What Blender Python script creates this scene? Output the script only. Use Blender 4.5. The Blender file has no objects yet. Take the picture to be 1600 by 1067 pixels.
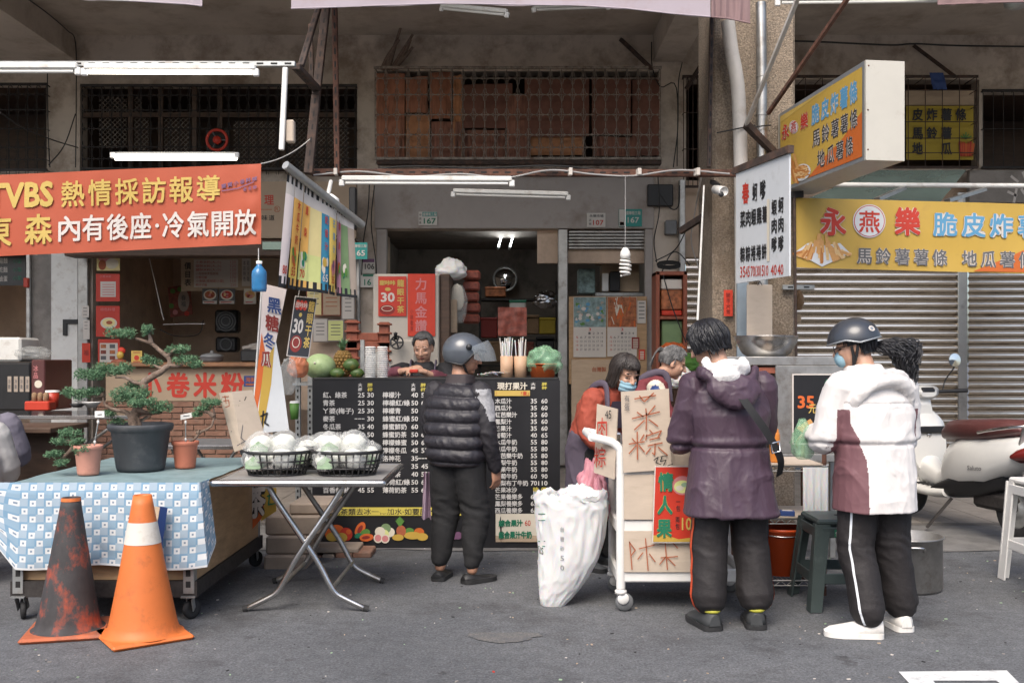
import bpy, math, random
from mathutils import Vector, Matrix, noise
from math import radians, sin, cos, pi, sqrt
R = random.Random(7)
SC = bpy.context.scene
COL = SC.collection
V = Vector
# camera, sky, sun, exposure
F = 1556.0          # focal length in photo pixels (1600 wide)
HZ = 560.0          # horizon row
CZ = 1.42           # eye height
cam_d = bpy.data.cameras.new('camera')
cam_d.lens = 36.0 * F / 1600.0
cam_d.sensor_width = 36.0
cam_d.shift_y = (HZ - 533.5) / 1600.0
cam_d.clip_end = 500
cam = bpy.data.objects.new('camera', cam_d)
COL.objects.link(cam)
cam.location = (0, 0, CZ)
cam.rotation_euler = (radians(90), 0, 0)
SC.camera = cam
SUN_EL, SUN_AZ = 50.0, 198.0     # overcast bright sky, light from behind the camera
w = bpy.data.worlds.new('World')
SC.world = w
w.use_nodes = True
nt = w.node_tree
bg = nt.nodes['Background']
sky = nt.nodes.new('ShaderNodeTexSky')
sky.sky_type = 'NISHITA'
sky.sun_disc = False
sky.sun_elevation = radians(SUN_EL)
sky.sun_rotation = radians(SUN_AZ)
sky.air_density = 1.0
sky.dust_density = 4.0
sky.ozone_density = 1.0
nt.links.new(sky.outputs[0], bg.inputs[0])
bg.inputs[1].default_value = 0.15
sd = bpy.data.lights.new('sun', 'SUN')
sd.energy = 1.5
sd.angle = radians(35)
sd.color = (1.0, 0.95, 0.88)
so = bpy.data.objects.new('sun', sd)
COL.objects.link(so)
az = radians(SUN_AZ)
sdir = V((sin(az) * cos(radians(SUN_EL)), cos(az) * cos(radians(SUN_EL)), sin(radians(SUN_EL))))
so.rotation_euler = sdir.to_track_quat('Z', 'Y').to_euler()
so.location = (0, -3, 20)
SC.view_settings.view_transform = 'Standard'
SC.view_settings.look = 'None'
SC.view_settings.exposure = 0.78
SC.view_settings.gamma = 1.0
SC.cycles.max_bounces = 8
SC.cycles.diffuse_bounces = 4
SC.cycles.transparent_max_bounces = 16
SC.cycles.use_denoising = True
# geometry helpers
def W(px, py, Y):
 return V(((px - 800.0) / F * Y, Y, CZ + (HZ - py) / F * Y))
def hexlin(h, k=1.0):
 h = h.lstrip('#')
 out = []
 for i in (0, 2, 4):
  c = int(h[i:i + 2], 16) / 255.0
  c = c / 12.92 if c <= 0.04045 else ((c + 0.055) / 1.055) ** 2.4
  out.append(min(1, c * k))
 return tuple(out)
MATS = {}
SPEC = {}
def mat(name, col, rough=0.6, metal=0.0, var=0.12, scale=6.0, bump=0.0, bscale=60.0, dirt=None, alpha=1.0,
  emit=0.0, trans=0.0, coat=0.0, stretch=(1, 1, 1), spec=0.5, sss=0.0, detail=5.0):
 """procedural material: noise-varied colour, optional dirt patches, optional bump"""
 if isinstance(col, str):
  col = hexlin(col, 0.8)
 m = bpy.data.materials.new(name)
 m.use_nodes = True
 n = m.node_tree.nodes
 l = m.node_tree.links
 b = n['Principled BSDF']
 b.inputs['Roughness'].default_value = rough
 b.inputs['Metallic'].default_value = metal
 b.inputs['Alpha'].default_value = alpha
 b.inputs['Specular IOR Level'].default_value = spec
 b.inputs['Transmission Weight'].default_value = trans
 b.inputs['Coat Weight'].default_value = coat
 if sss:
  b.inputs['Subsurface Weight'].default_value = sss
  b.inputs['Subsurface Radius'].default_value = (0.01, 0.004, 0.002)
 c4 = (col[0], col[1], col[2], 1)
 b.inputs['Base Color'].default_value = c4
 if emit:
  b.inputs['Emission Color'].default_value = c4
  b.inputs['Emission Strength'].default_value = emit
 if var or dirt or bump:
  tc = n.new('ShaderNodeTexCoord')
  mp = n.new('ShaderNodeMapping')
  mp.inputs['Scale'].default_value = stretch
  l.new(tc.outputs['Object'], mp.inputs['Vector'])
 if var or dirt:
  nz = n.new('ShaderNodeTexNoise')
  nz.inputs['Scale'].default_value = scale
  nz.inputs['Detail'].default_value = detail
  nz.inputs['Roughness'].default_value = 0.62
  l.new(mp.outputs[0], nz.inputs['Vector'])
  rp = n.new('ShaderNodeValToRGB')
  rp.color_ramp.elements[0].position = 0.28
  rp.color_ramp.elements[1].position = 0.74
  rp.color_ramp.elements[0].color = tuple(c * (1 - var) for c in col) + (1,)
  rp.color_ramp.elements[1].color = tuple(min(1, c * (1 + var)) for c in col) + (1,)
  l.new(nz.outputs['Fac'], rp.inputs['Fac'])
  last = rp.outputs['Color']
  if dirt:
   dc, amt, dsc = dirt
   if isinstance(dc, str):
    dc = hexlin(dc, 0.8)
   n2 = n.new('ShaderNodeTexNoise')
   n2.inputs['Scale'].default_value = dsc
   n2.inputs['Detail'].default_value = 8
   n2.inputs['Roughness'].default_value = 0.7
   l.new(mp.outputs[0], n2.inputs['Vector'])
   r2 = n.new('ShaderNodeValToRGB')
   e = r2.color_ramp.elements
   e[0].position = 0.62 - 0.3 * amt
   e[1].position = 0.78 - 0.2 * amt
   e[0].color = (0, 0, 0, 1)
   e[1].color = (min(1, 0.4 + amt),) * 3 + (1,)
   l.new(n2.outputs['Fac'], r2.inputs['Fac'])
   mx = n.new('ShaderNodeMixRGB')
   mx.inputs[2].default_value = tuple(dc) + (1,)
   l.new(r2.outputs['Color'], mx.inputs[0])
   l.new(last, mx.inputs[1])
   last = mx.outputs[0]
  l.new(last, b.inputs['Base Color'])
 if bump:
  n3 = n.new('ShaderNodeTexNoise')
  n3.inputs['Scale'].default_value = bscale
  n3.inputs['Detail'].default_value = 4
  l.new(mp.outputs[0], n3.inputs['Vector'])
  bp = n.new('ShaderNodeBump')
  bp.inputs['Strength'].default_value = bump
  bp.inputs['Distance'].default_value = 0.01
  l.new(n3.outputs['Fac'], bp.inputs['Height'])
  l.new(bp.outputs[0], b.inputs['Normal'])
 MATS[name] = m
 return m
TXT = {}
def _glyph(s, bold):
 key = (s, bold)
 if key in TXT:
  return TXT[key]
 cu = bpy.data.curves.new('tmp', 'FONT')
 cu.body = s
 cu.size = 1
 cu.resolution_u = 2
 cu.offset = bold
 o = bpy.data.objects.new('tmp', cu)
 me = o.to_mesh()
 vs = [(v.co.x, v.co.y) for v in me.vertices]
 fs = [tuple(p.vertices) for p in me.polygons]
 o.to_mesh_clear()
 bpy.data.objects.remove(o)
 bpy.data.curves.remove(cu)
 TXT[key] = (vs, fs)
 return TXT[key]
def frame(d, up=None):
 d = d.normalized()
 up = up or (V((0, 0, 1)) if abs(d.z) < 0.95 else V((0, 1, 0)))
 x = d.cross(up).normalized()
 y = x.cross(d).normalized()
 return x, y
class MB:
 def __init__(s):
  s.v = []; s.f = []; s.mi = []; s.sm = []; s.mn = []
 def _m(s, m):
  if m not in s.mn:
   s.mn.append(m)
  return s.mn.index(m)
 def add(s, vs, fs, m, smooth=False):
  b = len(s.v)
  k = s._m(m)
  s.v.extend([V(p) for p in vs])
  for f in fs:
   s.f.append(tuple(b + i for i in f)); s.mi.append(k); s.sm.append(smooth)
  return s
 def box(s, c, size, m, rot=0.0, bev=0.0, M=None):
  if M is None:
   M = Matrix.Rotation(rot, 3, 'Z') if rot else Matrix.Identity(3)
  hx, hy, hz = size[0] / 2, size[1] / 2, size[2] / 2
  c = V(c)
  if bev <= 0:
   vs = [c + M @ V((sx * hx, sy * hy, sz * hz)) for sz in (-1, 1) for sy in (-1, 1) for sx in (-1, 1)]
   fs = [(0, 2, 3, 1), (4, 5, 7, 6), (0, 1, 5, 4), (2, 6, 7, 3), (0, 4, 6, 2), (1, 3, 7, 5)]
   return s.add(vs, fs, m)
  b = min(bev, hx * .9, hy * .9, hz * .9)
  vs = []; idx = {}
  for sx in (-1, 1):
   for sy in (-1, 1):
    for sz in (-1, 1):
     for a in range(3):
      p = [sx * (hx - b), sy * (hy - b), sz * (hz - b)]
      p[a] += b * (sx, sy, sz)[a]
      idx[(sx, sy, sz, a)] = len(vs)
      vs.append(c + M @ V(p))
  fs = []
  for a in range(3):
   o1, o2 = [(1, 2), (2, 0), (0, 1)][a]
   for sg in (-1, 1):
    q = []
    for (u, w_) in ((-1, -1), (1, -1), (1, 1), (-1, 1)):
     k = [0, 0, 0]; k[a] = sg; k[o1] = u; k[o2] = w_
     q.append(idx[(k[0], k[1], k[2], a)])
    fs.append(tuple(q) if sg > 0 else tuple(reversed(q)))
  for a in range(3):                       # bevel strips along axis a
   o1, o2 = [(1, 2), (2, 0), (0, 1)][a]
   for u in (-1, 1):
    for w_ in (-1, 1):
     def K(sa, ax):
      k = [0, 0, 0]; k[a] = sa; k[o1] = u; k[o2] = w_
      return idx[(k[0], k[1], k[2], ax)]
     q = (K(-1, o1), K(1, o1), K(1, o2), K(-1, o2))
     fs.append(q if u * w_ < 0 else tuple(reversed(q)))
  for sx in (-1, 1):
   for sy in (-1, 1):
    for sz in (-1, 1):
     q = tuple(idx[(sx, sy, sz, a)] for a in range(3))
     fs.append(q if sx * sy * sz > 0 else tuple(reversed(q)))
  return s.add(vs, fs, m)
 def bar(s, p0, p1, wx, wy, m, bev=0.0, up=None):
  p0 = V(p0); p1 = V(p1)
  d = p1 - p0
  x, y = frame(d, up)
  M = Matrix((x, y, d.normalized())).transposed()
  return s.box((p0 + p1) / 2, (wx, wy, d.length), m, M=M, bev=bev)
 def loft(s, rings, m, smooth=True, caps=True, flip=False):
  n = len(rings[0])
  vs = [p for r in rings for p in r]
  fs = []
  for i in range(len(rings) - 1):
   for j in range(n):
    k = (j + 1) % n
    q = (i * n + j, i * n + k, (i + 1) * n + k, (i + 1) * n + j)
    fs.append(q if not flip else tuple(reversed(q)))
  s.add(vs, fs, m, smooth)
  if caps:
   a = tuple(reversed(range(n))); b = tuple(range(n))
   if flip:
    a, b = b, a
   s.add(rings[0], [a], m, False)
   s.add(rings[-1], [b], m, False)
  return s
 def tube(s, pts, r, m, n=8, caps=True, ell=1.0, up=None, rnd=False):
  pts = [V(p) for p in pts]
  k = len(pts)
  rr = list(r) if isinstance(r, (list, tuple)) else [r] * k
  if rnd:      # rounded ends
   d0 = (pts[0] - pts[1]).normalized(); d1 = (pts[-1] - pts[-2]).normalized()
   pts = [pts[0] + d0 * rr[0] * .9, pts[0] + d0 * rr[0] * .55] + pts + [pts[-1] + d1 * rr[-1] * .55, pts[-1] + d1 * rr[-1] * .9]
   rr = [rr[0] * .35, rr[0] * .8] + rr + [rr[-1] * .8, rr[-1] * .35]
   k = len(pts)
  rings = []
  x = None
  for i in range(k):
   d = (pts[min(i + 1, k - 1)] - pts[max(i - 1, 0)])
   if d.length < 1e-9:
    d = V((0, 0, 1))
   d.normalize()
   if x is None:
    x, y = frame(d, up)
   else:
    x = (x - d * x.dot(d))
    if x.length < 1e-6:
     x, y = frame(d, up)
    x.normalize()
    y = x.cross(d).normalized()
   y = d.cross(x).normalized()
   rings.append([pts[i] + x * (rr[i] * cos(2 * pi * j / n)) + y * (rr[i] * ell * sin(2 * pi * j / n)) for j in range(n)])
  return s.loft(rings, m, True, caps)
 def lathe(s, prof, c, m, n=24, M=None, smooth=True, sx=1.0, sy=1.0, caps=False):
  c = V(c)
  rings = []
  for (r, z) in prof:
   ring = []
   for j in range(n):
    p = V((r * sx * cos(2 * pi * j / n), r * sy * sin(2 * pi * j / n), z))
    if M is not None:
     p = M @ p
    ring.append(c + p)
   rings.append(ring)
  return s.loft(rings, m, smooth, caps)
 def ell(s, c, r, m, M=None, n=16, k=10):
  prof = [(max(1e-4, sin(pi * i / k)), -cos(pi * i / k)) for i in range(k + 1)]
  c = V(c)
  rings = []
  for (a, z) in prof:
   ring = []
   for j in range(n):
    p = V((r[0] * a * cos(2 * pi * j / n), r[1] * a * sin(2 * pi * j / n), r[2] * z))
    if M is not None:
     p = M @ p
    ring.append(c + p)
   rings.append(ring)
  return s.loft(rings, m, True, False)
 def quad(s, a, b, c, d, m):
  return s.add([a, b, c, d], [(0, 1, 2, 3)], m)
 def poly(s, pts, m):
  return s.add(pts, [tuple(range(len(pts)))], m)
 def sheet(s, fn, nu, nv, m, smooth=True, thick=0.0):
  g = [[V(fn(i / nu, j / nv)) for i in range(nu + 1)] for j in range(nv + 1)]
  vs = [p for row in g for p in row]
  fs = [(j * (nu + 1) + i, j * (nu + 1) + i + 1, (j + 1) * (nu + 1) + i + 1, (j + 1) * (nu + 1) + i) for j in range(nv) for i in range(nu)]
  mf = m if callable(m) else None
  if mf:
   for j in range(nv):
    for i in range(nu):
     q = [g[j][i], g[j][i + 1], g[j + 1][i + 1], g[j + 1][i]]
     s.add(q, [(0, 1, 2, 3)], mf((i + .5) / nu, (j + .5) / nv), smooth)
  else:
   s.add(vs, fs, m, smooth)
  return s
 def text(s, t, o, x, y, m, bold=0.0, box=None):
  """map the text's box to origin o, extents x, y; bold = shifted copies of the glyphs, each a hair above the last"""
  vs, fs = _glyph(t, 0.0)
  if not vs:
   return s
  x0 = min(p[0] for p in vs); x1 = max(p[0] for p in vs)
  if box is not None:
   x0, x1 = box
  if any(ord(c) > 0x2e00 for c in t):
   y0, y1 = -0.09, 0.85
  else:
   y0 = min(p[1] for p in vs); y1 = max(p[1] for p in vs)
  x0 -= bold; x1 += bold; y0 -= bold; y1 += bold
  o = V(o)
  nz = x.cross(y).normalized()
  if nz.dot(V((0, 0, CZ)) - o) < 0:
   nz = -nz
  k = 1 if bold <= 0 else (4 if bold < .03 else (6 if bold < .05 else 12))
  for i in range(k):
   a = 2 * pi * i / k + pi / 4
   dx, dy = (bold * cos(a), bold * sin(a)) if bold > 0 else (0, 0)
   s.add([o + nz * (.00012 * i) + x * ((p[0] + dx - x0) / max(1e-6, x1 - x0)) + y * ((p[1] + dy - y0) / max(1e-6, y1 - y0)) for p in vs], fs, m)
  return s
 def mesh(s, name):
  me = bpy.data.meshes.new(name)
  me.from_pydata([tuple(p) for p in s.v], [], s.f)
  for m in s.mn:
   me.materials.append(MATS[m])
  me.polygons.foreach_set('material_index', s.mi)
  me.polygons.foreach_set('use_smooth', s.sm)
  me.update()
  return me
 def build(s, name, parent=None, label=None, cat=None, group=None, kind=None):
  lo = V((min(p.x for p in s.v), min(p.y for p in s.v), min(p.z for p in s.v)))
  hi = V((max(p.x for p in s.v), max(p.y for p in s.v), max(p.z for p in s.v)))
  o = V(((lo.x + hi.x) / 2, (lo.y + hi.y) / 2, lo.z))
  s.v = [p - o for p in s.v]
  ob = bpy.data.objects.new(name, s.mesh(name))
  return place(ob, o, parent, label, cat, group, kind)
def wloc(o):
 p = V((0, 0, 0))
 while o is not None:
  p = p + o.location
  o = o.parent
 return p
def place(ob, o, parent=None, label=None, cat=None, group=None, kind=None):
 COL.objects.link(ob)
 ob.location = o
 if parent is not None:
  ob.parent = parent
  ob.location = o - wloc(parent)
 for k, v in (('label', label), ('category', cat), ('group', group), ('kind', kind)):
  if v:
   ob[k] = v
 return ob
def T(name, label, cat, loc, group=None):
 o = bpy.data.objects.new(name, None)
 o.empty_display_size = 0.1
 return place(o, V(loc), None, label, cat, group)
def dup(o, delta, label=None, parent=None):
 """copy a thing with its parts and sub-parts, moved by delta"""
 c = o.copy()
 COL.objects.link(c)
 if parent is None:
  c.location = o.location + V(delta)
 else:
  c.parent = parent
 if label:
  c['label'] = label
 for ch in list(o.children):
  dup(ch, (0, 0, 0), None, c)
 return c
class Panel:
 """a flat face in the scene; px coordinates are cast onto its plane to lay out writing"""
 def __init__(s, tl, tr, bl):
  s.tl, s.tr, s.bl = V(tl), V(tr), V(bl)
  s.n = (s.tr - s.tl).cross(s.bl - s.tl).normalized()
  if s.n.dot(V((0, 0, CZ)) - s.tl) < 0:
   s.n = -s.n
 @classmethod
 def px(c, a, b, d):
  return c(W(*a), W(*b), W(*d))
 @classmethod
 def flat(c, x0, y0, x1, y1, Y):
  return c(W(x0, y0, Y), W(x1, y0, Y), W(x0, y1, Y))
 def at(s, px, py, off=0.0):
  C = V((0, 0, CZ))
  d = V(((px - 800) / F, 1, (HZ - py) / F))
  t = s.n.dot(s.tl - C) / s.n.dot(d)
  return C + d * t + s.n * off
 warp = None
 def apply(s, mb, wf):
  """bend flat lettering along the same waves as the cloth under it"""
  U, Vv = s.tr - s.tl, s.bl - s.tl
  for i, q in enumerate(mb.v):
   d = q - s.tl
   mb.v[i] = q + s.n * (.006 + wf(d.dot(U) / U.length_squared, d.dot(Vv) / Vv.length_squared))
 def slab(s, mb, th, m, side=None):
  a, b, c = s.tl, s.tr, s.bl
  d = b + (c - a)
  k = -s.n * th
  vs = [a, b, d, c, a + k, b + k, d + k, c + k]
  mb.add(vs, [(0, 1, 2, 3), ], m)
  mb.add(vs, [(4, 7, 6, 5), (0, 4, 5, 1), (1, 5, 6, 2), (2, 6, 7, 3), (3, 7, 4, 0)], side or m)
  return mb
 def uv(s, u, v, off=0.0):
  return s.tl + (s.tr - s.tl) * u + (s.bl - s.tl) * v + s.n * off
 def text(s, mb, t, x0, yt, x1, yb, m, slope=0.0, bold=0.012, off=0.003):
  o = s.at(x0, yb, off)
  x = s.at(x1, yb + slope * (x1 - x0), off) - o
  y = s.at(x0, yt, off) - o
  mb.text(t, o, x, y, m, bold)
 def vtext(s, mb, t, x0, yt, x1, yb, m, bold=0.012, off=0.003, slope=0.0, lean=0.0):
  n = len(t)
  h = (yb - yt) / n
  for i, ch in enumerate(t):
   a = yt + h * i + h * .06
   b = yt + h * (i + 1) - h * .06
   dx = lean * (i * h)
   o = s.at(x0 + dx, b, off)
   x = s.at(x1 + dx, b + slope * (x1 - x0), off) - o
   y = s.at(x0 + dx, a, off) - o
   mb.text(ch, o, x, y, m, bold, box=(0, 1) if ord(ch) > 0x2e00 else None)
 def poly(s, mb, pts, m, off=0.002):
  mb.poly([s.at(x, y, off) for x, y in pts], m)
 def rect(s, mb, x0, y0, x1, y1, m, off=0.002):
  s.poly(mb, [(x0, y0), (x0, y1), (x1, y1), (x1, y0)], m, off)
 def disc(s, mb, cx, cy, rx, ry, m, off=0.002, rot=0.0, n=20):
  pts = []
  for i in range(n):
   a = 2 * pi * i / n
   x, y = rx * cos(a), ry * sin(a)
   pts.append((cx + x * cos(rot) - y * sin(rot), cy + x * sin(rot) + y * cos(rot)))
  s.poly(mb, pts, m, off)
 def stroke(s, mb, pts, wd, m, off=0.003):
  """a hand drawn brush stroke through px points"""
  for i in range(len(pts) - 1):
   (x0, y0), (x1, y1) = pts[i], pts[i + 1]
   dx, dy = x1 - x0, y1 - y0
   L = sqrt(dx * dx + dy * dy) or 1
   nx, ny = -dy / L * wd / 2, dx / L * wd / 2
   ex, ey = dx / L * wd * .3, dy / L * wd * .3
   s.poly(mb, [(x0 + nx - ex, y0 + ny - ey), (x0 - nx - ex, y0 - ny - ey), (x1 - nx + ex, y1 - ny + ey), (x1 + nx + ex, y1 + ny + ey)], m, off + 0.0002 * i)
def remesh(mb, name, voxel, smooth=4, disp=None, zones=None, mats=None):
 """fuse overlapping solids into one continuous surface; optional displacement and material zones"""
 me = mb.mesh(name + '_src')
 ob = bpy.data.objects.new(name, me)
 COL.objects.link(ob)
 md = ob.modifiers.new('r', 'REMESH')
 md.mode = 'VOXEL'
 md.voxel_size = voxel
 ms = ob.modifiers.new('s', 'SMOOTH')
 ms.factor = 0.5
 ms.iterations = smooth
 dg = bpy.context.evaluated_depsgraph_get()
 nm = bpy.data.meshes.new_from_object(ob.evaluated_get(dg))
 bpy.data.objects.remove(ob)
 bpy.data.meshes.remove(me)
 nv = len(nm.vertices)
 if disp:
  nr = [v.normal.copy() for v in nm.vertices]
  for v, q in zip(nm.vertices, nr):
   v.co = v.co + q * disp(v.co, q)
  nm.update()
 nm.materials.clear()
 for m in (mats or mb.mn[:1]):
  nm.materials.append(MATS[m])
 for p in nm.polygons:
  p.use_smooth = True
  p.material_index = zones(p.center, p.normal) if zones else 0
 return nm
def put_mesh(me, name, parent=None, **kw):
 xs = [v.co for v in me.vertices]
 lo = V((min(p.x for p in xs), min(p.y for p in xs), min(p.z for p in xs)))
 hi = V((max(p.x for p in xs), max(p.y for p in xs), max(p.z for p in xs)))
 o = V(((lo.x + hi.x) / 2, (lo.y + hi.y) / 2, lo.z))
 me.transform(Matrix.Translation(-o))
 ob = bpy.data.objects.new(name, me)
 me.name = name
 return place(ob, o, parent, **kw)
def wire(pts, r, m, name, parent=None, n=5, **kw):
 return MB().tube(pts, r, m, n=n).build(name, parent, **kw)
def sag(a, b, d, k=10):
 a, b = V(a), V(b)
 return [a.lerp(b, i / k) - V((0, 0, d * 4 * (i / k) * (1 - i / k))) for i in range(k + 1)]
def curve(pts, k=5):
 """Catmull-Rom through points"""
 pts = [V(p) for p in pts]
 q = [pts[0] * 2 - pts[1]] + pts + [pts[-1] * 2 - pts[-2]]
 out = []
 for i in range(1, len(q) - 2):
  for j in range(k):
   t = j / k
   a, b, c, d = q[i - 1], q[i], q[i + 1], q[i + 2]
   out.append(0.5 * ((2 * b) + (c - a) * t + (2 * a - 5 * b + 4 * c - d) * t * t + (3 * b - a - 3 * c + d) * t ** 3))
 out.append(pts[-1])
 return out
# materials
def asphalt():
 m = bpy.data.materials.new('asphalt'); m.use_nodes = True
 n = m.node_tree.nodes; l = m.node_tree.links; b = n['Principled BSDF']; b.inputs['Roughness'].default_value = .88
 tc = n.new('ShaderNodeTexCoord')
 def nz(sc, det, lo, hi, c0, c1, rough=.6):
  x = n.new('ShaderNodeTexNoise'); x.inputs['Scale'].default_value = sc; x.inputs['Detail'].default_value = det; x.inputs['Roughness'].default_value = rough
  l.new(tc.outputs['Object'], x.inputs['Vector']); r = n.new('ShaderNodeValToRGB'); e = r.color_ramp.elements
  e[0].position, e[1].position = lo, hi; e[0].color = c0 + (1,); e[1].color = c1 + (1,); l.new(x.outputs['Fac'], r.inputs['Fac']); return r.outputs['Color'], x.outputs['Fac']
 def mul(a, c, f=1.0, bt='MULTIPLY'):
  x = n.new('ShaderNodeMixRGB'); x.blend_type = bt; x.inputs[0].default_value = f; l.new(a, x.inputs[1]); l.new(c, x.inputs[2]); return x.outputs[0]
 base, _ = nz(.55, 5, .3, .72, (.088, .093, .102), (.128, .133, .142))
 fine, ff = nz(75, 3, .32, .70, (.55, .55, .56), (1.5, 1.5, 1.48), .8)
 mid, _ = nz(14, 6, .35, .66, (.80, .80, .80), (1.16, 1.15, 1.14), .75)
 stain, _ = nz(1.5, 8, .52, .68, (1, 1, 1), (.58, .56, .55), .72)
 spots, _ = nz(5.5, 5, .63, .70, (1, 1, 1), (.58, .56, .55), .6)
 light, _ = nz(2.6, 8, .60, .74, (1, 1, 1), (1.28, 1.25, 1.2), .8)
 vo = n.new('ShaderNodeTexVoronoi'); vo.inputs['Scale'].default_value = 160; l.new(tc.outputs['Object'], vo.inputs['Vector'])
 vr = n.new('ShaderNodeValToRGB'); vr.color_ramp.elements[0].color = (.62, .62, .62, 1); vr.color_ramp.elements[1].color = (1.45, 1.43, 1.4, 1); l.new(vo.outputs['Color'], vr.inputs['Fac'])
 c = mul(base, fine)
 for x in (mid, stain, spots, light): c = mul(c, x)
 c = mul(c, vr.outputs['Color'], .6)
 l.new(c, b.inputs['Base Color'])
 bp = n.new('ShaderNodeBump'); bp.inputs['Strength'].default_value = .7; bp.inputs['Distance'].default_value = .006; l.new(ff, bp.inputs['Height']); l.new(bp.outputs[0], b.inputs['Normal'])
 MATS['asphalt'] = m
def mats_setup():
 asphalt()
 mat('apron_concrete', (.155, .15, .145), .9, var=.3, scale=6, bump=.3, bscale=90, dirt=((.08, .076, .072), .45, 2.6), detail=10)
 mat('bag_veg', '#f4f5f2', .16, var=.04, alpha=.26)
 mat('concrete', (.25, .228, .205), .85, var=.22, scale=3, bump=.25, bscale=40, dirt=((.13, .11, .095), .45, 2.2), detail=9)
 mat('ceiling_paint', (.52, .455, .385), .85, var=.15, scale=1.2, dirt=((.31, .25, .19), .5, 1.5), detail=9)
 mat('wall_paint', (.57, .49, .41), .85, var=.15, scale=1.2, dirt=((.25, .19, .14), .55, 1.9), detail=11)
 mat('fascia_paint', (.36, .325, .30), .75, var=.12, scale=2, dirt=((.2, .16, .13), .35, 2.0), detail=8)
 mat('pebbledash', (.25, .20, .15), .95, var=.55, scale=75, bump=1.0, bscale=90, dirt=((.13, .09, .055), .45, 2.2), detail=3)
 mat('tile_floor', (.25, .225, .20), .6, var=.2, scale=3, dirt=((.16, .14, .12), .45, 4))
 mat('grout', (.12, .11, .10), .9)
 mat('dark', (.012, .011, .011), .8, var=0)
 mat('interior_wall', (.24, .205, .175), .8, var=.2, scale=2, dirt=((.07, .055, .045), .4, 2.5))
 mat('brown_wall', (.56, .42, .31), .75, var=.2, scale=2, dirt=((.36, .26, .19), .35, 3))
 mat('rust', (.13, .06, .04), .85, .2, var=.5, scale=22, bump=.3, bscale=90, dirt=((.05, .035, .03), .5, 8))
 mat('rust_dark', (.06, .042, .035), .85, .1, var=.4, scale=16, dirt=((.13, .065, .04), .4, 8))
 mat('iron_bar', (.045, .04, .038), .7, .4, var=.4, scale=30)
 mat('iron_light', (.30, .26, .22), .7, .3, var=.4, scale=30, dirt=((.10, .05, .03), .5, 9))
 mat('galv', (.42, .43, .42), .45, .7, var=.25, scale=14, dirt=((.22, .17, .13), .35, 7))
 mat('steel', (.58, .57, .55), .27, 1, var=.12, scale=5, dirt=((.3, .28, .26), .3, 6))
 mat('steel_dull', (.46, .45, .43), .4, .9, var=.2, scale=8, dirt=((.24, .21, .18), .4, 7))
 mat('shutter_metal', (.70, .645, .57), .24, 1, var=.15, scale=3, dirt=((.34, .28, .22), .4, 3), stretch=(.6, 1, 5))
 mat('white_paint', (.76, .75, .72), .4, var=.05, scale=9, dirt=((.5, .46, .4), .25, 5))
 mat('white_plastic', (.72, .71, .68), .4, var=.06, scale=9, dirt=((.5, .47, .42), .2, 6))
 mat('white_metal', (.7, .69, .65), .4, var=.06, scale=10, dirt=((.42, .36, .3), .3, 9))
 mat('black_plastic', (.014, .014, .015), .45, var=.2, scale=12)
 mat('rubber', (.022, .022, .023), .75, var=.3, scale=20, bump=.2)
 mat('grey_plastic', (.16, .165, .17), .5, var=.12, scale=10)
 mat('lamp_glow', (1, .93, .80), .4, var=0, emit=6)
 mat('lamp_cool', (.9, .97, 1), .4, var=0, emit=14)
 mat('tube_off', (.72, .71, .67), .3, var=.05)
 mat('cable', (.012, .012, .012), .6, var=0)
 mat('cable_grey', (.32, .31, .30), .6, var=.1)
 mat('cable_white', (.6, .58, .54), .6, var=.1)
 mat('red_brick', (.235, .125, .085), .85, var=.3, scale=9, bump=.3, bscale=50, dirt=((.2, .15, .12), .35, 6))
 mat('mortar', (.3, .24, .19), .9, var=.2)
 mat('cardboard', (.44, .335, .235), .85, var=.1, scale=7, dirt=((.3, .22, .15), .25, 4), stretch=(1, 1, 4))
 mat('cardboard_pale', (.50, .415, .33), .85, var=.07, scale=7, dirt=((.38, .31, .235), .25, 4), stretch=(1, 1, 3))
 mat('cardboard_dark', (.27, .17, .095), .85, var=.14, scale=6, dirt=((.16, .1, .06), .3, 4))
 mat('cage_card_a', (.36, .15, .085), .85, var=.3, scale=5, dirt=((.09, .045, .03), .5, 3), stretch=(4, 1, .6))
 mat('cage_card_b', (.26, .115, .075), .85, var=.35, scale=5, dirt=((.06, .03, .025), .5, 3), stretch=(4, 1, .6))
 mat('cage_card_c', (.17, .075, .052), .85, var=.35, scale=5)
 mat('cage_card_d', (.45, .21, .10), .85, var=.25, scale=5, dirt=((.12, .06, .035), .4, 4))
 mat('plywood', (.42, .27, .145), .7, var=.18, scale=5, dirt=((.24, .15, .08), .4, 3.5), stretch=(1, 1, 4))
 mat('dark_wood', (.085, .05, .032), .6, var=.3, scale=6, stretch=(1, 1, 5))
 mat('red_wood', (.26, .075, .04), .55, var=.25, scale=8, stretch=(4, 4, 1))
 mat('counter_wood', (.24, .12, .06), .5, var=.25, scale=7)
 mat('orange_banner', '#bb5535', .65, var=.06, scale=3, dirt=('#b95534', .2, 2.5), bump=.15, bscale=12)
 mat('ink_yellow', '#d2b35c', .65, var=.03)
 mat('ink_white', '#dcd4cc', .65, var=.03)
 mat('ink_purple', '#7d5576', .65, var=.05)
 mat('ink_black', (.016, .016, .018), .6, var=0)
 mat('ink_grey', (.10, .10, .105), .6, var=.1)
 mat('ink_red', '#c93a28', .6, var=.05)
 mat('ink_darkred', '#8f2a22', .6, var=.05)
 mat('ink_orange', '#dd6a2c', .6, var=.05)
 mat('ink_brown', '#b0603e', .7, var=.2, scale=30)
 mat('ink_blue', '#5f9fc6', .6, var=.04)
 mat('ink_navy', '#2e4a86', .6, var=.04)
 mat('ink_green', '#1f7d5c', .6, var=.05)
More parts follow.
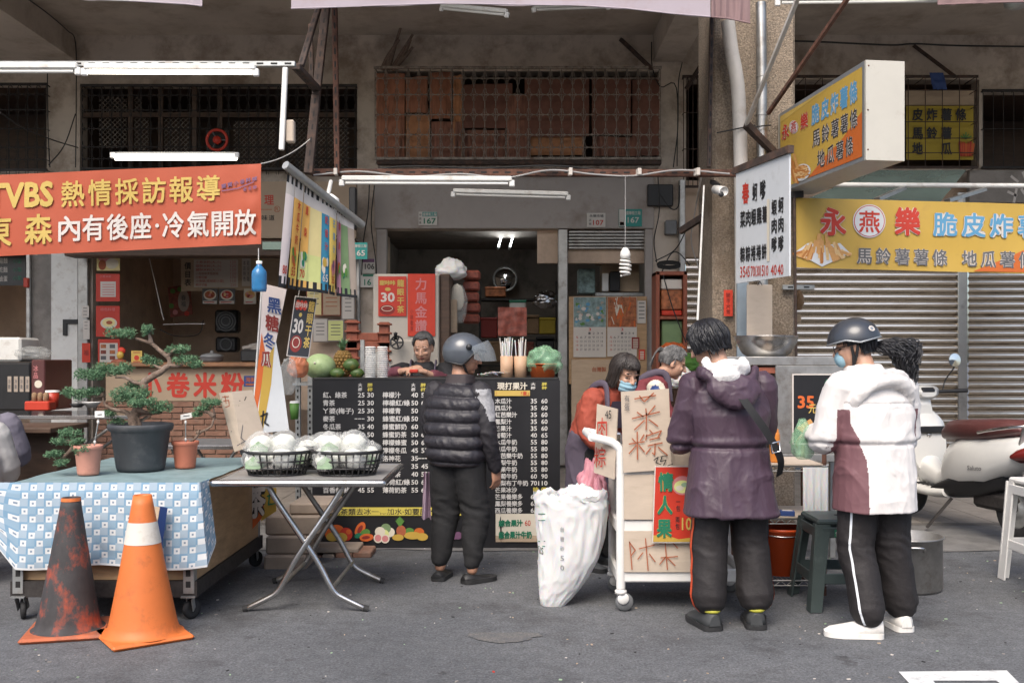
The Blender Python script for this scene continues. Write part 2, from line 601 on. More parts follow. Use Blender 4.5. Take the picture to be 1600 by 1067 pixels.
 mat('ink_leaf', '#5b8c3c', .6, var=.15)
 mat('ink_pale', '#e6ddca', .65, var=.05)
 mat('ink_pink', '#d98a8a', .6, var=.08)
 mat('fries_a', '#dca564', .6, var=.15, scale=40)
 mat('fries_b', '#e9c48b', .6, var=.15, scale=40)
 mat('fries_c', '#bf7c3d', .6, var=.15, scale=40)
 mat('sign_yellow', '#cda94b', .45, var=.05, scale=3, dirt=('#b9974a', .25, 4), bump=.1, bscale=9)
 mat('sign_orange', '#d06c2e', .45, var=.05)
 mat('sign_yellow_dark', '#b9a02c', .6, var=.12, scale=5)
 mat('sign_white', '#dfe3e6', .5, var=.04, scale=4, dirt=('#b7b9b8', .2, 5))
 mat('sign_beige', (.36, .27, .185), .6, var=.06, scale=4)
 mat('sign_frame', '#b6babd', .35, .6, var=.08)
 mat('lightbox_white', '#cdc9be', .45, var=.04, scale=5, dirt=('#a89c8a', .22, 6))
 mat('menu_black', (.016, .016, .018), .36, var=.25, scale=3, bump=.08, bscale=9)
 mat('menu_text', '#dedbd6', .55, var=.03)
 mat('menu_yellow', '#d8c75a', .55, var=.05)
 mat('plate_green', '#26948a', .4, var=.06)
 mat('plate_white', '#d9d4cb', .45, var=.05)
 mat('red_paper', '#d8432b', .65, var=.06, dirt=('#b8351f', .2, 7))
 mat('red_poster', '#cf3a26', .5, var=.06)
 mat('picture_a', '#8aa2a0', .6, var=.6, scale=16)
 mat('picture_b', '#b06a42', .6, var=.7, scale=18)
 mat('picture_c', '#8b4636', .6, var=.6, scale=22)
 mat('paper', '#ddd5cb', .7, var=.03)
 mat('cone_orange', '#e27a3a', .55, var=.08, scale=5, dirt=('#9a5a36', .22, 9), bump=.06)
 mat('cone_band', '#e5dfd4', .6, var=.05, dirt=('#b9a893', .25, 12))
 mat('cone_black', (.045, .042, .043), .75, var=.3, scale=9, dirt=('#d4562a', .36, 8), stretch=(1.3, 1.3, .8), bump=.12)
 mat('cone_base_worn', '#c56a44', .7, var=.15, scale=8, dirt=('#6d5348', .5, 6))
 mat('foliage_a', (.085, .18, .09), .6, var=.35, scale=30)
 mat('foliage_b', (.15, .27, .14), .6, var=.3, scale=30)
 mat('foliage_c', (.045, .10, .05), .6, var=.3, scale=30)
 mat('bark', (.17, .12, .09), .9, var=.45, scale=24, bump=.8, bscale=70, dirt=((.32, .26, .22), .35, 18))
 mat('pot_dark', (.05, .054, .06), .6, var=.18, scale=9, dirt=((.12, .12, .12), .25, 8))
 mat('terracotta', '#c97a60', .65, var=.08, scale=9, dirt=('#a4644f', .25, 8))
 mat('terracotta_pale', '#d99a86', .65, var=.08, scale=9, dirt=('#b57a66', .25, 8))
 mat('soil', (.05, .04, .03), .95, var=.5, scale=50, bump=.6)
 mat('cloth_blue', '#94b1c6', .8, var=.05, scale=10)
 mat('cloth_light', '#a9bccb', .8, var=.05, scale=10)
 mat('cloth_white', '#e4e6e6', .8, var=.03)
 mat('cloth_line', '#7fa5c0', .8, var=.05)
 mat('cloth_motif', '#7f93a6', .8, var=.2)
 mat('cloth_top', '#8ba3a6', .6, var=.18, scale=7, dirt=('#6d8584', .4, 5))
 mat('bag_clear', '#e8ebe8', .25, var=.04, alpha=.22)
 mat('bag_white', '#f3f3f2', .38, var=.03, sss=.5)
 mat('bag_green', '#a5d9b0', .3, var=.08, alpha=.4)
 mat('bag_pink', '#e39aa6', .45, var=.06, alpha=.9)
 mat('bag_orange', '#e08a62', .4, var=.08, alpha=.75)
 mat('cauliflower', '#eef0e4', .8, var=.08, scale=40, bump=.5, bscale=60)
 mat('veg_leaf', '#9fba98', .6, var=.2, scale=20)
 mat('watermelon', '#aec48e', .45, var=.15, scale=10, dirt=('#7f9f66', .35, 14))
 mat('papaya', '#55703a', .45, var=.25, scale=7, dirt=('#c98f3c', .3, 6))
 mat('pineapple', '#8a6a33', .7, var=.35, scale=30, bump=.8, bscale=60)
 mat('cup_paper', '#cda888', .6, var=.06)
 mat('orange_plastic', '#e0703a', .4, var=.05)
 mat('bucket_orange', '#d85420', .4, var=.06, dirt=('#a8431f', .2, 6))
 mat('red_plastic', '#c8402a', .4, var=.08)
 mat('sauce', '#e08a38', .35, var=.04)
 mat('green_plastic', (.045, .062, .060), .45, var=.15, dirt=((.10, .12, .115), .3, 8))
 mat('bottle_blue', '#3f87bd', .2, var=.2, scale=14, alpha=.85)
 mat('cabinet_cream', '#c9c1b4', .45, var=.06, dirt=('#9d9284', .25, 4))
 mat('glass_dark', (.02, .02, .022), .08, var=0, alpha=.8)
 mat('glass_green', (.16, .22, .20), .1, var=.15, scale=3, metal=.4)
 mat('mirror', (.8, .8, .8), .04, 1, var=0)
 mat('foil', (.5, .5, .5), .22, 1, var=.1, bump=.4, bscale=20)
 mat('pvc', (.52, .49, .45), .5, var=.12, scale=4, dirt=((.3, .25, .2), .35, 5))
 mat('awning', '#b3a8b0', .8, var=.05, scale=4, dirt=('#a58f8c', .25, 3))
 mat('awning_pink', '#8f7575', .8, var=.1, scale=4)
 mat('road_paint', (.62, .63, .62), .75, var=.12, scale=9, dirt=((.25, .25, .25), .35, 12))
 mat('opposite', (.34, .32, .30), .85, var=.1, scale=1)
 mat('skin', (.50, .29, .20), .5, var=.08, scale=18, sss=.08)
 mat('skin_tan', (.40, .21, .135), .5, var=.1, scale=18, sss=.08)
 mat('lip', (.36, .13, .10), .5, var=.1)
 mat('eye_dark', (.02, .014, .012), .3, var=0)
 mat('eye_white', (.55, .52, .48), .3, var=0)
 mat('hair_black', (.012, .012, .015), .38, var=.3, scale=40)
 mat('hair_brown', (.03, .023, .02), .4, var=.3, scale=40)
 mat('hair_grey', (.10, .10, .10), .5, var=.7, scale=30, dirt=((.32, .31, .30), .4, 22))
 mat('hair_greyer', (.07, .07, .07), .5, var=.6, scale=30, dirt=((.22, .21, .20), .3, 18))
 mat('vest', (.020, .018, .023), .5, var=.2, scale=8, bump=.4, bscale=48)
 mat('vest_trim', (.035, .026, .028), .75, var=.15)
 mat('sleeve_black', (.018, .016, .02), .7, var=.2)
 mat('patch_grey', (.30, .30, .31), .8, var=.25, scale=60)
 mat('trouser_black', (.013, .013, .014), .85, var=.25, scale=6, bump=.3, bscale=45)
 mat('trouser_grey', (.018, .015, .0155), .7, var=.2, scale=6, bump=.3, bscale=45)
 mat('stripe_orange', '#d9532a', .7, var=.05)
 mat('stripe_white', (.75, .78, .82), .7, var=.03)
 mat('jacket_purple', (.062, .036, .055), .5, var=.15, scale=6, bump=.2, bscale=60, stretch=(1, 1, .45))
 mat('jacket_white', (.70, .672, .65), .65, var=.02, scale=5, bump=.16, bscale=55, stretch=(1, 1, .45))
 mat('jacket_maroon', (.165, .075, .085), .65, var=.1)
 mat('fleece', (.80, .78, .76), .95, var=.05, scale=60, bump=.5, bscale=120)
 mat('helmet_dark', (.035, .04, .05), .32, var=.2, scale=5, coat=.3)
 mat('helmet_grey', (.075, .085, .10), .3, var=.15, scale=5, coat=.4)
 mat('visor', (.30, .33, .35), .06, var=0, alpha=.42)
 mat('strap', (.015, .015, .016), .7, var=.1)
 mat('shoe_black', (.015, .015, .016), .55, var=.2)
 mat('shoe_dark', (.045, .048, .05), .65, var=.2)
 mat('shoe_white', (.74, .72, .68), .55, var=.05, dirt=((.5, .46, .4), .2, 12))
 mat('shoe_yellow', '#c8c44a', .6, var=.08)
 mat('sweater_orange', '#a84c38', .8, var=.08, scale=30)
 mat('apron_purple', (.085, .068, .095), .8, var=.12)
 mat('shirt_black', (.014, .014, .016), .8, var=.15)
 mat('shirt_maroon', (.12, .03, .045), .8, var=.12)
 mat('burgundy', (.16, .028, .035), .8, var=.12)
 mat('mask_blue', '#9cc4d4', .8, var=.03)
 mat('hoodie_grey', (.46, .45, .44), .9, var=.08, scale=10)
 mat('hoodie_lavender', (.16, .15, .19), .9, var=.1)
 mat('lilac', (.42, .31, .39), .8, var=.08)
 mat('scooter_body', (.74, .73, .69), .22, var=.03, coat=.5)
 mat('seat_maroon', (.10, .035, .033), .4, var=.12, bump=.1)
 mat('tail_red', (.16, .015, .012), .15, var=.05, coat=.6)
 mat('chrome', (.8, .8, .8), .08, 1, var=0)
mats_setup()
# the place: ground, building
WY = 12.5            # back wall of the arcade
FLZ = 0.04           # arcade floor level
def pxb(mb, x0, y0, x1, y1, Y, dep, m, bev=0.0):
 """box whose front face covers the given picture rectangle at distance Y"""
 a, b = W(x0, y1, Y), W(x1, y0, Y)
 return mb.box(((a.x + b.x) / 2, Y + dep / 2, (a.z + b.z) / 2), (b.x - a.x, dep, b.z - a.z), m, bev=bev)
def zz(py, Y): return CZ + (HZ - py) / F * Y
def xx(px, Y): return (px - 800.0) / F * Y
mb = MB()
mb.sheet(lambda u, v: (-60 + 120 * u, -30 + 38.3 * v, 0.0), 4, 4, 'asphalt', smooth=False)
mb.build('road', kind='structure')
mb = MB()
def apron(u, v):
 x = -8 + 20 * u
 y0 = 7.35 + .12 * noise.noise((x * 1.7, 3, 0)) + .05 * noise.noise((x * 7, 1, 0))
 return (x, y0 + (8.45 - y0) * v, 0.006 + .03 * v)
mb.sheet(apron, 90, 3, 'apron_concrete', smooth=False)
mb.build('concrete_apron', kind='structure')
mb = MB()
mb.box((2, 14.5, FLZ / 2 - .3), (40, 12.4, FLZ + .6), 'grout')
ty = 8.36
for j in range(16):
 for i in range(64):
  x = -9.6 + i * .30
  y = ty + j * .30
  if y > 13.0:
   continue
  mb.box((x, y + .15, FLZ), (.292, .292, .008), 'tile_floor')
mb.build('arcade_floor', kind='structure')
MB().add([(-400, -400, -.35), (400, -400, -.35), (400, 400, -.35), (-400, 400, -.35)], [(0, 1, 2, 3)], 'asphalt').build('ground', kind='structure')
def gpt(px, py): 
 Y = CZ * F / (py - HZ)
 return V((xx(px, Y), Y, .004))
mb = MB()
o = [gpt(1404, 1050), gpt(1573, 1048), gpt(1600, 1075), gpt(1430, 1078)]
i_ = [gpt(1458, 1064), gpt(1556, 1064), gpt(1575, 1075), gpt(1470, 1078)]
mb.add(o + i_, [(0, 1, 5, 4), (1, 2, 6, 5), (0, 4, 7, 3)], 'road_paint')
mb.build('road_marking', kind='structure')
mb = MB()
pts = []
for k in range(26):
 a = 2 * pi * k / 26
 g = gpt(788 + 56 * cos(a) * (1 + .3 * noise.noise((k * .7, 0, 0))), 997 + 8 * sin(a) * (1 + .4 * noise.noise((k * 1.3, 5, 0))) - 5 * cos(a) ** 2)
 pts.append(g)
pass
mat('road_worn', (.140, .134, .126), .9, var=.5, scale=70, bump=.6, bscale=110, dirt=((.095, .098, .104), .7, 14))
if not mb.v:
 mb.poly(pts, 'road_worn')
mb.build('road_patch', kind='structure')
mb = MB()
for k in range(520):
 y = R.uniform(4.2, 8.0)
 x = R.uniform(-3.2, 3.4)
 s_ = R.uniform(.003, .009)
 a = R.uniform(0, pi)
 m = R.choice(['paper', 'concrete', 'concrete', 'veg_leaf', 'rubber', 'rubber', 'tile_floor', 'cardboard'])
 if R.random() < .01:
  m = 'ink_red'
 mb.box((x, y, s_ * .2), (s_ * R.uniform(.7, 2.2), s_, s_ * .5), m, rot=a)
mb.build('litter', kind='stuff')
# the arcade building
BLD = T('shophouse', 'old concrete arcade shophouse with dark mezzanine windows and shop openings', 'building', (0, WY, 0))
def wall_open(name, x0, x1, z0, z1, y, th, ops, m):
 xs = sorted(set([x0, x1] + [c for o in ops for c in (o[0], o[1]) if x0 < c < x1]))
 zs = sorted(set([z0, z1] + [c for o in ops for c in (o[2], o[3]) if z0 < c < z1]))
 mb = MB()
 for a, b in zip(xs, xs[1:]):
  run = None
  for c, d in zip(zs, zs[1:]):
   cx, cz_ = (a + b) / 2, (c + d) / 2
   inside = any(o[0] < cx < o[1] and o[2] < cz_ < o[3] for o in ops)
   if not inside:
    run = (run[0], d) if run else (c, d)
   if (inside or d == zs[-1]) and run:
    mb.box(((a + b) / 2, y + th / 2, (run[0] + run[1]) / 2), (b - a, th, run[1] - run[0]), m)
    run = None
 return mb.build(name, BLD)
OPS = [(-9, xx(73, WY), zz(268, WY), zz(130, WY)),
       (xx(125, WY), xx(558, WY), zz(268, WY), zz(132, WY)),
       (xx(590, WY), xx(1030, WY), zz(246, WY), zz(112, WY)),
       (xx(1072, WY), xx(1112, WY), zz(300, WY), zz(125, WY)),
       (xx(1190, WY), xx(1530, WY), zz(262, WY), zz(125, WY)),
       (xx(1536, WY), 9, zz(262, WY), zz(142, WY)),
       (xx(145, WY), xx(556, WY), FLZ, zz(395, WY)),
       (-9, xx(47, WY), FLZ, zz(395, WY)),
       (xx(590, WY), xx(1020, WY), FLZ, zz(358, WY)),
       (xx(1066, WY), 9, FLZ, zz(290, WY))]
CEZ = zz(55, WY)
wall_open('back_wall', -9.5, 9.5, -.3, CEZ, WY, .22, OPS, 'wall_paint')
mb = MB()
pxb(mb, 585, 268, 1022, 357, WY - .04, .035, 'fascia_paint', .006)
mb.build('fascia', BLD)
MB().box((0, 10.3, CEZ + .15), (19, 5.2, .3), 'ceiling_paint').build('ceiling', BLD)
BZ = zz(97, WY)
for x0, x1 in ((-7.6, -5.45), (1.77, 2.14)):
 mb = MB()
 mb.box(((x0 + x1) / 2, 10.15, (BZ + CEZ) / 2 - .002), (x1 - x0, 4.66, CEZ - BZ), 'ceiling_paint')
 mb.build('beam', BLD)
mb = MB()
mb.box((0, 7.85, 8.7), (19, .3, 6.6), 'concrete')
mb.build('facade_wall', BLD)
for x in (1.93, -6.6, 7.6):
 mb = MB()
 mb.box((x, 8.25, CEZ / 2 - .02), (.66, .62, CEZ), 'pebbledash', bev=.02)
 mb.build('column', BLD)
mb = MB(); pxb(mb, 47, 395, 80, 735, WY - .05, .05, 'concrete'); mb.build('pier', BLD)
mb = MB(); pxb(mb, 80, 395, 121, 735, WY - .07, .07, 'white_metal'); mb.build('pier', BLD)
for a, b in ((121, 137), (556, 562)):
 mb = MB(); pxb(mb, a, 380, b, 735, WY - .1, .1, 'steel_dull', .01); mb.build('shutter_guide', BLD)
mb = MB(); pxb(mb, 40, 395, 47, 560, WY - .1, .1, 'steel_dull', .01); mb.build('shutter_guide', BLD)
def room(name, x0, x1, y1, z1, m, mfloor='grout', z0=FLZ, ceil=None):
 mb = MB()
 y0 = WY + .22
 mb.quad((x0, y1, z0), (x1, y1, z0), (x1, y1, z1), (x0, y1, z1), m)
 mb.quad((x0, y0, z0), (x0, y1, z0), (x0, y1, z1), (x0, y0, z1), m)
 mb.quad((x1, y1, z0), (x1, y0, z0), (x1, y0, z1), (x1, y1, z1), m)
 mb.quad((x0, y0, z1), (x0, y1, z1), (x1, y1, z1), (x1, y0, z1), ceil or m)
 mb.quad((x0, y0, z0 + .004), (x1, y0, z0 + .004), (x1, y1, z0 + .004), (x0, y1, z0 + .004), mfloor)
 return mb.build(name, BLD)
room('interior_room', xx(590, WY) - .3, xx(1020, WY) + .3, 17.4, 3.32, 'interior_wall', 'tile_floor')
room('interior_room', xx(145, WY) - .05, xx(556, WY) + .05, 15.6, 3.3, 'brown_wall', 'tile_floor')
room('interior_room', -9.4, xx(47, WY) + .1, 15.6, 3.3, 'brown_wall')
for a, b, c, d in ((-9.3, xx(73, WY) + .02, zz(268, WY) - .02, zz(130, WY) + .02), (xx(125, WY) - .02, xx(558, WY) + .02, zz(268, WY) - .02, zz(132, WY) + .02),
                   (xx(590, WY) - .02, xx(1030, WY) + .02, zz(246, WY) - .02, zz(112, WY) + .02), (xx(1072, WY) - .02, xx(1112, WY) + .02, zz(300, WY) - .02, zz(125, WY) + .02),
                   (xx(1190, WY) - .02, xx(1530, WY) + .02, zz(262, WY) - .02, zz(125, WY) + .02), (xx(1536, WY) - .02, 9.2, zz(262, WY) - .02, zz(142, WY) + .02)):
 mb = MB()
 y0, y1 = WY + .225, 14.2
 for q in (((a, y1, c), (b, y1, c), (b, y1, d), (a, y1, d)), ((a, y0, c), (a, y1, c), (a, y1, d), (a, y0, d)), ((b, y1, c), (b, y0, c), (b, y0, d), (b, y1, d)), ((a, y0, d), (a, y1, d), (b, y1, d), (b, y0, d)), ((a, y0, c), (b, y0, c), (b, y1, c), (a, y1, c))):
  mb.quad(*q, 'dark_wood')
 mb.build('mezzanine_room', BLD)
for a, b in ((588, 604), (1008, 1020)):
 mb = MB(); pxb(mb, a, 358, b, 735, WY - .05, .12, 'fascia_paint', .008); mb.build('door_post', BLD)
mb = MB(); pxb(mb, 872, 358, 887, 727, WY - .03, .1, 'steel_dull', .008); mb.build('door_post', BLD)
mb = MB()
for k in range(6):
 y = 360 + k * 5
 pxb(mb, 888, y, 1008, y + 4.3, WY + .02 + .012 * (k % 2), .05, 'steel_dull', .01)
mb.build('rolled_shutter', BLD)
OB = T('apartment_building', 'plain grey apartment row across the street, behind the viewer', 'building', (0, -9, 0))
mb = MB(); mb.box((0, -10.5, 2.1), (44, 3, 4.2), 'opposite'); mb.build('wall', OB)
# mezzanine windows and grilles
def grille(px0, py0, px1, py1, Y, dep, nx, rows, mbar, name='window_grille', label='', orn=True, r=.0055, group=None):
 """welded bar cage standing off the wall: verticals, rails and curled ornaments in one lattice"""
 t = T(name, label, 'window grille', W((px0 + px1) / 2, py1, Y), group)
 mb = MB()
 x0, x1, z0, z1 = xx(px0, Y), xx(px1, Y), zz(py1, Y), zz(py0, Y)
 for i in range(nx + 1):
  x = x0 + (x1 - x0) * i / nx
  j = .004 * noise.noise((i, 1.3, 0))
  mb.tube([(x, Y + dep, z1 - .01), (x, Y + .03, z1), (x, Y, z1 - .03), (x + j, Y, z0)], r, mbar, 5)
 for k, f in enumerate(rows):
  z = z1 + (z0 - z1) * f
  mb.tube([(x0, Y - .008, z), (x1, Y - .008, z)], r * 1.1, mbar, 5)
  mb.tube([(x0, Y + dep, z), (x0, Y, z)], r, mbar, 5)
  mb.tube([(x1, Y + dep, z), (x1, Y, z)], r, mbar, 5)
 mb.build('bars', t)
 if orn:
  mo = MB()
  dx = (x1 - x0) / nx
  for f in rows[1:]:
   z = z1 + (z0 - z1) * f
   for i in range(nx + 1):
    x = x0 + dx * i
    for sx in (-1, 1):
     for sz in (-1, 1):
      if x0 - .01 <= x + sx * dx * .3 <= x1 + .01:
       mo.tube([(x + sx * dx * .36, Y - .01, z + sz * .006), (x + sx * dx * .16, Y - .012, z + sz * .018), (x + sx * .012, Y - .012, z + sz * .075)], r * .75, 'iron_light' if mbar == 'iron_light' else 'iron_bar', 4)
  mo.build('ornaments', t)
 mf = MB()
 for z in (z0, z1):
  mf.box(((x0 + x1) / 2, Y - .004, z), (x1 - x0 + .03, .025, .03), mbar)
 mf.build('grille_frame', t)
 return t
ROWS = (0, .12, .30, .52, .74, .88, 1)
grille(-60, 132, 72, 266, WY - .1, .1, 9, ROWS, 'iron_bar', label='black bar grille over the far left mezzanine window, cut by the picture edge')
grille(128, 134, 556, 264, WY - .1, .1, 28, ROWS, 'iron_bar', label='long dark iron grille over the mezzanine window above the orange banner', orn=True)
grille(586, 106, 1032, 248, WY - .32, .3, 26, ROWS, 'iron_light', label='rusty cage stuffed with cardboard above the central shop opening')
grille(1205, 120, 1526, 262, WY - .35, .32, 12, (0, .15, .32, .5, .68, .84, 1), 'rust_dark', label='thin rusty cage holding a yellow banner above the right shutters', orn=False)
grille(1536, 142, 1680, 262, WY - .05, .05, 9, (0, .5, 1), 'iron_bar', label='dark grille over the window at the right picture edge', orn=False)
grille(1068, 120, 1112, 292, WY - .1, .1, 6, (0, .33, .66, 1), 'rust_dark', label='narrow rusty grille leaning beside the concrete column', orn=False)
LT = T('lattice_screen', 'pale diamond lattice screens behind the long dark mezzanine grille', 'screen', W(340, 264, WY + .12))
def lattice(px0, py0, px1, py1, Y, st, m):
 mb = MB(); x0, x1, z0, z1 = xx(px0, Y), xx(px1, Y), zz(py1, Y), zz(py0, Y)
 for k in range(int((x1 - x0 + z1 - z0) / st) + 1):
  for sg in (1, -1):
   c = k * st
   if sg == 1:
    a = (x0 + max(0, c - (z1 - z0)), z0 + min(c, z1 - z0)); b = (x0 + min(c, x1 - x0), z0 + max(0, c - (x1 - x0)))
   else:
    a = (x0 + max(0, c - (z1 - z0)), z1 - min(c, z1 - z0)); b = (x0 + min(c, x1 - x0), z1 - max(0, c - (x1 - x0)))
   if abs(a[0] - b[0]) < .01:
    continue
   mb.bar((a[0], Y + .004 * sg, a[1]), (b[0], Y + .004 * sg, b[1]), .01, .006, m)
 mb.build('lattice_panel', LT)
for a, b, c, d in ((155, 152, 198, 232), (208, 152, 222, 232), (250, 183, 296, 240), (365, 190, 432, 264), (445, 185, 545, 262), (205, 185, 232, 236)):
 lattice(a, b, c, d, WY + .12, .062, 'iron_light')
mb = MB()
for a in (200, 247, 300, 340, 440):
 pxb(mb, a, 134, a + 7, 264, WY + .06, .05, 'dark_wood')
pxb(mb, 128, 176, 556, 183, WY + .05, .05, 'dark_wood')
mb.build('window_frame', BLD)
cardrow = [('a', 588, 116, 632, 246), ('a', 634, 120, 668, 176), ('d', 634, 178, 672, 246), ('a', 672, 114, 706, 186), ('b', 674, 190, 720, 247),
           ('d', 708, 118, 722, 246), ('c', 724, 132, 800, 200), ('b', 724, 202, 790, 246), ('b', 792, 148, 828, 246), ('c', 820, 122, 920, 214),
           ('d', 826, 212, 912, 243), ('b', 884, 128, 898, 162), ('c', 925, 122, 985, 210), ('b', 926, 214, 1000, 244), ('c', 988, 126, 1030, 244)]
LOOK = {'a': 'reddish brown', 'b': 'dark brown', 'c': 'blackened', 'd': 'orange brown'}
WHERE = ['at the left end of the cage', 'standing high beside the left end sheet', 'low beside the left end sheet', 'upright in the left half of the cage', 'low in the left half, water stained',
         'as a tall narrow strip beside the empty window', 'under the empty window of the cage', 'low under the empty window', 'tall, left of the cage middle', 'broad, in the cage middle',
         'bright and low in the cage middle', 'as a short strip hanging at the top of the cage', 'right of the cage middle', 'low, right of the cage middle', 'at the right end of the cage']
for k, (c, a, b, d, e) in enumerate(cardrow):
 mb = MB()
 Yc = WY - .2 + .02 * (k % 4)
 p = [W(a, e, Yc), W(d, e + R.uniform(-1, 1), Yc), W(d + R.uniform(-1, 1), b + R.uniform(-2, 2), Yc + .03), W(a, b + R.uniform(-2, 2), Yc + .03)]
 q = [v + V((0, .012, 0)) for v in p]
 def cs(u, v, p=p):
  g = p[0].lerp(p[1], u).lerp(p[3].lerp(p[2], u), v)
  return g + V((0, .012 * sin(u * 9 + a) * (1 + .5 * noise.noise((u * 3, v * 3, k))), 0))
 mb.sheet(cs, 14, 8, 'cage_card_' + c)
 mb.build('cardboard_sheet', label='%s cardboard sheet %s' % (LOOK[c], WHERE[k]), cat='cardboard', group='cardboard stuffed into the mezzanine cage')
mb = MB(); pxb(mb, 588, 250, 1034, 257, WY - .36, .36, 'rust_dark', .01); pxb(mb, 590, 258, 1030, 263, WY - .3, .3, 'iron_light', .01)
mb.build('window_ledge', BLD)
t = T('stick_bundle', 'bundle of dark bare sticks poking out of the cage top', 'sticks', W(615, 108, WY - .15))
for a, b, c, d in ((597, 110, 624, 62), (606, 110, 626, 44), (612, 110, 645, 54), (614, 108, 645, 74), (604, 108, 620, 66), (618, 106, 642, 62)):
 MB().tube(curve([W(a, b, WY - .18), W((a + c) / 2 + R.uniform(-3, 3), (b + d) / 2, WY - .2), W(c, d, WY - .25)]), [.03, .03, .03, .028, .027, .025, .023, .02, .018, .017, .016], 'bark', 6).build('stick', t)
for a, b in (((970, 62), (1018, 108)), ((1428, 72), (1492, 120))):
 MB().bar(W(a[0], a[1], WY - .03), W(b[0], b[1], WY - .34), .045, .045, 'rust_dark').build('cage_strut', label='dark diagonal strut above the %s cage' % ('central cardboard' if a[0] < 1000 else 'right yellow banner'), cat='strut')
MB().bar(W(1112, 75, WY - .3), W(1072, 140, WY - .1), .04, .04, 'rust_dark').build('cage_strut', label='dark diagonal strut above the narrow grille by the column', cat='strut')
# right side: canopy, shutters
SY = WY - .12
def shutter(px0, px1, label):
 t = T('roller_shutter', label, 'roller shutter', (xx((px0 + px1) / 2, SY), SY, FLZ), 'roller shutters')
 z0, z1 = FLZ + .02, zz(400, SY)
 mb = MB()
 x0, x1 = xx(px0, SY), xx(px1, SY)
 pit = .0905
 n = int((z1 - z0) / pit)
 pr = [(.012, 0), (-.002, .05), (-.024, .18), (-.037, .42), (-.034, .62), (-.016, .85), (.0, .96), (.012, 1.0)]
 rows = []
 for k in range(n):
  for (dy, f) in pr[:-1]:
   rows.append((SY + dy, z0 + pit * (k + f)))
 for j in range(len(rows) - 1):
  xs_ = [x0 + (x1 - x0) * i / 6 for i in range(7)]
  for i in range(6):
   d0 = .006 * noise.noise((xs_[i] * 1.3, rows[j][1] * .7, 0)); d1 = .006 * noise.noise((xs_[i + 1] * 1.3, rows[j][1] * .7, 0))
   mb.add([(xs_[i], rows[j][0] + d0, rows[j][1]), (xs_[i + 1], rows[j][0] + d1, rows[j][1]), (xs_[i + 1], rows[j + 1][0] + d1, rows[j + 1][1]), (xs_[i], rows[j + 1][0] + d0, rows[j + 1][1])], [(0, 1, 2, 3)], 'shutter_metal')
 mb.build('shutter_curtain', t)
 MB().box(((x0 + x1) / 2, SY - .01, z0 + .03), (x1 - x0, .05, .06), 'steel_dull', bev=.008).build('bottom_rail', t)
 return t
shutter(1071, 1497, 'closed silver shutter behind the helmeted person in white')
shutter(1512, 1700, 'closed silver shutter behind the white scooter, right of the steel post')
mb = MB(); pxb(mb, 1497, 300, 1512, 735, SY - .06, .14, 'steel', .01); mb.build('shutter_guide', BLD)
mb = MB(); pxb(mb, 1062, 280, 1071, 735, SY - .06, .14, 'steel_dull', .01); mb.build('shutter_guide', BLD)
t = T('metal_canopy', 'dull stainless awning panel with rods above the long yellow sign', 'canopy', W(1400, 315, 9.5))
mb = MB()
A = [W(1250, 315, 9.0), W(1470, 315, 9.0), W(1510, 266, 9.8), W(1370, 266, 9.8)]
mb.sheet(lambda u, v: A[0].lerp(A[1], u).lerp(A[3].lerp(A[2], u), v) + V((0, 0, .01 * noise.noise((u * 5, v * 3, 0)))), 16, 6, 'glass_green')
mb.build('canopy_sheet', t)
MB().tube([W(1300, 289, 8.8), W(1680, 291, 8.8)], .022, 'white_metal', 8).build('rod', t)
for a, b in (((1412, 294, 8.8), (1370, 312, 8.3)), ((1538, 296, 8.8), (1480, 314, 8.3))):
 MB().bar(W(*a), W(*b), .05, .03, 'steel_dull').build('bracket', t)
p = Panel.flat(1515, 266, 1690, 316, WY - .25)
t = T('shop_sign', 'grey wall sign with white brush characters at the right picture edge', 'sign', W(1600, 316, WY - .25))
mb = MB(); p.slab(mb, .08, 'concrete'); mb.build('panel', t)
mb = MB()
for s in ([(1580, 276), (1590, 284)], [(1598, 270), (1604, 284)], [(1575, 300), (1588, 306)], [(1588, 296), (1584, 316)], [(1596, 296), (1606, 312)]):
 p.stroke(mb, s, 4, 'ink_white', .004)
mb.build('lettering', t)
# wall closing the right shop above its shutters
mb = MB(); mb.box((xx(1400, WY), WY + .15, zz(345, WY)), (9.0, .1, zz(280, WY) - zz(410, WY)), 'brown_wall'); mb.build('shutter_header', BLD)
# awning valances over the street
def valance(name, pts, label, m, Y=6.9, depth=1.0):
 """cloth strip hanging from an awning edge: pts = bottom edge (px,py); the cloth runs on up and back"""
 t = T(name, label, 'awning', W(pts[0][0], pts[0][1], Y))
 P_ = [W(a, b, Y) for a, b in pts]
 n = len(P_) - 1
 def fn(u, v):
  k = min(n - 1, int(u * n)); f = u * n - k
  b = P_[k].lerp(P_[k + 1], f)
  wv = .02 * noise.noise((u * 9, v * 2, len(label))) * (1 - v)
  if v < .5:
   return b + V((0, wv, .34 * v * 2))
  q = (v - .5) * 2
  return b + V((0, depth * q, .34 + .22 * q))
 mb = MB(); mb.sheet(fn, 60, 12, m); mb.build('cloth', t)
 mb = MB(); mb.tube([P_[0] + V((0, .02, .33)), P_[-1] + V((0, .02, .33))], .02, 'galv', 8); mb.build('edge_pole', t)
 mb = MB(); mb.tube([p + V((0, -.004, .004)) for p in P_], .006, m, 5); mb.build('hem', t)
valance('awning_valance', [(455, 15), (520, 13), (600, 10), (700, 7), (800, 9), (900, 10), (980, 15), (1050, 23), (1110, 28)], 'pale lilac awning valance across the middle of the top edge', 'awning')
valance('awning_valance', [(1111, 28), (1140, 31), (1172, 38)], 'dusty pink end piece of the awning beside the column', 'awning_pink')
valance('awning_valance', [(80, -1), (200, 3), (290, 8), (316, 11)], 'pale awning corner at the top left edge', 'awning')
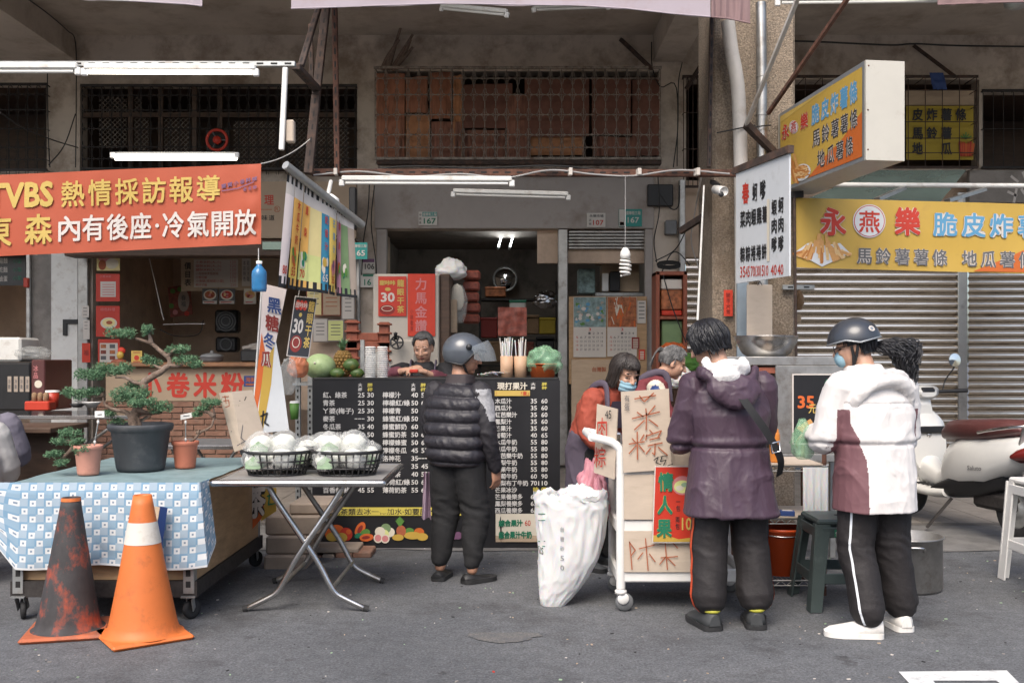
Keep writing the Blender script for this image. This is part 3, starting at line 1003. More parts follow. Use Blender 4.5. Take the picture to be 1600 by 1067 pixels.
valance('awning_valance', [(1465, 9), (1540, 6), (1660, 3)], 'pinkish awning corner at the top right edge', 'awning_pink')
# frames of slotted angle iron
def slotted(p0, p1, wx, wy, m, name, label, up=None):
 t = T(name, label, 'metal bar', V(p0))
 MB().bar(p0, p1, wx, wy, m, bev=.004, up=up).build('bar', t)
 p0, p1 = V(p0), V(p1)
 d = p1 - p0
 n = max(2, int(d.length / .09))
 x, y = frame(d, up)
 fx, fy, hx = (x, y, wx)
 view = (V((0, 0, CZ)) - (p0 + p1) / 2)
 if abs(x.dot(view)) > abs(y.dot(view)):
  nrm, side, off = x * (1 if x.dot(view) > 0 else -1), y, wx / 2
 else:
  nrm, side, off = y * (1 if y.dot(view) > 0 else -1), x, wy / 2
 mb = MB()
 dn = d.normalized()
 for i in range(n):
  c = p0 + d * ((i + .5) / n) + nrm * (off + .0015)
  a = dn * .022; b = side * .006
  mb.quad(c - a - b, c + a - b, c + a + b, c - a + b, 'dark')
 ob = mb.build('slots', t); ob['kind'] = 'stuff'
 return t
slotted(W(487, 270, 7.55), W(1155, 271, 7.55), .05, .052, 'rust', 'angle_iron_beam', 'rusty slotted beam spanning the stall under the central cage')
slotted(W(-40, 101, 6.6), W(462, 101, 6.6), .04, .035, 'galv', 'angle_iron_beam', 'galvanised slotted beam carrying the lit tube lamp at upper left')
slotted(W(523, 12, 7.5), W(527, 272, 7.5), .04, .04, 'rust', 'angle_iron_post', 'straight rusty slotted post right of the dark struts')
slotted(W(510, 10, 7.7), W(494, 150, 7.5), .06, .05, 'rust_dark', 'angle_iron_post', 'thick black upper post leaning between the dark struts')
slotted(W(494, 150, 7.5), W(482, 272, 7.4), .065, .05, 'rust_dark', 'angle_iron_post', 'grimy lower post standing on the left end of the rusty beam')
slotted(W(498, 12, 7.3), W(470, 104, 7.0), .045, .03, 'rust_dark', 'angle_iron_strut', 'dark strut sloping from the awning to the galvanised beam')
slotted(W(462, 104, 6.7), W(494, 138, 7.5), .06, .04, 'rust_dark', 'angle_iron_strut', 'short grimy strut sloping down to the black post')
slotted(W(485, 38, 7.9), W(487, 135, 7.9), .035, .03, 'rust_dark', 'angle_iron_post', 'thin slotted post hidden behind the dark struts')
slotted(W(1112, 25, 7.8), W(1108, 262, 7.7), .03, .03, 'rust_dark', 'angle_iron_post', 'thin dark post hanging beside the column edge')
for (a, b, lb) in ((((1248, -6), 6.6), ((1166, 195), 7.6), 'pale stay rod crossing in front of the steel pipe'), (((1326, -4), 6.6), ((1200, 178), 7.6), 'dark stay rod holding up the yellow light box')):
 MB().bar(W(a[0][0], a[0][1], a[1]), W(b[0][0], b[0][1], b[1]), .026, .026, 'rust' if 'dark' in lb else 'pvc').build('stay_rod', label=lb, cat='rod')
MB().bar(W(1166, 195, 7.6), W(1230, 260, 7.9), .05, .05, 'rust_dark').build('stay_rod', label='thick short bracket behind the far end of the light box', cat='rod')
t = T('drain_pipe', 'pale plastic drain pipe down the front of the column', 'pipe', W(1160, 480, 7.75))
P_ = curve([W(1137, 34, 7.8), W(1143, 80, 7.8), W(1152, 130, 7.78), W(1156, 200, 7.78), W(1158, 300, 7.78), W(1160, 520, 7.78)])
MB().tube(P_, .055, 'pvc', 14).build('pipe', t)
t = T('drain_pipe', 'thinner stainless pipe right of the plastic drain pipe', 'pipe', W(1192, 480, 7.8))
MB().tube([W(1189, 5, 7.8), W(1190, 120, 7.8), W(1192, 520, 7.8)], .042, 'steel_dull', 14).build('pipe', t)
for y in (118, 178, 202):
 MB().tube([W(1190, y, 7.8), W(1190, y + 3, 7.8)], .047, 'steel_dull', 14).build('clamp', t)
for k, (x0, x1) in enumerate(((1120, 1180), (1166, 1205))):
 wire(curve([W(x0, 208 - k * 6, 7.75), W((x0 + x1) / 2, 202 - k * 4, 7.7), W(x1, 196, 7.75)]), .006, 'cable', 'cable', None, label=['black wire tied round the column below the pipe bend', 'black wire tied round the steel pipe'][k], cat='cable')
# fluorescent lamps
def tube_lamp(name, a, b, Y, lit, label, Y2=None, hz=.0, th=.02, house=True, parentg=None):
 t = T(name, label, 'tube lamp', W((a[0] + b[0]) / 2, (a[1] + b[1]) / 2, Y))
 p0, p1 = W(a[0], a[1], Y), W(b[0], b[1], Y2 or Y)
 if house:
  u = V((0, 0, .034))
  MB().bar(p0 + u, p1 + u, .045, .04, 'white_metal', bev=.008).build('housing', t)
 d = (p1 - p0).normalized()
 for e in (p0, p1):
  MB().bar(e - d * .02, e + d * .02, .03, .05, 'white_plastic', bev=.006).build('lamp_holder', t)
 MB().tube([p0 + d * .03, p1 - d * .03], .012, lit, 10).build('tube', t)
 return t
tube_lamp('fluorescent_lamp', (132, 113), (400, 114), 6.5, 'lamp_glow', 'lit fluorescent tube under the galvanised beam at upper left')
tube_lamp('fluorescent_lamp', (-60, 112), (122, 112), 6.5, 'tube_off', 'unlit fluorescent tube at the left end of the galvanised beam')
t = tube_lamp('fluorescent_lamp', (176, 243), (370, 243), 8.6, 'lamp_glow', 'lit twin tube just above the orange banner', house=False)
MB().tube([W(180, 248, 8.6), W(370, 248, 8.6)], .0145, 'lamp_glow', 10).build('tube', t)
MB().bar(W(178, 241, 8.66), W(368, 241, 8.66), .03, .03, 'grey_plastic').build('housing', t)
tube_lamp('fluorescent_lamp', (534, 286), (800, 287), 7.5, 'tube_off', 'long unlit tube hanging right under the rusty beam')
tube_lamp('fluorescent_lamp', (708, 304), (888, 309), 9.2, 'tube_off', 'dusty unlit tube hung askew in front of the grey fascia')
tube_lamp('fluorescent_lamp', (690, 14), (792, 24), 9.5, 'tube_off', 'unlit ceiling lamp showing left below the lilac valance', Y2=9.0)
tube_lamp('fluorescent_lamp', (834, 16), (950, 12), 9.5, 'tube_off', 'unlit ceiling lamp showing right below the lilac valance', Y2=9.8)
tube_lamp('fluorescent_lamp', (1215, 5), (1470, 2), 7.4, 'tube_off', 'dusty unlit lamp at the top edge above the light box')
tube_lamp('fluorescent_lamp', (778, 388), (784, 368), 14.6, 'lamp_cool', 'left one of two short lit tubes inside the dark shop', Y2=16.0, house=False)
tube_lamp('fluorescent_lamp', (796, 388), (802, 368), 14.6, 'lamp_cool', 'right one of two short lit tubes inside the dark shop', Y2=16.0, house=False)
t = T('conduit_channel', 'white vertical channel with a switch box under the galvanised beam', 'conduit', W(444, 235, 6.55))
MB().bar(W(446, 106, 6.55), W(440, 235, 6.55), .034, .03, 'white_metal', bev=.005).build('channel', t)
pb = MB(); pxb(pb, 446, 187, 459, 222, 6.56, .06, 'cardboard_pale', .008); pb.build('switch_box', t)
t = T('dome_lamp', 'small grey dome lamp on the ceiling at the top right edge', 'ceiling lamp', W(1585, 12, 8.6))
MB().lathe([(.10, 0), (.095, -.03), (.05, -.055), (0.001, -.06)], W(1588, 4, 8.6), 'galv', 18).build('dome', t)
t = T('spiral_bulb', 'white spiral bulb hanging on a thin cord in front of the doorway', 'bulb', W(977, 432, 7.5))
c = W(977, 432, 7.5)
k_ = 7.5 / F
MB().tube([c + V((0, 0, 50 * k_)), W(977, 274, 7.5)], .003, 'cable_grey', 5).build('cord', t)
MB().lathe([(.008, .062), (.022, .06), (.024, .05), (.016, .045), (.018, .03), (.018, .02)], c + V((0, 0, 46 * k_ - .05)), 'black_plastic', 14).build('socket', t)
MB().lathe([(.020, 0), (.034, .004), (.040, .03), (.036, .055), (.022, .08), (.016, .09)], c + V((0, 0, 27 * k_)), 'white_plastic', 18).build('ballast', t)
sp = []
for i in range(110):
 a = i * .26
 rr = .030 + .010 * sin(pi * i / 109)
 sp.append(c + V((rr * cos(a), rr * sin(a), 28 * k_ - i * (27 * k_ / 110))))
MB().tube(sp, .0085, 'tube_off', 8).build('spiral', t)
# big orange banner
p = Panel.px((-40, 275, 6.0), (408, 256, 6.1), (-40, 402.5, 6.0))
t = T('orange_banner', 'orange cloth banner with yellow and white characters stretched over the left shop', 'banner', W(200, 395, 6.05))
mb = MB()
def obw(u, v): return .014 * noise.noise((u * 3, v * 1.2, 4)) + .005 * noise.noise((u * 9 + v * 2, v * 1.1, 7)) + .006 * math.exp(-((u - .97) / .02) ** 2) * sin(v * 14)
def ob_(u, v):
 return p.uv(u, v) + p.n * obw(u, v)
mb.sheet(ob_, 120, 20, 'orange_banner')
mb.build('cloth', t)
mb = MB()
SL = -.043
p.text(mb, 'TVBS', -19, 287, 84, 328, 'ink_yellow', SL, .035)
for i, ch in enumerate('熱情採訪報導'):
 x = 96 + i * 42.3
 p.text(mb, ch, x, 283 - i * 1.75, x + 37, 325 - i * 1.75, 'ink_yellow', SL, .022)
p.text(mb, '東', -22, 338, 20, 388, 'ink_yellow', SL, .025)
p.text(mb, '森', 40, 335, 83, 384, 'ink_yellow', SL, .025)
xs_ = [(92, '內'), (129, '有'), (167, '後'), (203, '座'), (254, '冷'), (293, '氣'), (331, '開'), (367, '放')]
for i, (x, ch) in enumerate(xs_):
 y = 337 - (x - 92) * .034
 p.text(mb, ch, x, y, x + 34, y + 42, 'ink_white', SL, .022)
p.disc(mb, 246, 353, 3, 3.2, 'ink_white', .003)
for i, ch in enumerate('寶寶小卷料理'):
 p.text(mb, ch, 346 + i * 9.6, 288.5 - i * 2.3, 354 + i * 9.6, 296 - i * 2.3, 'ink_purple', -.25, .03)
p.stroke(mb, [(347, 299), (372, 295), (397, 285)], 1.6, 'ink_purple', .003)
for i, ch in enumerate('老老師'):
 p.text(mb, ch, 380 + i * 8, 294 - i * 1.4, 386 + i * 8, 300 - i * 1.4, 'ink_purple', -.2, .03)
p.apply(mb, obw)
mb.build('lettering', t)
MB().tube(sag(W(408, 256, 6.1), W(484, 218, 7.4), .03), .004, 'cable_white', 5).build('tie_rope', t)
MB().tube([W(404, 388, 6.1), W(404, 412, 6.1)], .003, 'cable_white', 5).build('tie_rope', t)
t = T('hanging_bottle', 'blue plastic bottle hanging under the corner of the orange banner', 'bottle', W(405, 456, 6.1))
k_ = 6.1 / F
c = W(405, 456, 6.1)
MB().lathe([(.001, 0), (.042, .002), (.046, .02), (.046, .10), (.044, .125), (.025, .15), (.016, .16), (.016, .175)], c, 'bottle_blue', 18).build('body', t)
MB().lathe([(.019, .170), (.019, .188), (.001, .19)], c, 'bag_white', 12).build('cap', t)
# beige shop sign behind the orange banner
p = Panel.flat(100, 284, 556, 372, WY - .55)
t = T('shop_sign', 'beige shop sign board half hidden behind the orange banner', 'sign', W(330, 372, WY - .55))
mb = MB(); p.slab(mb, .12, 'sign_beige'); mb.build('panel', t)
mb = MB()
p.text(mb, '理', 413, 304, 428, 321, 'ink_red', 0, .02)
p.rect(mb, 404, 327, 425, 328, 'ink_brown')
p.disc(mb, 433, 327, 5, 5, 'ink_brown', .002); p.disc(mb, 433, 327, 4.2, 4.2, 'sign_beige', .003); p.text(mb, 'R', 430.5, 324, 435.5, 330, 'ink_brown', 0, .0, .004)
p.text(mb, '味', 409, 336, 418, 345, 'ink_black', 0, .01); p.text(mb, '道', 420, 336, 429, 345, 'ink_black', 0, .01)
mb.build('lettering', t)
mb = MB(); pxb(mb, 100, 374, 556, 400, WY - .5, .3, 'dark_wood', .01); pxb(mb, 410, 378, 450, 390, WY - .53, .03, 'glass_green'); mb.build('header', BLD)
mb = MB(); pxb(mb, 545, 292, 556, 358, 9.2, .1, 'black_plastic', .01); mb.build('speaker', label='tall narrow black loudspeaker hung beside the house number 165', cat='loudspeaker')
# house numbers
def plate(px0, py0, px1, py1, Y, label, bgm, items, th=.012):
 p = Panel.flat(px0, py0, px1, py1, Y)
 t = T('number_plate', label, 'house number', W((px0 + px1) / 2, py1, Y))
 mb = MB(); p.slab(mb, th, bgm); mb.build('plate', t)
 mb = MB()
 for it in items:
  if it[0] == 'r':
   p.rect(mb, *it[1:5], it[5], .002)
  else:
   p.text(mb, it[0], *it[1:5], it[5], 0, .02, .004)
 mb.build('lettering', t)
FY = WY - .06
plate(654, 331, 683, 352, FY, 'white and green number plate 167 at the left of the grey fascia', 'plate_white',
      [('r', 660, 331.5, 682.5, 338.5, 'plate_green'), ('國華街三段', 661, 332.5, 682, 338, 'plate_white'), ('167', 662, 341, 681, 350, 'ink_green'), ('中', 655, 334, 658.5, 338, 'ink_grey'), ('西', 655, 340, 658.5, 344, 'ink_grey'), ('區', 655, 346, 658.5, 350, 'ink_grey')])
plate(917, 333, 946, 355, FY, 'white plate with red number 107 on the grey fascia', 'plate_white',
      [('永樂市場', 921, 335, 943, 340, 'ink_grey'), ('107', 926.5, 344, 943, 352, 'ink_red'), ('店', 920, 342, 924, 346, 'ink_grey'), ('號', 920, 348, 924, 352, 'ink_grey')])
plate(967, 327, 1003, 354, FY, 'teal number plate 167 with a white left strip, right on the grey fascia', 'plate_green',
      [('r', 967.5, 327.5, 976, 353.5, 'plate_white'), ('國華街三段', 978, 330, 1001, 336, 'plate_white'), ('167', 980.5, 339.5, 998.5, 348.5, 'plate_white'), ('r', 968.5, 347, 975, 352.5, 'ink_brown')])
plate(549, 379, 574, 405, 9.1, 'teal number plate 165 beside the striped menu banners', 'plate_green',
      [('國華街三段', 550, 382, 573, 387, 'plate_white'), ('165', 552.5, 391, 570.5, 400, 'plate_white')])
plate(560, 404, 586, 427, FY, 'small white plate 106 on the wall left of the doorway', 'plate_white', [('r', 567, 404.5, 585, 410, 'ink_purple'), ('106', 570, 412, 585, 421, 'ink_black')])
plate(560, 428, 586, 449, FY, 'small grey green plate 16 under the plate 106', 'plate_white', [('r', 567, 428.5, 585, 432, 'ink_green'), ('16', 569, 436, 580, 446, 'ink_green')])
# white hand painted sign
p = Panel.px((1150, 272, 7.25), (1233, 238, 6.42), (1150, 443, 7.25))
t = T('menu_board', 'white board of black hand painted snacks and red prices by the column', 'sign', W(1190, 440, 6.8))
mb = MB(); p.slab(mb, .012, 'sign_white'); mb.build('panel', t)
mb = MB()
def hp(ch, x, y, wd, h, m='ink_black', b=.03):
 p.text(mb, ch, x, y, x + wd, y + h, m, -.12, b)
hp('春', 1160, 286, 11, 34, 'ink_red'); hp('蚵', 1176, 286, 8, 30); hp('嗲', 1188, 281, 9, 32)
for i, ch in enumerate('菜肉蝦雞薯'):
 hp(ch, 1157 + i * 8.6, 330 - i * 2, 8, 27)
for i, ch in enumerate('粽粽捲捲餅'):
 hp(ch, 1157 + i * 8.4, 386 - i * 1.2, 7.6, 25)
for i, ch in enumerate('蝦肉嗲'):
 hp(ch, 1206, 312 + i * 29, 8.5, 25)
for i, ch in enumerate('蚵肉嗲'):
 hp(ch, 1216.5, 308 + i * 30, 8.5, 26)
for ch, x, wd in (('35', 1157, 8), ('45', 1165.5, 6.5), ('70', 1173.5, 6.5), ('130', 1180.5, 7), ('15', 1188, 6), ('10', 1195, 6), ('40', 1205, 9), ('40', 1215.5, 9)):
 hp(ch, x, 417 - (x - 1157) * .06, wd, 17, 'ink_red', .01)
p.poly(mb, [(1199, 312), (1203, 311), (1203, 408), (1199, 409)], 'ink_pale', .004)
mb.build('lettering', t)
MB().bar(W(1148, 268, 7.3), W(1236, 233, 6.4), .04, .05, 'rust_dark').build('top_bar', t)
# yellow light box
p = Panel.px((1216, 180, 7.9), (1353, 94, 6.5), (1216, 303, 7.9))
pe = Panel.px((1353, 94, 6.5), (1415, 98, 6.55), (1353, 250, 6.5))
t = T('light_box', 'yellow and orange box sign of fries jutting over the pavement', 'sign', W(1330, 280, 7.0))
a0, a1, b0 = p.tl, p.tr, p.bl
b1 = a1 + (b0 - a0); 
b1 = V((a1.x, a1.y, W(1353, 250, 6.5).z))
off = V((.26, .02, -.004))
mb = MB()
vs = [a0, a1, b1, b0] + [q + off for q in (a0, a1, b1, b0)]
mb.add(vs, [(1, 5, 6, 2), (4, 0, 3, 7), (0, 4, 5, 1), (3, 2, 6, 7), (5, 4, 7, 6), (0, 1, 2, 3)], 'lightbox_white')
mb.build('case', t)
def q4(x, y, o=.004): return p.at(x, y, o)
top = lambda x: 180 + (x - 1216) * (94 - 180) / 137.0
bot = lambda x: 303 + (x - 1216) * (250 - 303) / 137.0
def lb(u, v):
 x = 1216 + 137 * u
 return (x, top(x) + (bot(x) - top(x)) * v)
mb = MB()
p.poly(mb, [lb(.015, .0), lb(.015, 1), lb(.985, 1), lb(.985, 0)], 'sign_frame', .003)
mb.build('face_frame', t)
mb = MB()
p.poly(mb, [lb(.03, .04), lb(.03, .955), lb(.965, .955), lb(.965, .05)], 'sign_yellow', .005)
p.poly(mb, [lb(.35, .955), lb(.52, .80), lb(.72, .70), lb(.86, .58), lb(.965, .5), lb(.965, .955)], 'sign_orange', .006)
p.poly(mb, [lb(.03, .05), lb(.03, .12), lb(.6, .05), lb(.6, .045)], 'ink_yellow', .006)
mb.build('face', t)
mb = MB()
def lt(ch, u, v, du, dv, m, b=.02, o=.008):
 (x0, y0), (x1, y1) = lb(u, v), lb(u + du, v + dv)
 sl = (lb(u + du, v + dv)[1] - lb(u, v + dv)[1]) / (x1 - x0)
 ytop = lb(u, v)[1]
 p.text(mb, ch, x0, ytop, x1, lb(u, v + dv)[1], m, sl, b, o)
p.disc(mb, *lb(.185, .27), 7.2, 10.2, 'sign_white', .0065); p.disc(mb, *lb(.185, .27), 6.4, 9.2, 'ink_red', .007); p.disc(mb, *lb(.185, .27), 5.9, 8.6, 'sign_white', .0075)
for ch, u in (('永', .05), ('樂', .265)):
 lt(ch, u, .17, .085, .2, 'ink_white', .06, .0065); lt(ch, u, .17, .085, .2, 'ink_red', .03)
lt('燕', .155, .2, .06, .14, 'ink_red', .02)
for i, ch in enumerate('脆皮炸薯條'):
 u = .39 + i * .108
 lt(ch, u, .14 + .0 * i, .092, .24, 'ink_white', .085, .0065); lt(ch, u, .14, .092, .24, 'ink_blue', .03)
for i, ch in enumerate('馬鈴薯薯條'):
 lt(ch, .40 + i * .107, .43, .088, .21, 'ink_white', .05, .0068); lt(ch, .40 + i * .107, .43, .088, .21, 'ink_black', .02)
for i, ch in enumerate('地瓜薯條'):
 lt(ch, .455 + i * .107, .69, .088, .21, 'ink_white', .05, .0068); lt(ch, .455 + i * .107, .69, .088, .21, 'ink_black', .02)
mb.build('lettering', t)
mb = MB()
(cx_, cy_) = lb(.28, .86)
p.disc(mb, cx_, cy_, 15, 12, 'sign_white', .0082, -.7); p.disc(mb, cx_ - .5, cy_ - 1, 12.5, 9.5, 'fries_c', .0088, -.7)
for k in range(34):
 a = R.uniform(0, 6.28); r_ = sqrt(R.random())
 x, y = cx_ + 10 * r_ * cos(a), cy_ + 8.5 * r_ * sin(a)
 p.stroke(mb, [(x - 3, y + R.uniform(-3, 3)), (x + 3, y + R.uniform(-4, 3))], 2, R.choice(['fries_a', 'fries_b', 'fries_c']), .0092 + k * .00003)
for k in range(14):
 x, y = lb(R.uniform(.10, .22), R.uniform(.64, .9))
 p.stroke(mb, [(x - 2, y - 10), (x + 3, y + 9)], 3.2, R.choice(['fries_a', 'fries_b', 'fries_c']), .0092 + k * .00004)
mb.build('fries_picture', t)
mb = MB()
for fx, fy in ((1357, 103), (1410, 108), (1356, 172), (1410, 169), (1356, 234), (1410, 236), (1384, 98), (1404, 98), (1386, 246)):
 q = pe.at(fx, fy, .002)
 mb.ell(q, (.006, .004, .006), 'rust', n=8, k=5)
ob = mb.build('screws', t); ob['kind'] = 'stuff'
# long yellow fries sign
p = Panel.px((1241, 309, 7.7), (1720, 322, 7.7), (1241, 418, 7.7))
t = T('yellow_banner', 'long yellow fries banner over the closed shutters', 'banner', W(1420, 420, 7.7))
mb = MB()
ybw = lambda u, v: .007 * noise.noise((u * 6, v * 2, 9))
mb.sheet(lambda u, v: p.uv(u, v) + p.n * ybw(u, v), 100, 20, 'sign_yellow')
mb.build('cloth', t)
SL = 13 / 479.0
mb = MB()
def yt(ch, x, y, wd, h, m, b=.02, o=.003):
 p.text(mb, ch, x, y, x + wd, y + h, m, SL, b, o)
for ch, x in (('永', 1281), ('樂', 1397)):
 yt(ch, x, 323, 41, 46, 'ink_white', .065, .002); yt(ch, x, 323, 41, 46, 'ink_red', .035, .004)
p.disc(mb, 1357.5, 346, 25.5, 26, 'sign_white', .002, n=40); p.disc(mb, 1357.5, 346, 24, 24.6, 'ink_red', .003, n=40); p.disc(mb, 1357.5, 346, 22.8, 23.4, 'sign_white', .004, n=40)
yt('燕', 1341, 329, 33, 35, 'ink_red', .02, .005)
for i, ch in enumerate('脆皮炸薯條'):
 x = 1457 + i * 44
 yt(ch, x, 331 + i * 1.1, 38, 39, 'ink_grey', .115, .002); yt(ch, x, 331 + i * 1.1, 38, 39, 'ink_white', .1, .003); yt(ch, x, 331 + i * 1.1, 38, 39, 'ink_blue', .025, .005)
for s_, x0 in (('馬鈴薯薯條', 1338), ('地瓜薯條', 1502)):
 for i, ch in enumerate(s_):
  yt(ch, x0 + i * 29.5, 386 + (x0 - 1338 + i * 29) * SL, 24, 27, 'ink_white', .055, .002); yt(ch, x0 + i * 29.5, 386 + (x0 - 1338 + i * 29) * SL, 24, 27, 'ink_grey', .02, .004)
p.poly(mb, [(1520, 424), (1575, 402), (1640, 372), (1700, 358), (1719, 428)], 'sign_orange', .001)
p.apply(mb, ybw)
mb.build('lettering', t)
mb = MB()
p.poly(mb, [(1242, 394), (1284, 417), (1328, 396), (1312, 380), (1290, 384), (1262, 380)], 'sign_white', .002)
for k in range(60):
 f = R.random()
 x = 1285 + R.uniform(-36, 36)
 h = 36 * (1 - abs(x - 1285) / 40)
 y = 404 - R.random() * h
 dx = (x - 1285) * .25
 p.stroke(mb, [(x - dx * .3, y - 8), (x + dx + R.uniform(-2, 2), min(415 - abs(x - 1285) * .5, y + 9))], R.uniform(3.2, 4.6), R.choice(['fries_a', 'fries_a', 'fries_b', 'fries_c']), .003 + k * .00005)
p.apply(mb, ybw)
mb.build('fries_picture', t)
MB().tube([W(1241, 300, 7.68), W(1244, 560, 7.68)], .011, 'rust_dark', 8).build('sign_pole', t)
MB().bar(W(1236, 305, 7.7), W(1254, 304, 7.7), .06, .05, 'black_plastic').build('corner_clamp', t)
# faded yellow banner in the right cage
p = Panel.flat(1416, 165, 1521, 250, WY - .2)
t = T('yellow_banner', 'faded yellow banner with black brush characters inside the right cage', 'banner', W(1470, 250, WY - .2))
mb = MB(); mb.sheet(lambda u, v: p.uv(u, v) + p.n * .012 * noise.noise((u * 3, v * 9, 2)), 20, 16, 'sign_yellow_dark'); mb.build('cloth', t)
mb = MB()
for row, y in (('皮炸薯條', 170), ('馬鈴薯', 199), ('地 瓜', 223)):
 for i, ch in enumerate(row):
  if ch != ' ':
   p.text(mb, ch, 1424 + i * 22.5, y, 1441 + i * 22.5, y + 20, 'ink_black', 0, .03, .024)
mb.build('lettering', t)
mb = MB()
for k in range(16):
 p.stroke(mb, [(1497 + k * 1.6, 222 + R.uniform(-2, 4)), (1500 + k * 1.2, 245)], 1.5, R.choice(['ink_orange', 'ink_red']), .024)
for k in range(5):
 p.stroke(mb, [(1507, 218), (1500 + k * 4, 208 + abs(k - 2) * 3)], 2, 'ink_leaf', .026)
mb.build('pineapple_picture', t)
mb = MB(); pxb(mb, 1416, 142, 1522, 165, WY - .16, .04, 'cardboard'); mb.build('cardboard_sheet', label='brown cardboard above the faded yellow banner in the right cage', cat='cardboard')
mb = MB(); mb.sheet(lambda u, v: W(1452 + 22 * u + 6 * v, 114 + 26 * v, WY - .38) + V((0, .03 * noise.noise((u * 4, v * 4, 1)), 0)), 8, 8, 'ink_navy'); mb.build('cloth_rag', label='blue rag hanging over the right cage', cat='rag')
# hanging strip menus
Y1, Y2 = 6.3, 6.8
TLn, TRn, BLn, BRn = W(449, 272, Y1), W(551, 338, Y2), W(432, 438, Y1), W(556, 466, Y2)
BLn.z = W(440, 448, Y1).z
t = T('strip_menu_row', 'row of coloured fruit drink strips hanging with black fringe under a rod', 'banner row', TLn)
MB().tube([W(446, 258, Y1 - .05), W(566, 352, Y2 + .06)], .028, 'galv', 10).build('rod', t)
n = 9
cols = ['paper', 'sign_orange', 'ink_pale', 'ink_leaf', 'ink_blue', 'sign_yellow', 'ink_pink', 'ink_leaf', 'paper']
base = ['ink_pink', 'ink_orange', 'sign_yellow', 'ink_pale', 'ink_blue', 'sign_yellow', 'ink_purple', 'ink_leaf', 'cardboard_pale']
names = ['', '木瓜牛奶', '鳳梨', '', '奶昔汁', '芒果汁', '芋頭', '', '']
pr = ['80', '55', '70', '', '65', '35', '', '', '']
mat('strip_a', '#f3e6e2', .6, var=.05); mat('strip_b', '#f5bb62', .6, var=.1); mat('strip_c', '#e6eb9a', .6, var=.12); mat('strip_d', '#3f93b4', .6, var=.08)
mat('strip_e', '#f7d66e', .6, var=.08); mat('strip_f', '#b4808f', .6, var=.12); mat('strip_g', '#7f9a6c', .6, var=.15); mat('strip_h', '#b5a596', .6, var=.12); mat('strip_i', '#f6e3a0', .6, var=.1)
SM = ['strip_a', 'strip_b', 'strip_b', 'strip_i', 'strip_d', 'strip_e', 'strip_f', 'strip_g', 'strip_h']
WID = [0, .11, .25, .36, .51, .62, .74, .82, .91, 1.0]
for k in range(9):
 u0, u1 = WID[k], WID[k + 1]
 def pos(u, v, o=0.0, u0=u0, u1=u1):
  uu = u0 + (u1 - u0) * u
  a = TLn.lerp(TRn, uu); b = BLn.lerp(BRn, uu)
  q = a.lerp(b, v)
  return q + V((.014 * sin((u + k * .6) * 2.4 + v * .8) * (.3 + .7 * v) + o, -.5 * o, 0))
 s = MB()
 def mm(u, v, k=k):
  if v < .08:
   return 'ink_black' if int(u * 4) % 2 == 0 else 'ink_white'
  if v > .90:
   return 'ink_black' if (v > .965 or int(u * 4) % 2 == 0) else SM[k]
  if v < .16:
   return 'ink_white'
  return SM[k] if v < .62 else ('strip_c' if k in (2, 3) else ('strip_e' if k == 1 else SM[k]))
 s.sheet(pos, 8, 30, mm)
 ob = s.build('strip', t)
 tx = MB()
 nm = names[k]
 for i, ch in enumerate(nm):
  v0 = .18 + i * (.42 / max(2, len(nm)))
  o = pos(.35, v0 + .09, .006); tx.text(ch, o, pos(.72, v0 + .09, .006) - o, pos(.35, v0, .006) - o, 'ink_red' if k != 5 else 'ink_blue', .02)
 if pr[k]:
  o = pos(.2, .88, .006); tx.text(pr[k], o, pos(.75, .88, .006) - o, pos(.2, .80, .006) - o, 'ink_red' if k != 4 else 'ink_white', .015)
 if k in (1, 2, 4, 5, 6, 7):      # printed fruit
  for q in range(7):
   a, b = R.uniform(.25, .75), R.uniform(.64, .76)
   c0 = pos(a, b, .004 + q * .0005)
   tx.poly([c0 + (pos(a + .14, b) - pos(a, b)) * cos(j * pi / 6) + V((0, 0, .03 * sin(j * pi / 6))) for j in range(12)],
     R.choice([['ink_brown', 'ink_leaf', 'ink_orange'], ['ink_leaf', 'ink_green', 'ink_pale'], ['ink_pale', 'ink_white', 'sign_yellow'], ['ink_purple', 'ink_leaf', 'ink_pink']][[1, 2, 4, 5, 6, 7].index(k) % 4]))
 if tx.v:
  tx.build('lettering', ob)
t = T('clamp_lamp', 'white clip-on lamp shade with a looped cord in front of the striped menus', 'lamp', W(510, 330, 6.9))
MB().lathe([(.03, .09), (.05, .07), (.085, .0), (.082, 0), (.045, .066)], W(512, 324, 6.7), 'white_plastic', 18, M=Matrix.Rotation(radians(35), 3, 'Y')).build('shade', t)
MB().tube([W(511, 312, 6.7), W(517, 284, 7.2)], .015, 'white_plastic', 8).build('stem', t)
MB().tube(curve([W(518, 318, 6.7), W(530, 345, 6.7), W(527, 368, 6.7), W(510, 374, 6.7), W(498, 355, 6.7), W(494, 325, 6.75)]), .004, 'cable', 5).build('cord', t)
# hanging black poster
p = Panel.px((461, 462, 6.7), (495.5, 466, 6.75), (447.5, 556, 6.6))
t = T('hanging_poster', 'black poster priced 30 hanging over the left end of the stall counter', 'poster', W(470, 558, 6.65))
mb = MB(); p.slab(mb, .006, 'ink_white'); mb.build('border', t)
def hq(u, v, o=.003): return p.uv(u, v, o)
mb = MB(); mb.quad(hq(.035, .015), hq(.035, .985), hq(.965, .985), hq(.965, .015), 'menu_black'); mb.build('sheet', t)
mb = MB()
def ut(s_, u0, v0, u1, v1, m, b=.02, o=.006):
 a = hq(u0, v1, o); mb.text(s_, a, hq(u1, v1, o) - a, hq(u0, v0, o) - a, m, b)
for i in range(3):
 mb.poly([hq(.17 + i * .17 + .10 * cos(a * .4), .15 + .085 * sin(a * .4), .0045) for a in range(16)], 'ink_red')
ut('甜咔咔', .08, .10, .62, .20, 'ink_white', .02)
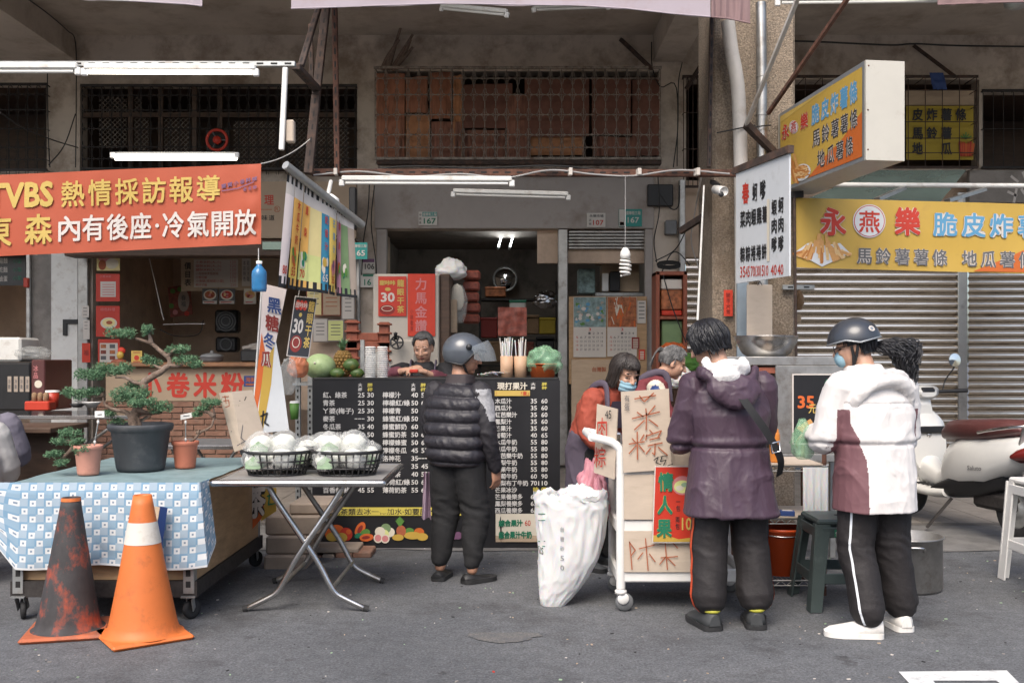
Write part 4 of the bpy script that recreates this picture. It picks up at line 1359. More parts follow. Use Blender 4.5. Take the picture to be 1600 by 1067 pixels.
ut('30', .10, .38, .55, .62, 'ink_white', .035)
mb.poly([hq(.36 + .07 * cos(a * .4), .31 + .035 * sin(a * .4), .0045) for a in range(16)], 'ink_yellow')
for i, ch in enumerate('龍眼干茶'):
 ut(ch, .66, .06 + i * .2, .94, .25 + i * .2, 'ink_yellow', .025)
mb.poly([hq(.33 + .26 * cos(a * .3), .79 + .14 * sin(a * .3), .0045) for a in range(21)], 'ink_darkred')
mb.poly([hq(.33 + .17 * cos(a * .3), .77 + .09 * sin(a * .3), .0055) for a in range(21)], 'ink_pale')
mb.poly([hq(.33 + .14 * cos(a * .3), .77 + .075 * sin(a * .3), .006) for a in range(21)], 'ink_darkred')
mb.build('lettering', t)
for a in ((466, 462), (490, 465)):
 MB().tube([W(a[0], a[1] + 2, 6.7), W(a[0] + 4, 440, 6.75)], .002, 'cable_white', 4).build('string', t)
# security camera, cables, small wall things
t = T('security_camera', 'small white security camera under the end of the rusty beam', 'camera', W(1122, 300, 7.4))
M_ = Matrix.Rotation(radians(-28), 3, 'Z') @ Matrix.Rotation(radians(62), 3, 'X')
MB().lathe([(.001, -.09), (.034, -.088), (.036, .04), (.036, .055), (.033, .058), (.033, .045), (.001, .045)], W(1126, 298, 7.45), 'white_plastic', 18, M=Matrix.Rotation(radians(15), 3, 'Z') @ Matrix.Rotation(radians(105), 3, 'X')).build('housing', t)
MB().ell(W(1127, 304, 7.40), (.02, .012, .02), 'ink_black').build('lens', t)
MB().bar(W(1122, 290, 7.5), W(1112, 284, 7.6), .03, .03, 'black_plastic').build('bracket', t)
cabs = [([W(490, 274, 7.5), W(560, 268, 7.5), W(640, 276, 7.5), W(720, 272, 7.5), W(790, 278, 7.5), W(860, 266, 7.5), W(930, 273, 7.5), W(990, 275, 7.5), W(1060, 266, 7.5), W(1140, 272, 7.5)], 'cable_grey', 'grey cable wound along the rusty beam'),
  ([W(560, 268, 7.6), W(640, 260, 7.6), W(750, 263, 7.6), W(860, 259, 7.6), W(940, 266, 7.6), W(1000, 270, 7.6)], 'cable', 'black cable looping just above the rusty beam'),
  ([W(45, 0, 9.6), W(75, 22, 10.5), W(105, 48, 11.5), W(118, 68, 12.3), W(119, 160, 12.38), W(118, 262, 12.38)], 'cable', 'black cable running down the left beam and pier'),
  ([W(74, 112, 12.3), W(75, 200, 12.4), W(78, 262, 12.4)], 'cable', 'thin black cable on the left edge of the left pier'),
  ([W(0, 176, 9.0), W(40, 202, 9.6), W(85, 220, 10.5), W(122, 231, 12.3)], 'cable', 'black cable sloping across the far left grille'),
  ([W(118, 178, 12.3), W(100, 228, 12.3), W(76, 258, 12.3)], 'cable', 'thin black cable swinging over the left pier'),
  ([W(1205, 64, 11), W(1280, 66, 11.2), W(1390, 71, 11.5), W(1430, 69, 11.6), W(1500, 72, 11.8), W(1660, 74, 12.3)], 'cable', 'thick black cable crossing the ceiling above the light box'),
  ([W(1018, 66, 12.4), W(1019, 104, 12.4), W(1032, 136, 12.2), W(1057, 138, 12.4), W(1058, 260, 12.4)], 'cable', 'black cable down the wall right of the central cage'),
  ([W(1066, 98, 12.3), W(1060, 130, 12.3), W(1059, 200, 12.4), W(1052, 262, 12.4)], 'cable', 'second black cable hanging right of the central cage'),
  ([W(1028, 275, 12), W(1030, 330, 12), W(1022, 375, 12.2), W(1026, 410, 12.3)], 'cable', 'dangling cable at the right door post'),
  ([W(1030, 302, 11.9), W(1048, 326, 11.9), W(1060, 322, 11.9), W(1062, 290, 11.9)], 'cable', 'loop of black cable on the wall right of the fascia'),
  ([W(1024, 408, 11.8), W(1055, 390, 11.8), W(1074, 356, 11.6)], 'cable', 'black cable rising to the right beside the doorway'),
  ([W(1028, 440, 11.5), W(1046, 400, 11.6), W(1060, 395, 11.6), W(1078, 415, 11.6)], 'cable', 'thin dark wire sagging beside the red cabinet'),
  ([W(1036, 430, 10.9), W(1050, 478, 10.9), W(1062, 510, 10.8), W(1072, 535, 10.6)], 'cable', 'black cord draped over the red cabinet'),
  ([W(1096, 276, 7.6), W(1086, 330, 9), W(1080, 378, 10.5), W(1092, 420, 11), W(1100, 450, 11)], 'cable_white', 'pale cord dropping from the rusty beam'),
  ([W(578, 268, 11.9), W(575, 330, 12), W(568, 376, 12.2), W(565, 430, 12.3)], 'cable', 'black cable down the wall behind plate 165'),
  ([W(585, 290, 12), W(580, 350, 12.2), W(588, 420, 12.35), W(586, 500, 12.4)], 'cable', 'dark cable beside the left door post'),
  ([W(232, 398, 13), W(242, 440, 13), W(252, 485, 13), W(256, 500, 13)], 'cable_white', 'white cable on the dark wall of the left shop'),
  ([W(255, 507, 13.2), W(290, 506, 13.2), W(320, 506, 13.2)], 'cable_white', 'short white cable across the left shop wall'),
  ([W(250, 515, 13.2), W(275, 525, 13.2), W(310, 522, 13.2), W(318, 500, 13.2)], 'cable', 'dark looped cable on the left shop wall')]
for pts, m, lb_ in cabs:
 wire(curve(pts), .011 if 'thick' in lb_ else .007, m, 'cable', None, label=lb_, cat='cable')
for k, x in enumerate((525, 891, 998, 1089)):
 mb = MB(); c = W(x, 269, 7.5); mb.box(c, (.028, .062, .05 + .006 * (k % 2)), 'paper', rot=.1 * k, bev=.004)
 mb.build('tape_tag', label=['white tape wrapped round the left end of the rusty beam', 'white tape on the rusty beam above the hung tube', 'white tape on the rusty beam right of the spiral bulb cord', 'white tape near the right end of the rusty beam'][k], cat='tape', group='white tape on the rusty beam')
mb = MB(); pxb(mb, 1012, 288, 1052, 322, WY - .1, .1, 'black_plastic', .01); mb.build('meter_box', label='dark meter box on the wall between fascia and column', cat='meter box')
mb = MB(); pxb(mb, 1040, 344, 1058, 366, WY - .12, .12, 'grey_plastic', .01); mb.build('switch_box', label='small grey switch box below the dark meter box', cat='switch box')
mb = MB()
for k in range(5):
 mb.tube([W(1045 + 18 * cos(a * .63 + k) , 412 + 4 * sin(a * .63 + k) + k, 11.4) for a in range(11)], .01, 'cable', 5)
mb.build('cable_coil', label='coil of black cable lying on the red cabinet', cat='cable')
MB().tube([W(1100, 290, 7.3), W(1097, 350, 7.3), W(1090, 500, 7.3)], [.006, .007, .009], 'white_metal', 8).build('pole', label='thin white pole standing left of the column', cat='pole')
MB().bar(W(1062, 362, 8.5), W(1118, 327, 8.3), .05, .05, 'rust_dark').build('wall_bracket', label='dark bracket arm left of the column', cat='bracket')
p = Panel.flat(1131, 453, 1145, 494, 7.9)
t = T('paper_strip', 'red paper strip pasted on the column under the security camera', 'paper strip', W(1138, 494, 7.9))
mb = MB(); p.slab(mb, .004, 'red_paper'); mb.build('sheet', t)
mb = MB(); p.vtext(mb, '開市大吉', 1134, 457, 1141, 491, 'ink_darkred'); mb.build('lettering', t)
p = Panel.flat(1152, 440, 1168, 560, 7.66)
mb = MB(); p.slab(mb, .03, 'picture_a'); mb.build('board', label='blue grey board hanging behind the cardboard on the column', cat='board')
mat('board_blue', (.22, .27, .31), .7, var=.15)
bpy.data.objects['board'].data.materials[0] = MATS['board_blue']
mb = MB(); pxb(mb, 1167, 445, 1207, 530, 7.5, .012, 'cardboard_pale', .004); mb.build('cardboard_sheet', label='blank pale cardboard hanging under the white menu board', cat='cardboard')
wire(curve([W(1184, 446, 7.48), W(1187, 440, 7.46), W(1191, 446, 7.48)]), .003, 'cable', 'wire_hook', None, label='wire hook on the blank pale cardboard', cat='hook')
# fruit drink stall: counter with black menu banner
CY = 7.45
CTZ = zz(590, CY)          # counter top
t = T('stall_counter', 'long drink stall counter behind the black menu banner', 'counter', (xx(680, CY), 7.8, 0))
mb = MB(); a, b = xx(488, CY), xx(874, CY); mb.box(((a + b) / 2, 7.83, CTZ - .012), (b - a, .70, .024), 'black_plastic', bev=.006); mb.build('countertop', t)
mb = MB(); mb.box(((a + b) / 2, 7.86, CTZ / 2), (b - a - .02, .60, CTZ - .06), 'grey_plastic'); mb.build('cabinet_body', t)
slt = T('slotted_stand', 'grey slotted angle stand at the left end of the drink counter', 'stand', W(474, 760, 7.5))
for x in (466, 485):
 for yy in (7.5, 7.95):
  m_ = MB(); p0 = W(x, 592, 7.5); m_.box((p0.x, yy, CTZ / 2), (.035, .035, CTZ), 'galv')
  for k in range(26):
   m_.box((p0.x, yy - .019, .05 + k * .047), (.012, .003, .02), 'dark')
  m_.build('leg', slt)
MB().box((xx(475, 7.5), 7.72, CTZ - .05), (.16, .5, .02), 'galv').build('shelf', slt)
MB().box((xx(475, 7.5), 7.72, .5), (.16, .5, .02), 'galv').build('shelf', slt)
p = Panel.px((488, 594, CY - .02), (875, 594, CY - .02), (488, 861, CY - .02))
t = T('menu_banner', 'black vinyl menu banner of drink prices hung across the stall counter', 'banner', W(680, 861, CY))
def bw(u, v):
 return .004 * noise.noise((u * 5, v * 2.5, 3)) + .009 * math.exp(-((u - .735 - v * .03) / .012) ** 2)
mb = MB()
mb.sheet(lambda u, v: p.uv(u, v) + p.n * bw(u, v), 180, 60, 'menu_black')
mb.build('vinyl', t)
mb = MB()
def row(x, y, s_, m='menu_text', h=9.6, wch=9.4, b=.022):
 L = sum(1.0 if ord(c) > 0x2e00 else .55 for c in s_)
 p.text(mb, s_, x, y - h / 2, x + L * wch, y + h / 2, m, 0, b)
def num(x1, y, s_, m='menu_text', h=7.6, wd=5.3):
 if s_ == '---': h = 1.4
 p.text(mb, s_, x1 - len(s_) * wd, y - h / 2, x1, y + h / 2, m, 0, .02)
for x in (563, 646):
 p.vtext(mb, '大杯', x - 3.5, 598, x + 3.5, 612, 'menu_text', .03); p.vtext(mb, '胖杯', x + 11, 598, x + 20, 612, 'menu_yellow', .03)
c1 = [('紅、綠茶', '25', '30'), ('青茶', '25', '30'), ('ㄚ婆(梅子)', '25', '30'), ('麥茶', '---', '30'), ('冬瓜茶', '35', '40'), ('冬瓜紅/綠', '40', '50'), ('冬瓜青', '40', '50'),
      ('梅子紅/綠', '40', '50'), ('百香青', '45', '55'), ('百香綠', '45', '55'), ('金桔茶', '45', '55'), ('百香奶', '45', '55'), ('百香紅/綠', '45', '55')]
for i, (s_, a_, b_) in enumerate(c1):
 y = 617 + i * 12.35
 row(505, y, s_); num(570, y, a_); num(584.5, y, b_)
c2 = [('檸檬汁', '40', '50'), ('檸檬紅/綠', '50', '60'), ('檸檬青', '50', '60'), ('蜂蜜紅/綠', '50', '60'), ('蜂蜜鮮奶', '60', '70'), ('蜂蜜奶茶', '50', '60'), ('檸檬蜂蜜', '50', '60'), ('檸檬冬瓜', '45', '55'),
      ('洛神花', '35', '---'), ('柳丁汁', '35', '45'), ('薄荷茶', '40', '50'), ('薄荷紅/綠', '50', '60'), ('薄荷奶茶', '55', '65')]
for i, (s_, a_, b_) in enumerate(c2):
 y = 617 + i * 12.35
 row(598, y, s_); num(653.5, y, a_); num(669, y, b_)
p.text(mb, '現打果汁', 777, 597, 824, 609, 'ink_pale', 0, .03)
p.vtext(mb, '大杯', 829, 597, 837, 609, 'menu_text', .03); p.vtext(mb, '胖杯', 846, 597, 855, 609, 'menu_yellow', .03)
p.rect(mb, 773, 610, 828, 618.5, 'ink_yellow', .002); p.text(mb, '若需稀釋「杯蓋」', 775, 611, 826, 618, 'ink_red', 0, .02, .004)
c3 = [('木瓜汁', '35', '60'), ('西瓜汁', '35', '60'), ('紅芭樂汁', '35', '60'), ('鳳梨汁', '35', '60'), ('芒果汁', '35', '60'), ('葡萄汁', '40', '65'), ('木瓜牛奶', '55', '80'), ('西瓜牛奶', '55', '80'),
      ('紅芭樂牛奶', '55', '80'), ('鳳梨牛奶', '55', '80'), ('芒果牛奶', '55', '80'), ('葡萄牛奶', '60', '90'), ('酪梨布丁牛奶', '70', '110'), ('芒果冰沙', '時', '價'), ('芒果養樂多', '65', '90'), ('鳳梨養樂多', '65', '90'), ('西瓜養樂多', '65', '90')]
for i, (s_, a_, b_) in enumerate(c3):
 y = 626.5 + i * 10.65
 row(773.5, y, s_, h=9, wch=8.6)
 if a_ == '時':
  row(833, y, a_, 'menu_yellow', 9, 8.6); row(845, y, b_, 'menu_yellow', 9, 8.6)
 else:
  num(839, y, a_, h=7.4, wd=4.9); num(855.5, y, b_, h=7.4, wd=4.9)
p.rect(mb, 507, 792, 760, 805, 'menu_yellow', .002)
p.text(mb, '＊花茶類去冰一律加水‧如要原汁請先告知‧謝謝', 510, 793.5, 755, 804, 'ink_black', 0, .01, .004)
p.rect(mb, 774.5, 802, 872, 846, 'ink_pale', .002)
p.poly(mb, [(774.5, 846), (774.5, 836), (800, 840), (830, 834), (872, 841), (872, 846)], 'cardboard', .0025)
p.text(mb, '綜合果汁', 779, 811, 817, 822, 'ink_green', 0, .05, .004); p.text(mb, '60', 820, 812, 829, 821, 'ink_red', 0, .01, .004)
p.text(mb, '綜合果汁牛奶', 779, 829, 831, 841, 'ink_green', 0, .05, .004)
p.apply(mb, bw)
mb.build('lettering', t)
mb = MB()
def fr(cx, cy, rx, ry, m, o, rot=0): p.disc(mb, cx, cy, rx, ry, m, o, rot)
fr(517, 833, 9, 10, 'ink_orange', .002); fr(526, 828, 12, 9, 'ink_orange', .0022); fr(541, 834, 10, 10.5, 'ink_red', .0024); fr(520, 838, 10, 7, 'sign_yellow', .0028); fr(534, 839, 9, 7.5, 'sign_yellow', .003); fr(524, 829, 6, 4, 'ink_orange', .0032); fr(545, 830, 4, 4, 'ink_orange', .0034)
fr(563, 826, 7, 12, 'ink_orange', .002, .5); fr(563, 826, 3.2, 7, 'ink_darkred', .0023, .5); fr(571, 832, 8, 6, 'ink_leaf', .0026, -.4); fr(573, 839, 11, 6, 'ink_orange', .003, -.1); fr(572, 839, 6.5, 2.6, 'ink_darkred', .0033, -.1); fr(560, 836, 6, 4, 'ink_green', .0028, -.3)
for x, y, m in ((594, 830, 'ink_pale'), (603, 825, 'strip_g'), (609, 831, 'ink_pale'), (600, 834, 'strip_c')):
 fr(x, y, 8, 7.5, m, .002 + (x % 7) * .0001)
fr(591, 840, 7, 7.5, 'ink_pale', .003); fr(591, 840, 5, 5.5, 'ink_pink', .0033); fr(602, 841, 7, 7, 'ink_pale', .0031); fr(602, 841, 5, 5, 'ink_pink', .0034)
for k in range(7): p.stroke(mb, [(625, 822), (619 + k * 2, 807 + abs(k - 3) * 2)], 2, 'ink_leaf', .003 + k * .0001)
fr(627, 829, 7.5, 9, 'ink_brown', .0036); fr(622, 839, 9, 5, 'sign_yellow', .0038); fr(645, 836, 14, 6, 'sign_yellow', .0034); fr(655, 831, 8, 7, 'sign_orange', .0032); fr(640, 829, 7, 5, 'ink_leaf', .003); fr(660, 838, 9, 6, 'sign_yellow', .0036)
for x in (690, 700, 710, 716): fr(x, 836, 6, 6, 'ink_purple', .003 + x * 1e-6)
fr(690, 828, 6, 5, 'ink_white', .0036); fr(745, 815, 4, 7, 'ink_pale', .003); fr(748, 812, 3, 6, 'sign_yellow', .0034)
p.apply(mb, bw)
mb.build('fruit_picture', t)
mb = MB()
for x in (494, 569, 664, 770, 868):
 c = p.at(x, 858, .012)
 mb.tube([c + V((.010 * cos(a * .8), 0, .010 * sin(a * .8))) for a in range(9)], .003, 'steel', 5)
ob = mb.build('eyelets', t); ob['kind'] = 'stuff'
t = T('watermelon', 'large pale green watermelon on the left end of the counter', 'fruit', W(500, 592, 7.7))
c = W(500, 573, 7.7); k_ = 7.7 / F
MB().ell(c + V((0, 0, .001)), (24.5 * k_, 24 * k_, 20.5 * k_), 'watermelon', n=28, k=18).build('rind', t)
MB().ell(c + V((-.018, -.118, 0.03)), (.008, .005, .008), 'ink_pale').build('stem_scar', t)
for nm, cx, cy, rx, rz, lb_ in (('papaya', 527, 583, 12, 8, 'green papaya touching the watermelon'), ('papaya', 558.5, 583, 11.5, 8, 'green papaya beside the bag of cup lids'), ('papaya', 549, 570, 13, 10, 'papaya lying on top of the two others')):
 t = T(nm, lb_, 'fruit', W(cx, cy + rz, 7.62))
 c = W(cx, cy, 7.62)
 mb = MB(); mb.tube([c + V((-rx * .00485, 0, 0)), c + V((-rx * .0038, 0, 0)), c + V((-rx * .002, 0, 0)), c + V((rx * .001, 0, 0)), c + V((rx * .003, 0, 0)), c + V((rx * .0046, 0, 0))],
                       [.006, rz * .0030, rz * .0046, rz * .0049, rz * .0039, .008], 'papaya', 16)
 mb.build('skin', t)
 MB().ell(c + V((rx * .0047, 0, 0)), (.006, .007, .007), 'bark').build('stalk', t)
t = T('pineapple', 'small pineapple with a spiky crown behind the papayas', 'fruit', W(537, 590, 7.85))
c = W(536, 568, 7.85)
mb = MB()
for i in range(9):
 for j in range(14):
  a = j * 2 * pi / 14 + (i % 2) * .22
  ph = -1.1 + i * .27
  q = c + V((.068 * cos(ph) * cos(a), .068 * cos(ph) * sin(a), .10 * sin(ph)))
  mb.ell(q, (.017, .017, .018), 'pineapple', n=6, k=4)
mb.ell(c, (.066, .066, .1), 'pineapple'); mb.build('fruit_body', t)
mb = MB()
for k in range(34):
 a = R.uniform(0, 6.28); l_ = R.uniform(.05, .13); sp_ = R.uniform(.02, .075) * (1.4 - l_ * 4)
 b0 = c + V((0, 0, .085))
 tip = b0 + V((sp_ * cos(a), sp_ * sin(a), l_)); mid = b0 + V((sp_ * .35 * cos(a), sp_ * .35 * sin(a), l_ * .6))
 s_ = V((-sin(a), cos(a), 0)) * .011
 mb.add([b0 - s_, b0 + s_, mid + s_, mid - s_, tip], [(0, 1, 2, 3), (3, 2, 4)], 'foliage_b')
ob = mb.build('crown', t)
def crumpled(name, c, r, m, label, cat, seed=0, top=1.25, amp=.22, parent=None, n=40, k=26, sq=1.0):
 mb = MB()
 def fn(u, v):
  a = u * 2 * pi; f = -pi / 2 + pi * v
  q = V((cos(f) * cos(a), cos(f) * sin(a), sin(f)))
  d = 1 + amp * noise.noise(q * 2.2 + V((seed, 0, 0))) + amp * .7 * abs(noise.noise(q * 5 + V((0, seed, 0)))) + amp * .3 * noise.noise(q * 11 + V((0, 0, seed)))
  s_ = top if q.z > .5 else 1
  return V(c) + V((r[0] * q.x * d, r[1] * q.y * d, max(-.9, q.z * (1 + (s_ - 1) * max(0, q.z - .5) * 2)) * r[2] * (d if q.z > -.3 else 1)))
 mb.sheet(fn, n, k, m)
 return mb.build(name, parent, label, cat) if parent is None else mb.build(name, parent)
t = T('lid_stack', 'stack of white cup lids in a clear bag on the counter', 'cup lids', W(588, 591, 7.55))
c = W(588, 591, 7.55); k_ = 7.55 / F
mb = MB()
for i in range(15):
 z = .012 + i * .0158
 for (dx, dy) in ((-.045, 0), (.045, .01)):
  mb.lathe([(.001, z + .008), (.034, z + .008), (.040, z + .002), (.043, z), (.043, z - .003)], c + V((dx, dy, 0)), 'white_plastic', 16)
ob = mb.build('lids', t)
crumpled('bag', c + V((0, 0, .095)), (.098, .07, .10), 'bag_clear', '', '', 4, 1, .18, t)
mb = MB(); pxb(mb, 563, 531, 569, 590, 7.9, .04, 'galv'); mb.build('angle_iron_post', label='short perforated metal upright behind the bag of cup lids', cat='metal bar')
t = T('straw_holder', 'paper cups full of plastic wrapped straws on the counter', 'straw holder', W(803, 590, 7.6))
c = W(803, 590, 7.6)
for dx in (-.055, .05):
 MB().lathe([(.001, .003), (.046, .003), (.05, .165), (.047, .165), (.043, .02)], c + V((dx, 0, 0)), 'cup_paper', 20).build('cup', t)
for k in range(34):
 dx = R.choice((-.055, .05)); a = R.uniform(0, 6.28); r_ = R.uniform(0, .034)
 b0 = c + V((dx + r_ * cos(a), r_ * sin(a), .02)); tp = b0 + V((r_ * cos(a) * .5 + R.uniform(-.015, .015), r_ * sin(a) * .5, R.uniform(.24, .29)))
 MB().tube([b0, tp], .0042, R.choice(['white_plastic', 'bag_white', 'paper']), 6).build('straw', t)
t = T('orange_basin', 'orange plastic basin inside a pale green bag on the counter end', 'basin', W(848, 590, 7.6))
c = W(848, 590, 7.6)
MB().lathe([(.001, .004), (.088, .004), (.108, .10), (.114, .104), (.110, .108), (.09, .02), (.001, .012)], c, 'orange_plastic', 28).build('basin', t)
crumpled('bag', c + V((.012, 0, .12)), (.128, .115, .12), 'bag_green', '', '', 15, .9, .34, t)
mb = MB()
for k in range(4):
 mb.sheet(lambda u, v, k=k: V(W(758 + k * 6, 588, 7.6)) + V((.16 * u - .06, .12 * v - .05, .012 + .007 * k + .012 * noise.noise((u * 5, v * 5, k)))), 8, 6, 'bag_white')
mb.build('plastic_bag', label='flat pile of clear plastic bags on the counter beside the helmet wearer', cat='bag')
t = T('display_fridge', 'cream upright cabinet with two red posters behind the counter', 'cabinet', W(640, 640, 9.3))
mb = MB(); pxb(mb, 583, 428, 686, 720, 9.3, .62, 'cabinet_cream', .012); mb.build('body', t)
mb = MB(); pxb(mb, 686.5, 428, 703, 720, 9.35, .55, 'dark_wood', .01); mb.build('side_panel', t)
p = Panel.flat(591, 432, 635, 494, 9.285)
o = T('red_poster', 'red poster priced 30 with a dark bowl on the cream cabinet', 'poster', W(613, 494, 9.28))
mb = MB(); p.slab(mb, .004, 'red_poster'); mb.build('sheet', o)
mb = MB()
p.text(mb, '甜咔咔', 593, 438, 618, 446, 'ink_yellow', 0, .05); p.text(mb, '30', 595, 457, 617, 472, 'ink_white', 0, .03)
p.disc(mb, 606, 452, 4.5, 2.8, 'ink_yellow'); p.vtext(mb, '龍眼干茶', 620, 436, 632, 490, 'ink_yellow', .03)
p.disc(mb, 605, 484, 12, 8, 'ink_darkred'); p.disc(mb, 605, 482, 9, 4.5, 'ink_pale', .003); p.disc(mb, 605, 482, 8, 3.6, 'ink_darkred', .004)
mb.build('lettering', o)
p = Panel.flat(637, 428, 680, 525, 9.285)
o = T('red_poster', 'long red paper with pale brush characters on the cream cabinet', 'poster', W(658, 525, 9.28))
mb = MB(); p.slab(mb, .004, 'red_paper'); mb.build('sheet', o)
mb = MB(); p.vtext(mb, '力馬金讚', 648, 433, 668, 520, 'ink_pink', .02); p.vtext(mb, '小林敬賀', 641, 482, 646, 518, 'ink_darkred', .0); mb.build('lettering', o)
t = T('wooden_rack', 'red carved wooden rack standing left of the cream cabinet', 'rack', W(574, 640, 8.9))
for a, b, c_, d in ((541, 500, 559, 640), (592, 503, 608, 640), (559, 520, 592, 533), (541, 533, 608, 545)):
 mb = MB(); pxb(mb, a, b, c_, d, 8.9, .07, 'red_wood', .008); mb.build('post' if c_ - a < 20 else 'rail', t)
for k in range(6):
 mb = MB(); pxb(mb, 538, 502 + k * 14, 562, 505 + k * 14, 8.87, .1, 'red_wood', .004); mb.build('moulding', t)
 mb = MB(); pxb(mb, 589, 505 + k * 14, 611, 508 + k * 14, 8.87, .1, 'red_wood', .004); mb.build('moulding', t)
t = T('ice_shaver', 'cream machine with a black hand wheel behind the grey haired woman', 'machine', W(628, 600, 8.75))
mb = MB(); pxb(mb, 606, 530, 650, 640, 8.9, .3, 'cabinet_cream', .02); mb.build('body', t)
MB().lathe([(.05, -.01), (.062, -.01), (.062, .012), (.05, .012), (.05, -.01)], W(620, 535, 8.8), 'black_plastic', 20, M=Matrix.Rotation(radians(80), 3, 'X')).build('wheel', t)
for a in range(5):
 d = V((cos(a * 1.257), .15 * sin(a * 1.257), sin(a * 1.257))) * .055
 MB().tube([W(620, 535, 8.8), W(620, 535, 8.8) + d], .008, 'black_plastic', 6).build('spoke', t)
MB().lathe([(.001, 0), (.016, 0), (.016, .05), (.02, .06), (.001, .07)], W(618, 531, 8.8), 'black_plastic', 12).build('hub', t)
crumpled('plastic_bag', W(705, 425, 9.9), (.155, .13, .09), 'bag_white', 'white knotted plastic bag on top of the cream cabinet', 'bag', 21, 1.5, .2)
t = T('snack_pack', 'tall translucent bag of pale slices hanging right of the cream cabinet', 'bag', W(716, 520, 9.6))
crumpled('bag', W(716, 476, 9.6), (.085, .06, .20), 'bag_clear', '', '', 30, 1, .12, t); crumpled('contents', W(714, 466, 9.62), (.07, .045, .13), 'ink_pale', '', '', 33, 1, .1, t)
t = T('snack_pack', 'dark red wrapped packs stacked behind the hanging clear bag', 'packs', W(740, 520, 10))
for k in range(5):
 mb = MB(); pxb(mb, 722 + k % 2, 422 + k * 17, 750 - k % 3, 437 + k * 17, 10 + .02 * k, .2, 'picture_c', .02); mb.build('pack', t)
mb = MB(); pxb(mb, 702, 468, 714, 520, 9.5, .08, 'cardboard', .006); mb.build('paper_box', label='slim brown box standing beside the cream cabinet', cat='box')
p = Panel.flat(778, 480, 823, 525, 9.0)
t = T('gift_bag', 'clear gift bag with dark red print behind the straw holder', 'bag', W(800, 525, 9.0))
mb = MB(); mb.sheet(lambda u, v: p.uv(u, v) + p.n * .02 * noise.noise((u * 4, v * 4, 5)), 14, 14, 'picture_c'); mb.build('front', t)
# inside the dark shop
t = T('round_mirror', 'round convex mirror on the back wall of the dark shop', 'mirror', W(790, 458, 17.0))
c = W(789, 436, 16.9); k_ = 16.9 / F
Mx = Matrix.Rotation(radians(90), 3, 'X')
MB().lathe([(.001, .05), (.06, .047), (.12, .035), (.17, .016), (.19, 0)], c, 'mirror', 30, M=Mx).build('glass', t)
MB().tube([c + V((.2 * cos(a * pi / 15), 0, .2 * sin(a * pi / 15))) for a in range(31)], .016, 'steel_dull', 8).build('rim', t)
t = T('storage_shelf', 'dark steel shelf stacked with boxes at the back of the shop', 'shelf', W(790, 640, 15.5))
for y in (466, 495, 530, 570):
 mb = MB(); pxb(mb, 746, y, 872, y + 3, 15.5, .5, 'iron_bar'); mb.build('shelf_board', t)
for x in (748, 868):
 mb = MB(); pxb(mb, x, 440, x + 4, 690, 15.5, .06, 'iron_bar'); mb.build('post', t)
GOODS = [('storage_box', 796, 471, 822, 491, 'white_plastic', 'white and green tub on the shop shelf'), ('storage_box', 750, 498, 777, 528, 'ink_darkred', 'dark red carton on the shop shelf'), ('storage_box', 824, 494, 842, 522, 'cardboard_dark', 'small brown carton on the shop shelf'),
         ('storage_box', 843, 498, 868, 522, 'sign_yellow_dark', 'dull yellow carton on the shop shelf'), ('storage_box', 756, 535, 800, 566, 'cardboard_dark', 'wide brown carton on the lower shop shelf'), ('storage_box', 838, 528, 866, 560, 'black_plastic', 'black tub on the lower shop shelf'),
         ('storage_box', 758, 450, 790, 464, 'picture_b', 'flat printed box on the top shop shelf'), ('storage_box', 804, 536, 834, 566, 'picture_c', 'printed box beside the wide brown carton')]
for nm, a, b, c_, d, m, lb_ in GOODS:
 t = T(nm, lb_, 'box', W((a + c_) / 2, d, 15.5)); mb = MB(); pxb(mb, a, b, c_, d - .5, 15.5, .35, m, .012); mb.build('body', t)
 mb = MB(); pxb(mb, a - .5, b - 2, c_ + .5, b + 2, 15.49, .37, 'ink_green' if 'green' in lb_ else m, .01); mb.build('lid', t)
crumpled('foil_bag', W(853, 470, 13.4), (.16, .1, .12), 'foil', 'shiny silver foil bag beside the steel door post', 'bag', 51, 1, .3)
t = T('wall_shelf', 'metal shelf above the calendar board', 'shelf', W(970, 470, 12.9)); mb = MB(); pxb(mb, 930, 457, 1012, 463, 12.9, .5, 'galv', .006); mb.build('shelf_board', t)
for k, (a, b, c_, d, m, lb_) in enumerate(((940, 413, 999, 456, 'cardboard', 'big brown carton on the shelf above the calendars'), (932, 396, 990, 412, 'cardboard_dark', 'dark flat carton on top of the big brown carton'), (953, 424, 969, 455, 'ink_black', 'black gift box in front of the big brown carton'),
                                           (941, 427, 951, 455, 'white_plastic', 'small white and red can box at the shelf edge'), (904, 420, 930, 458, 'picture_a', 'blurry bundle of bags behind the steel door post'))):
 mb = MB(); Yq = 13.1 - .09 * (k in (2, 3)); pxb(mb, a, b, c_, d, Yq, .3 if k not in (2, 3) else .08, m, .008); mb.build('carton', label=lb_, cat='box')
t = T('notice_board', 'wooden board holding two picture calendars right of the doorway post', 'board', W(950, 560, 12.3))
mb = MB(); pxb(mb, 889, 463, 1011, 600, 12.3, .03, 'plywood', .005); mb.build('panel', t)
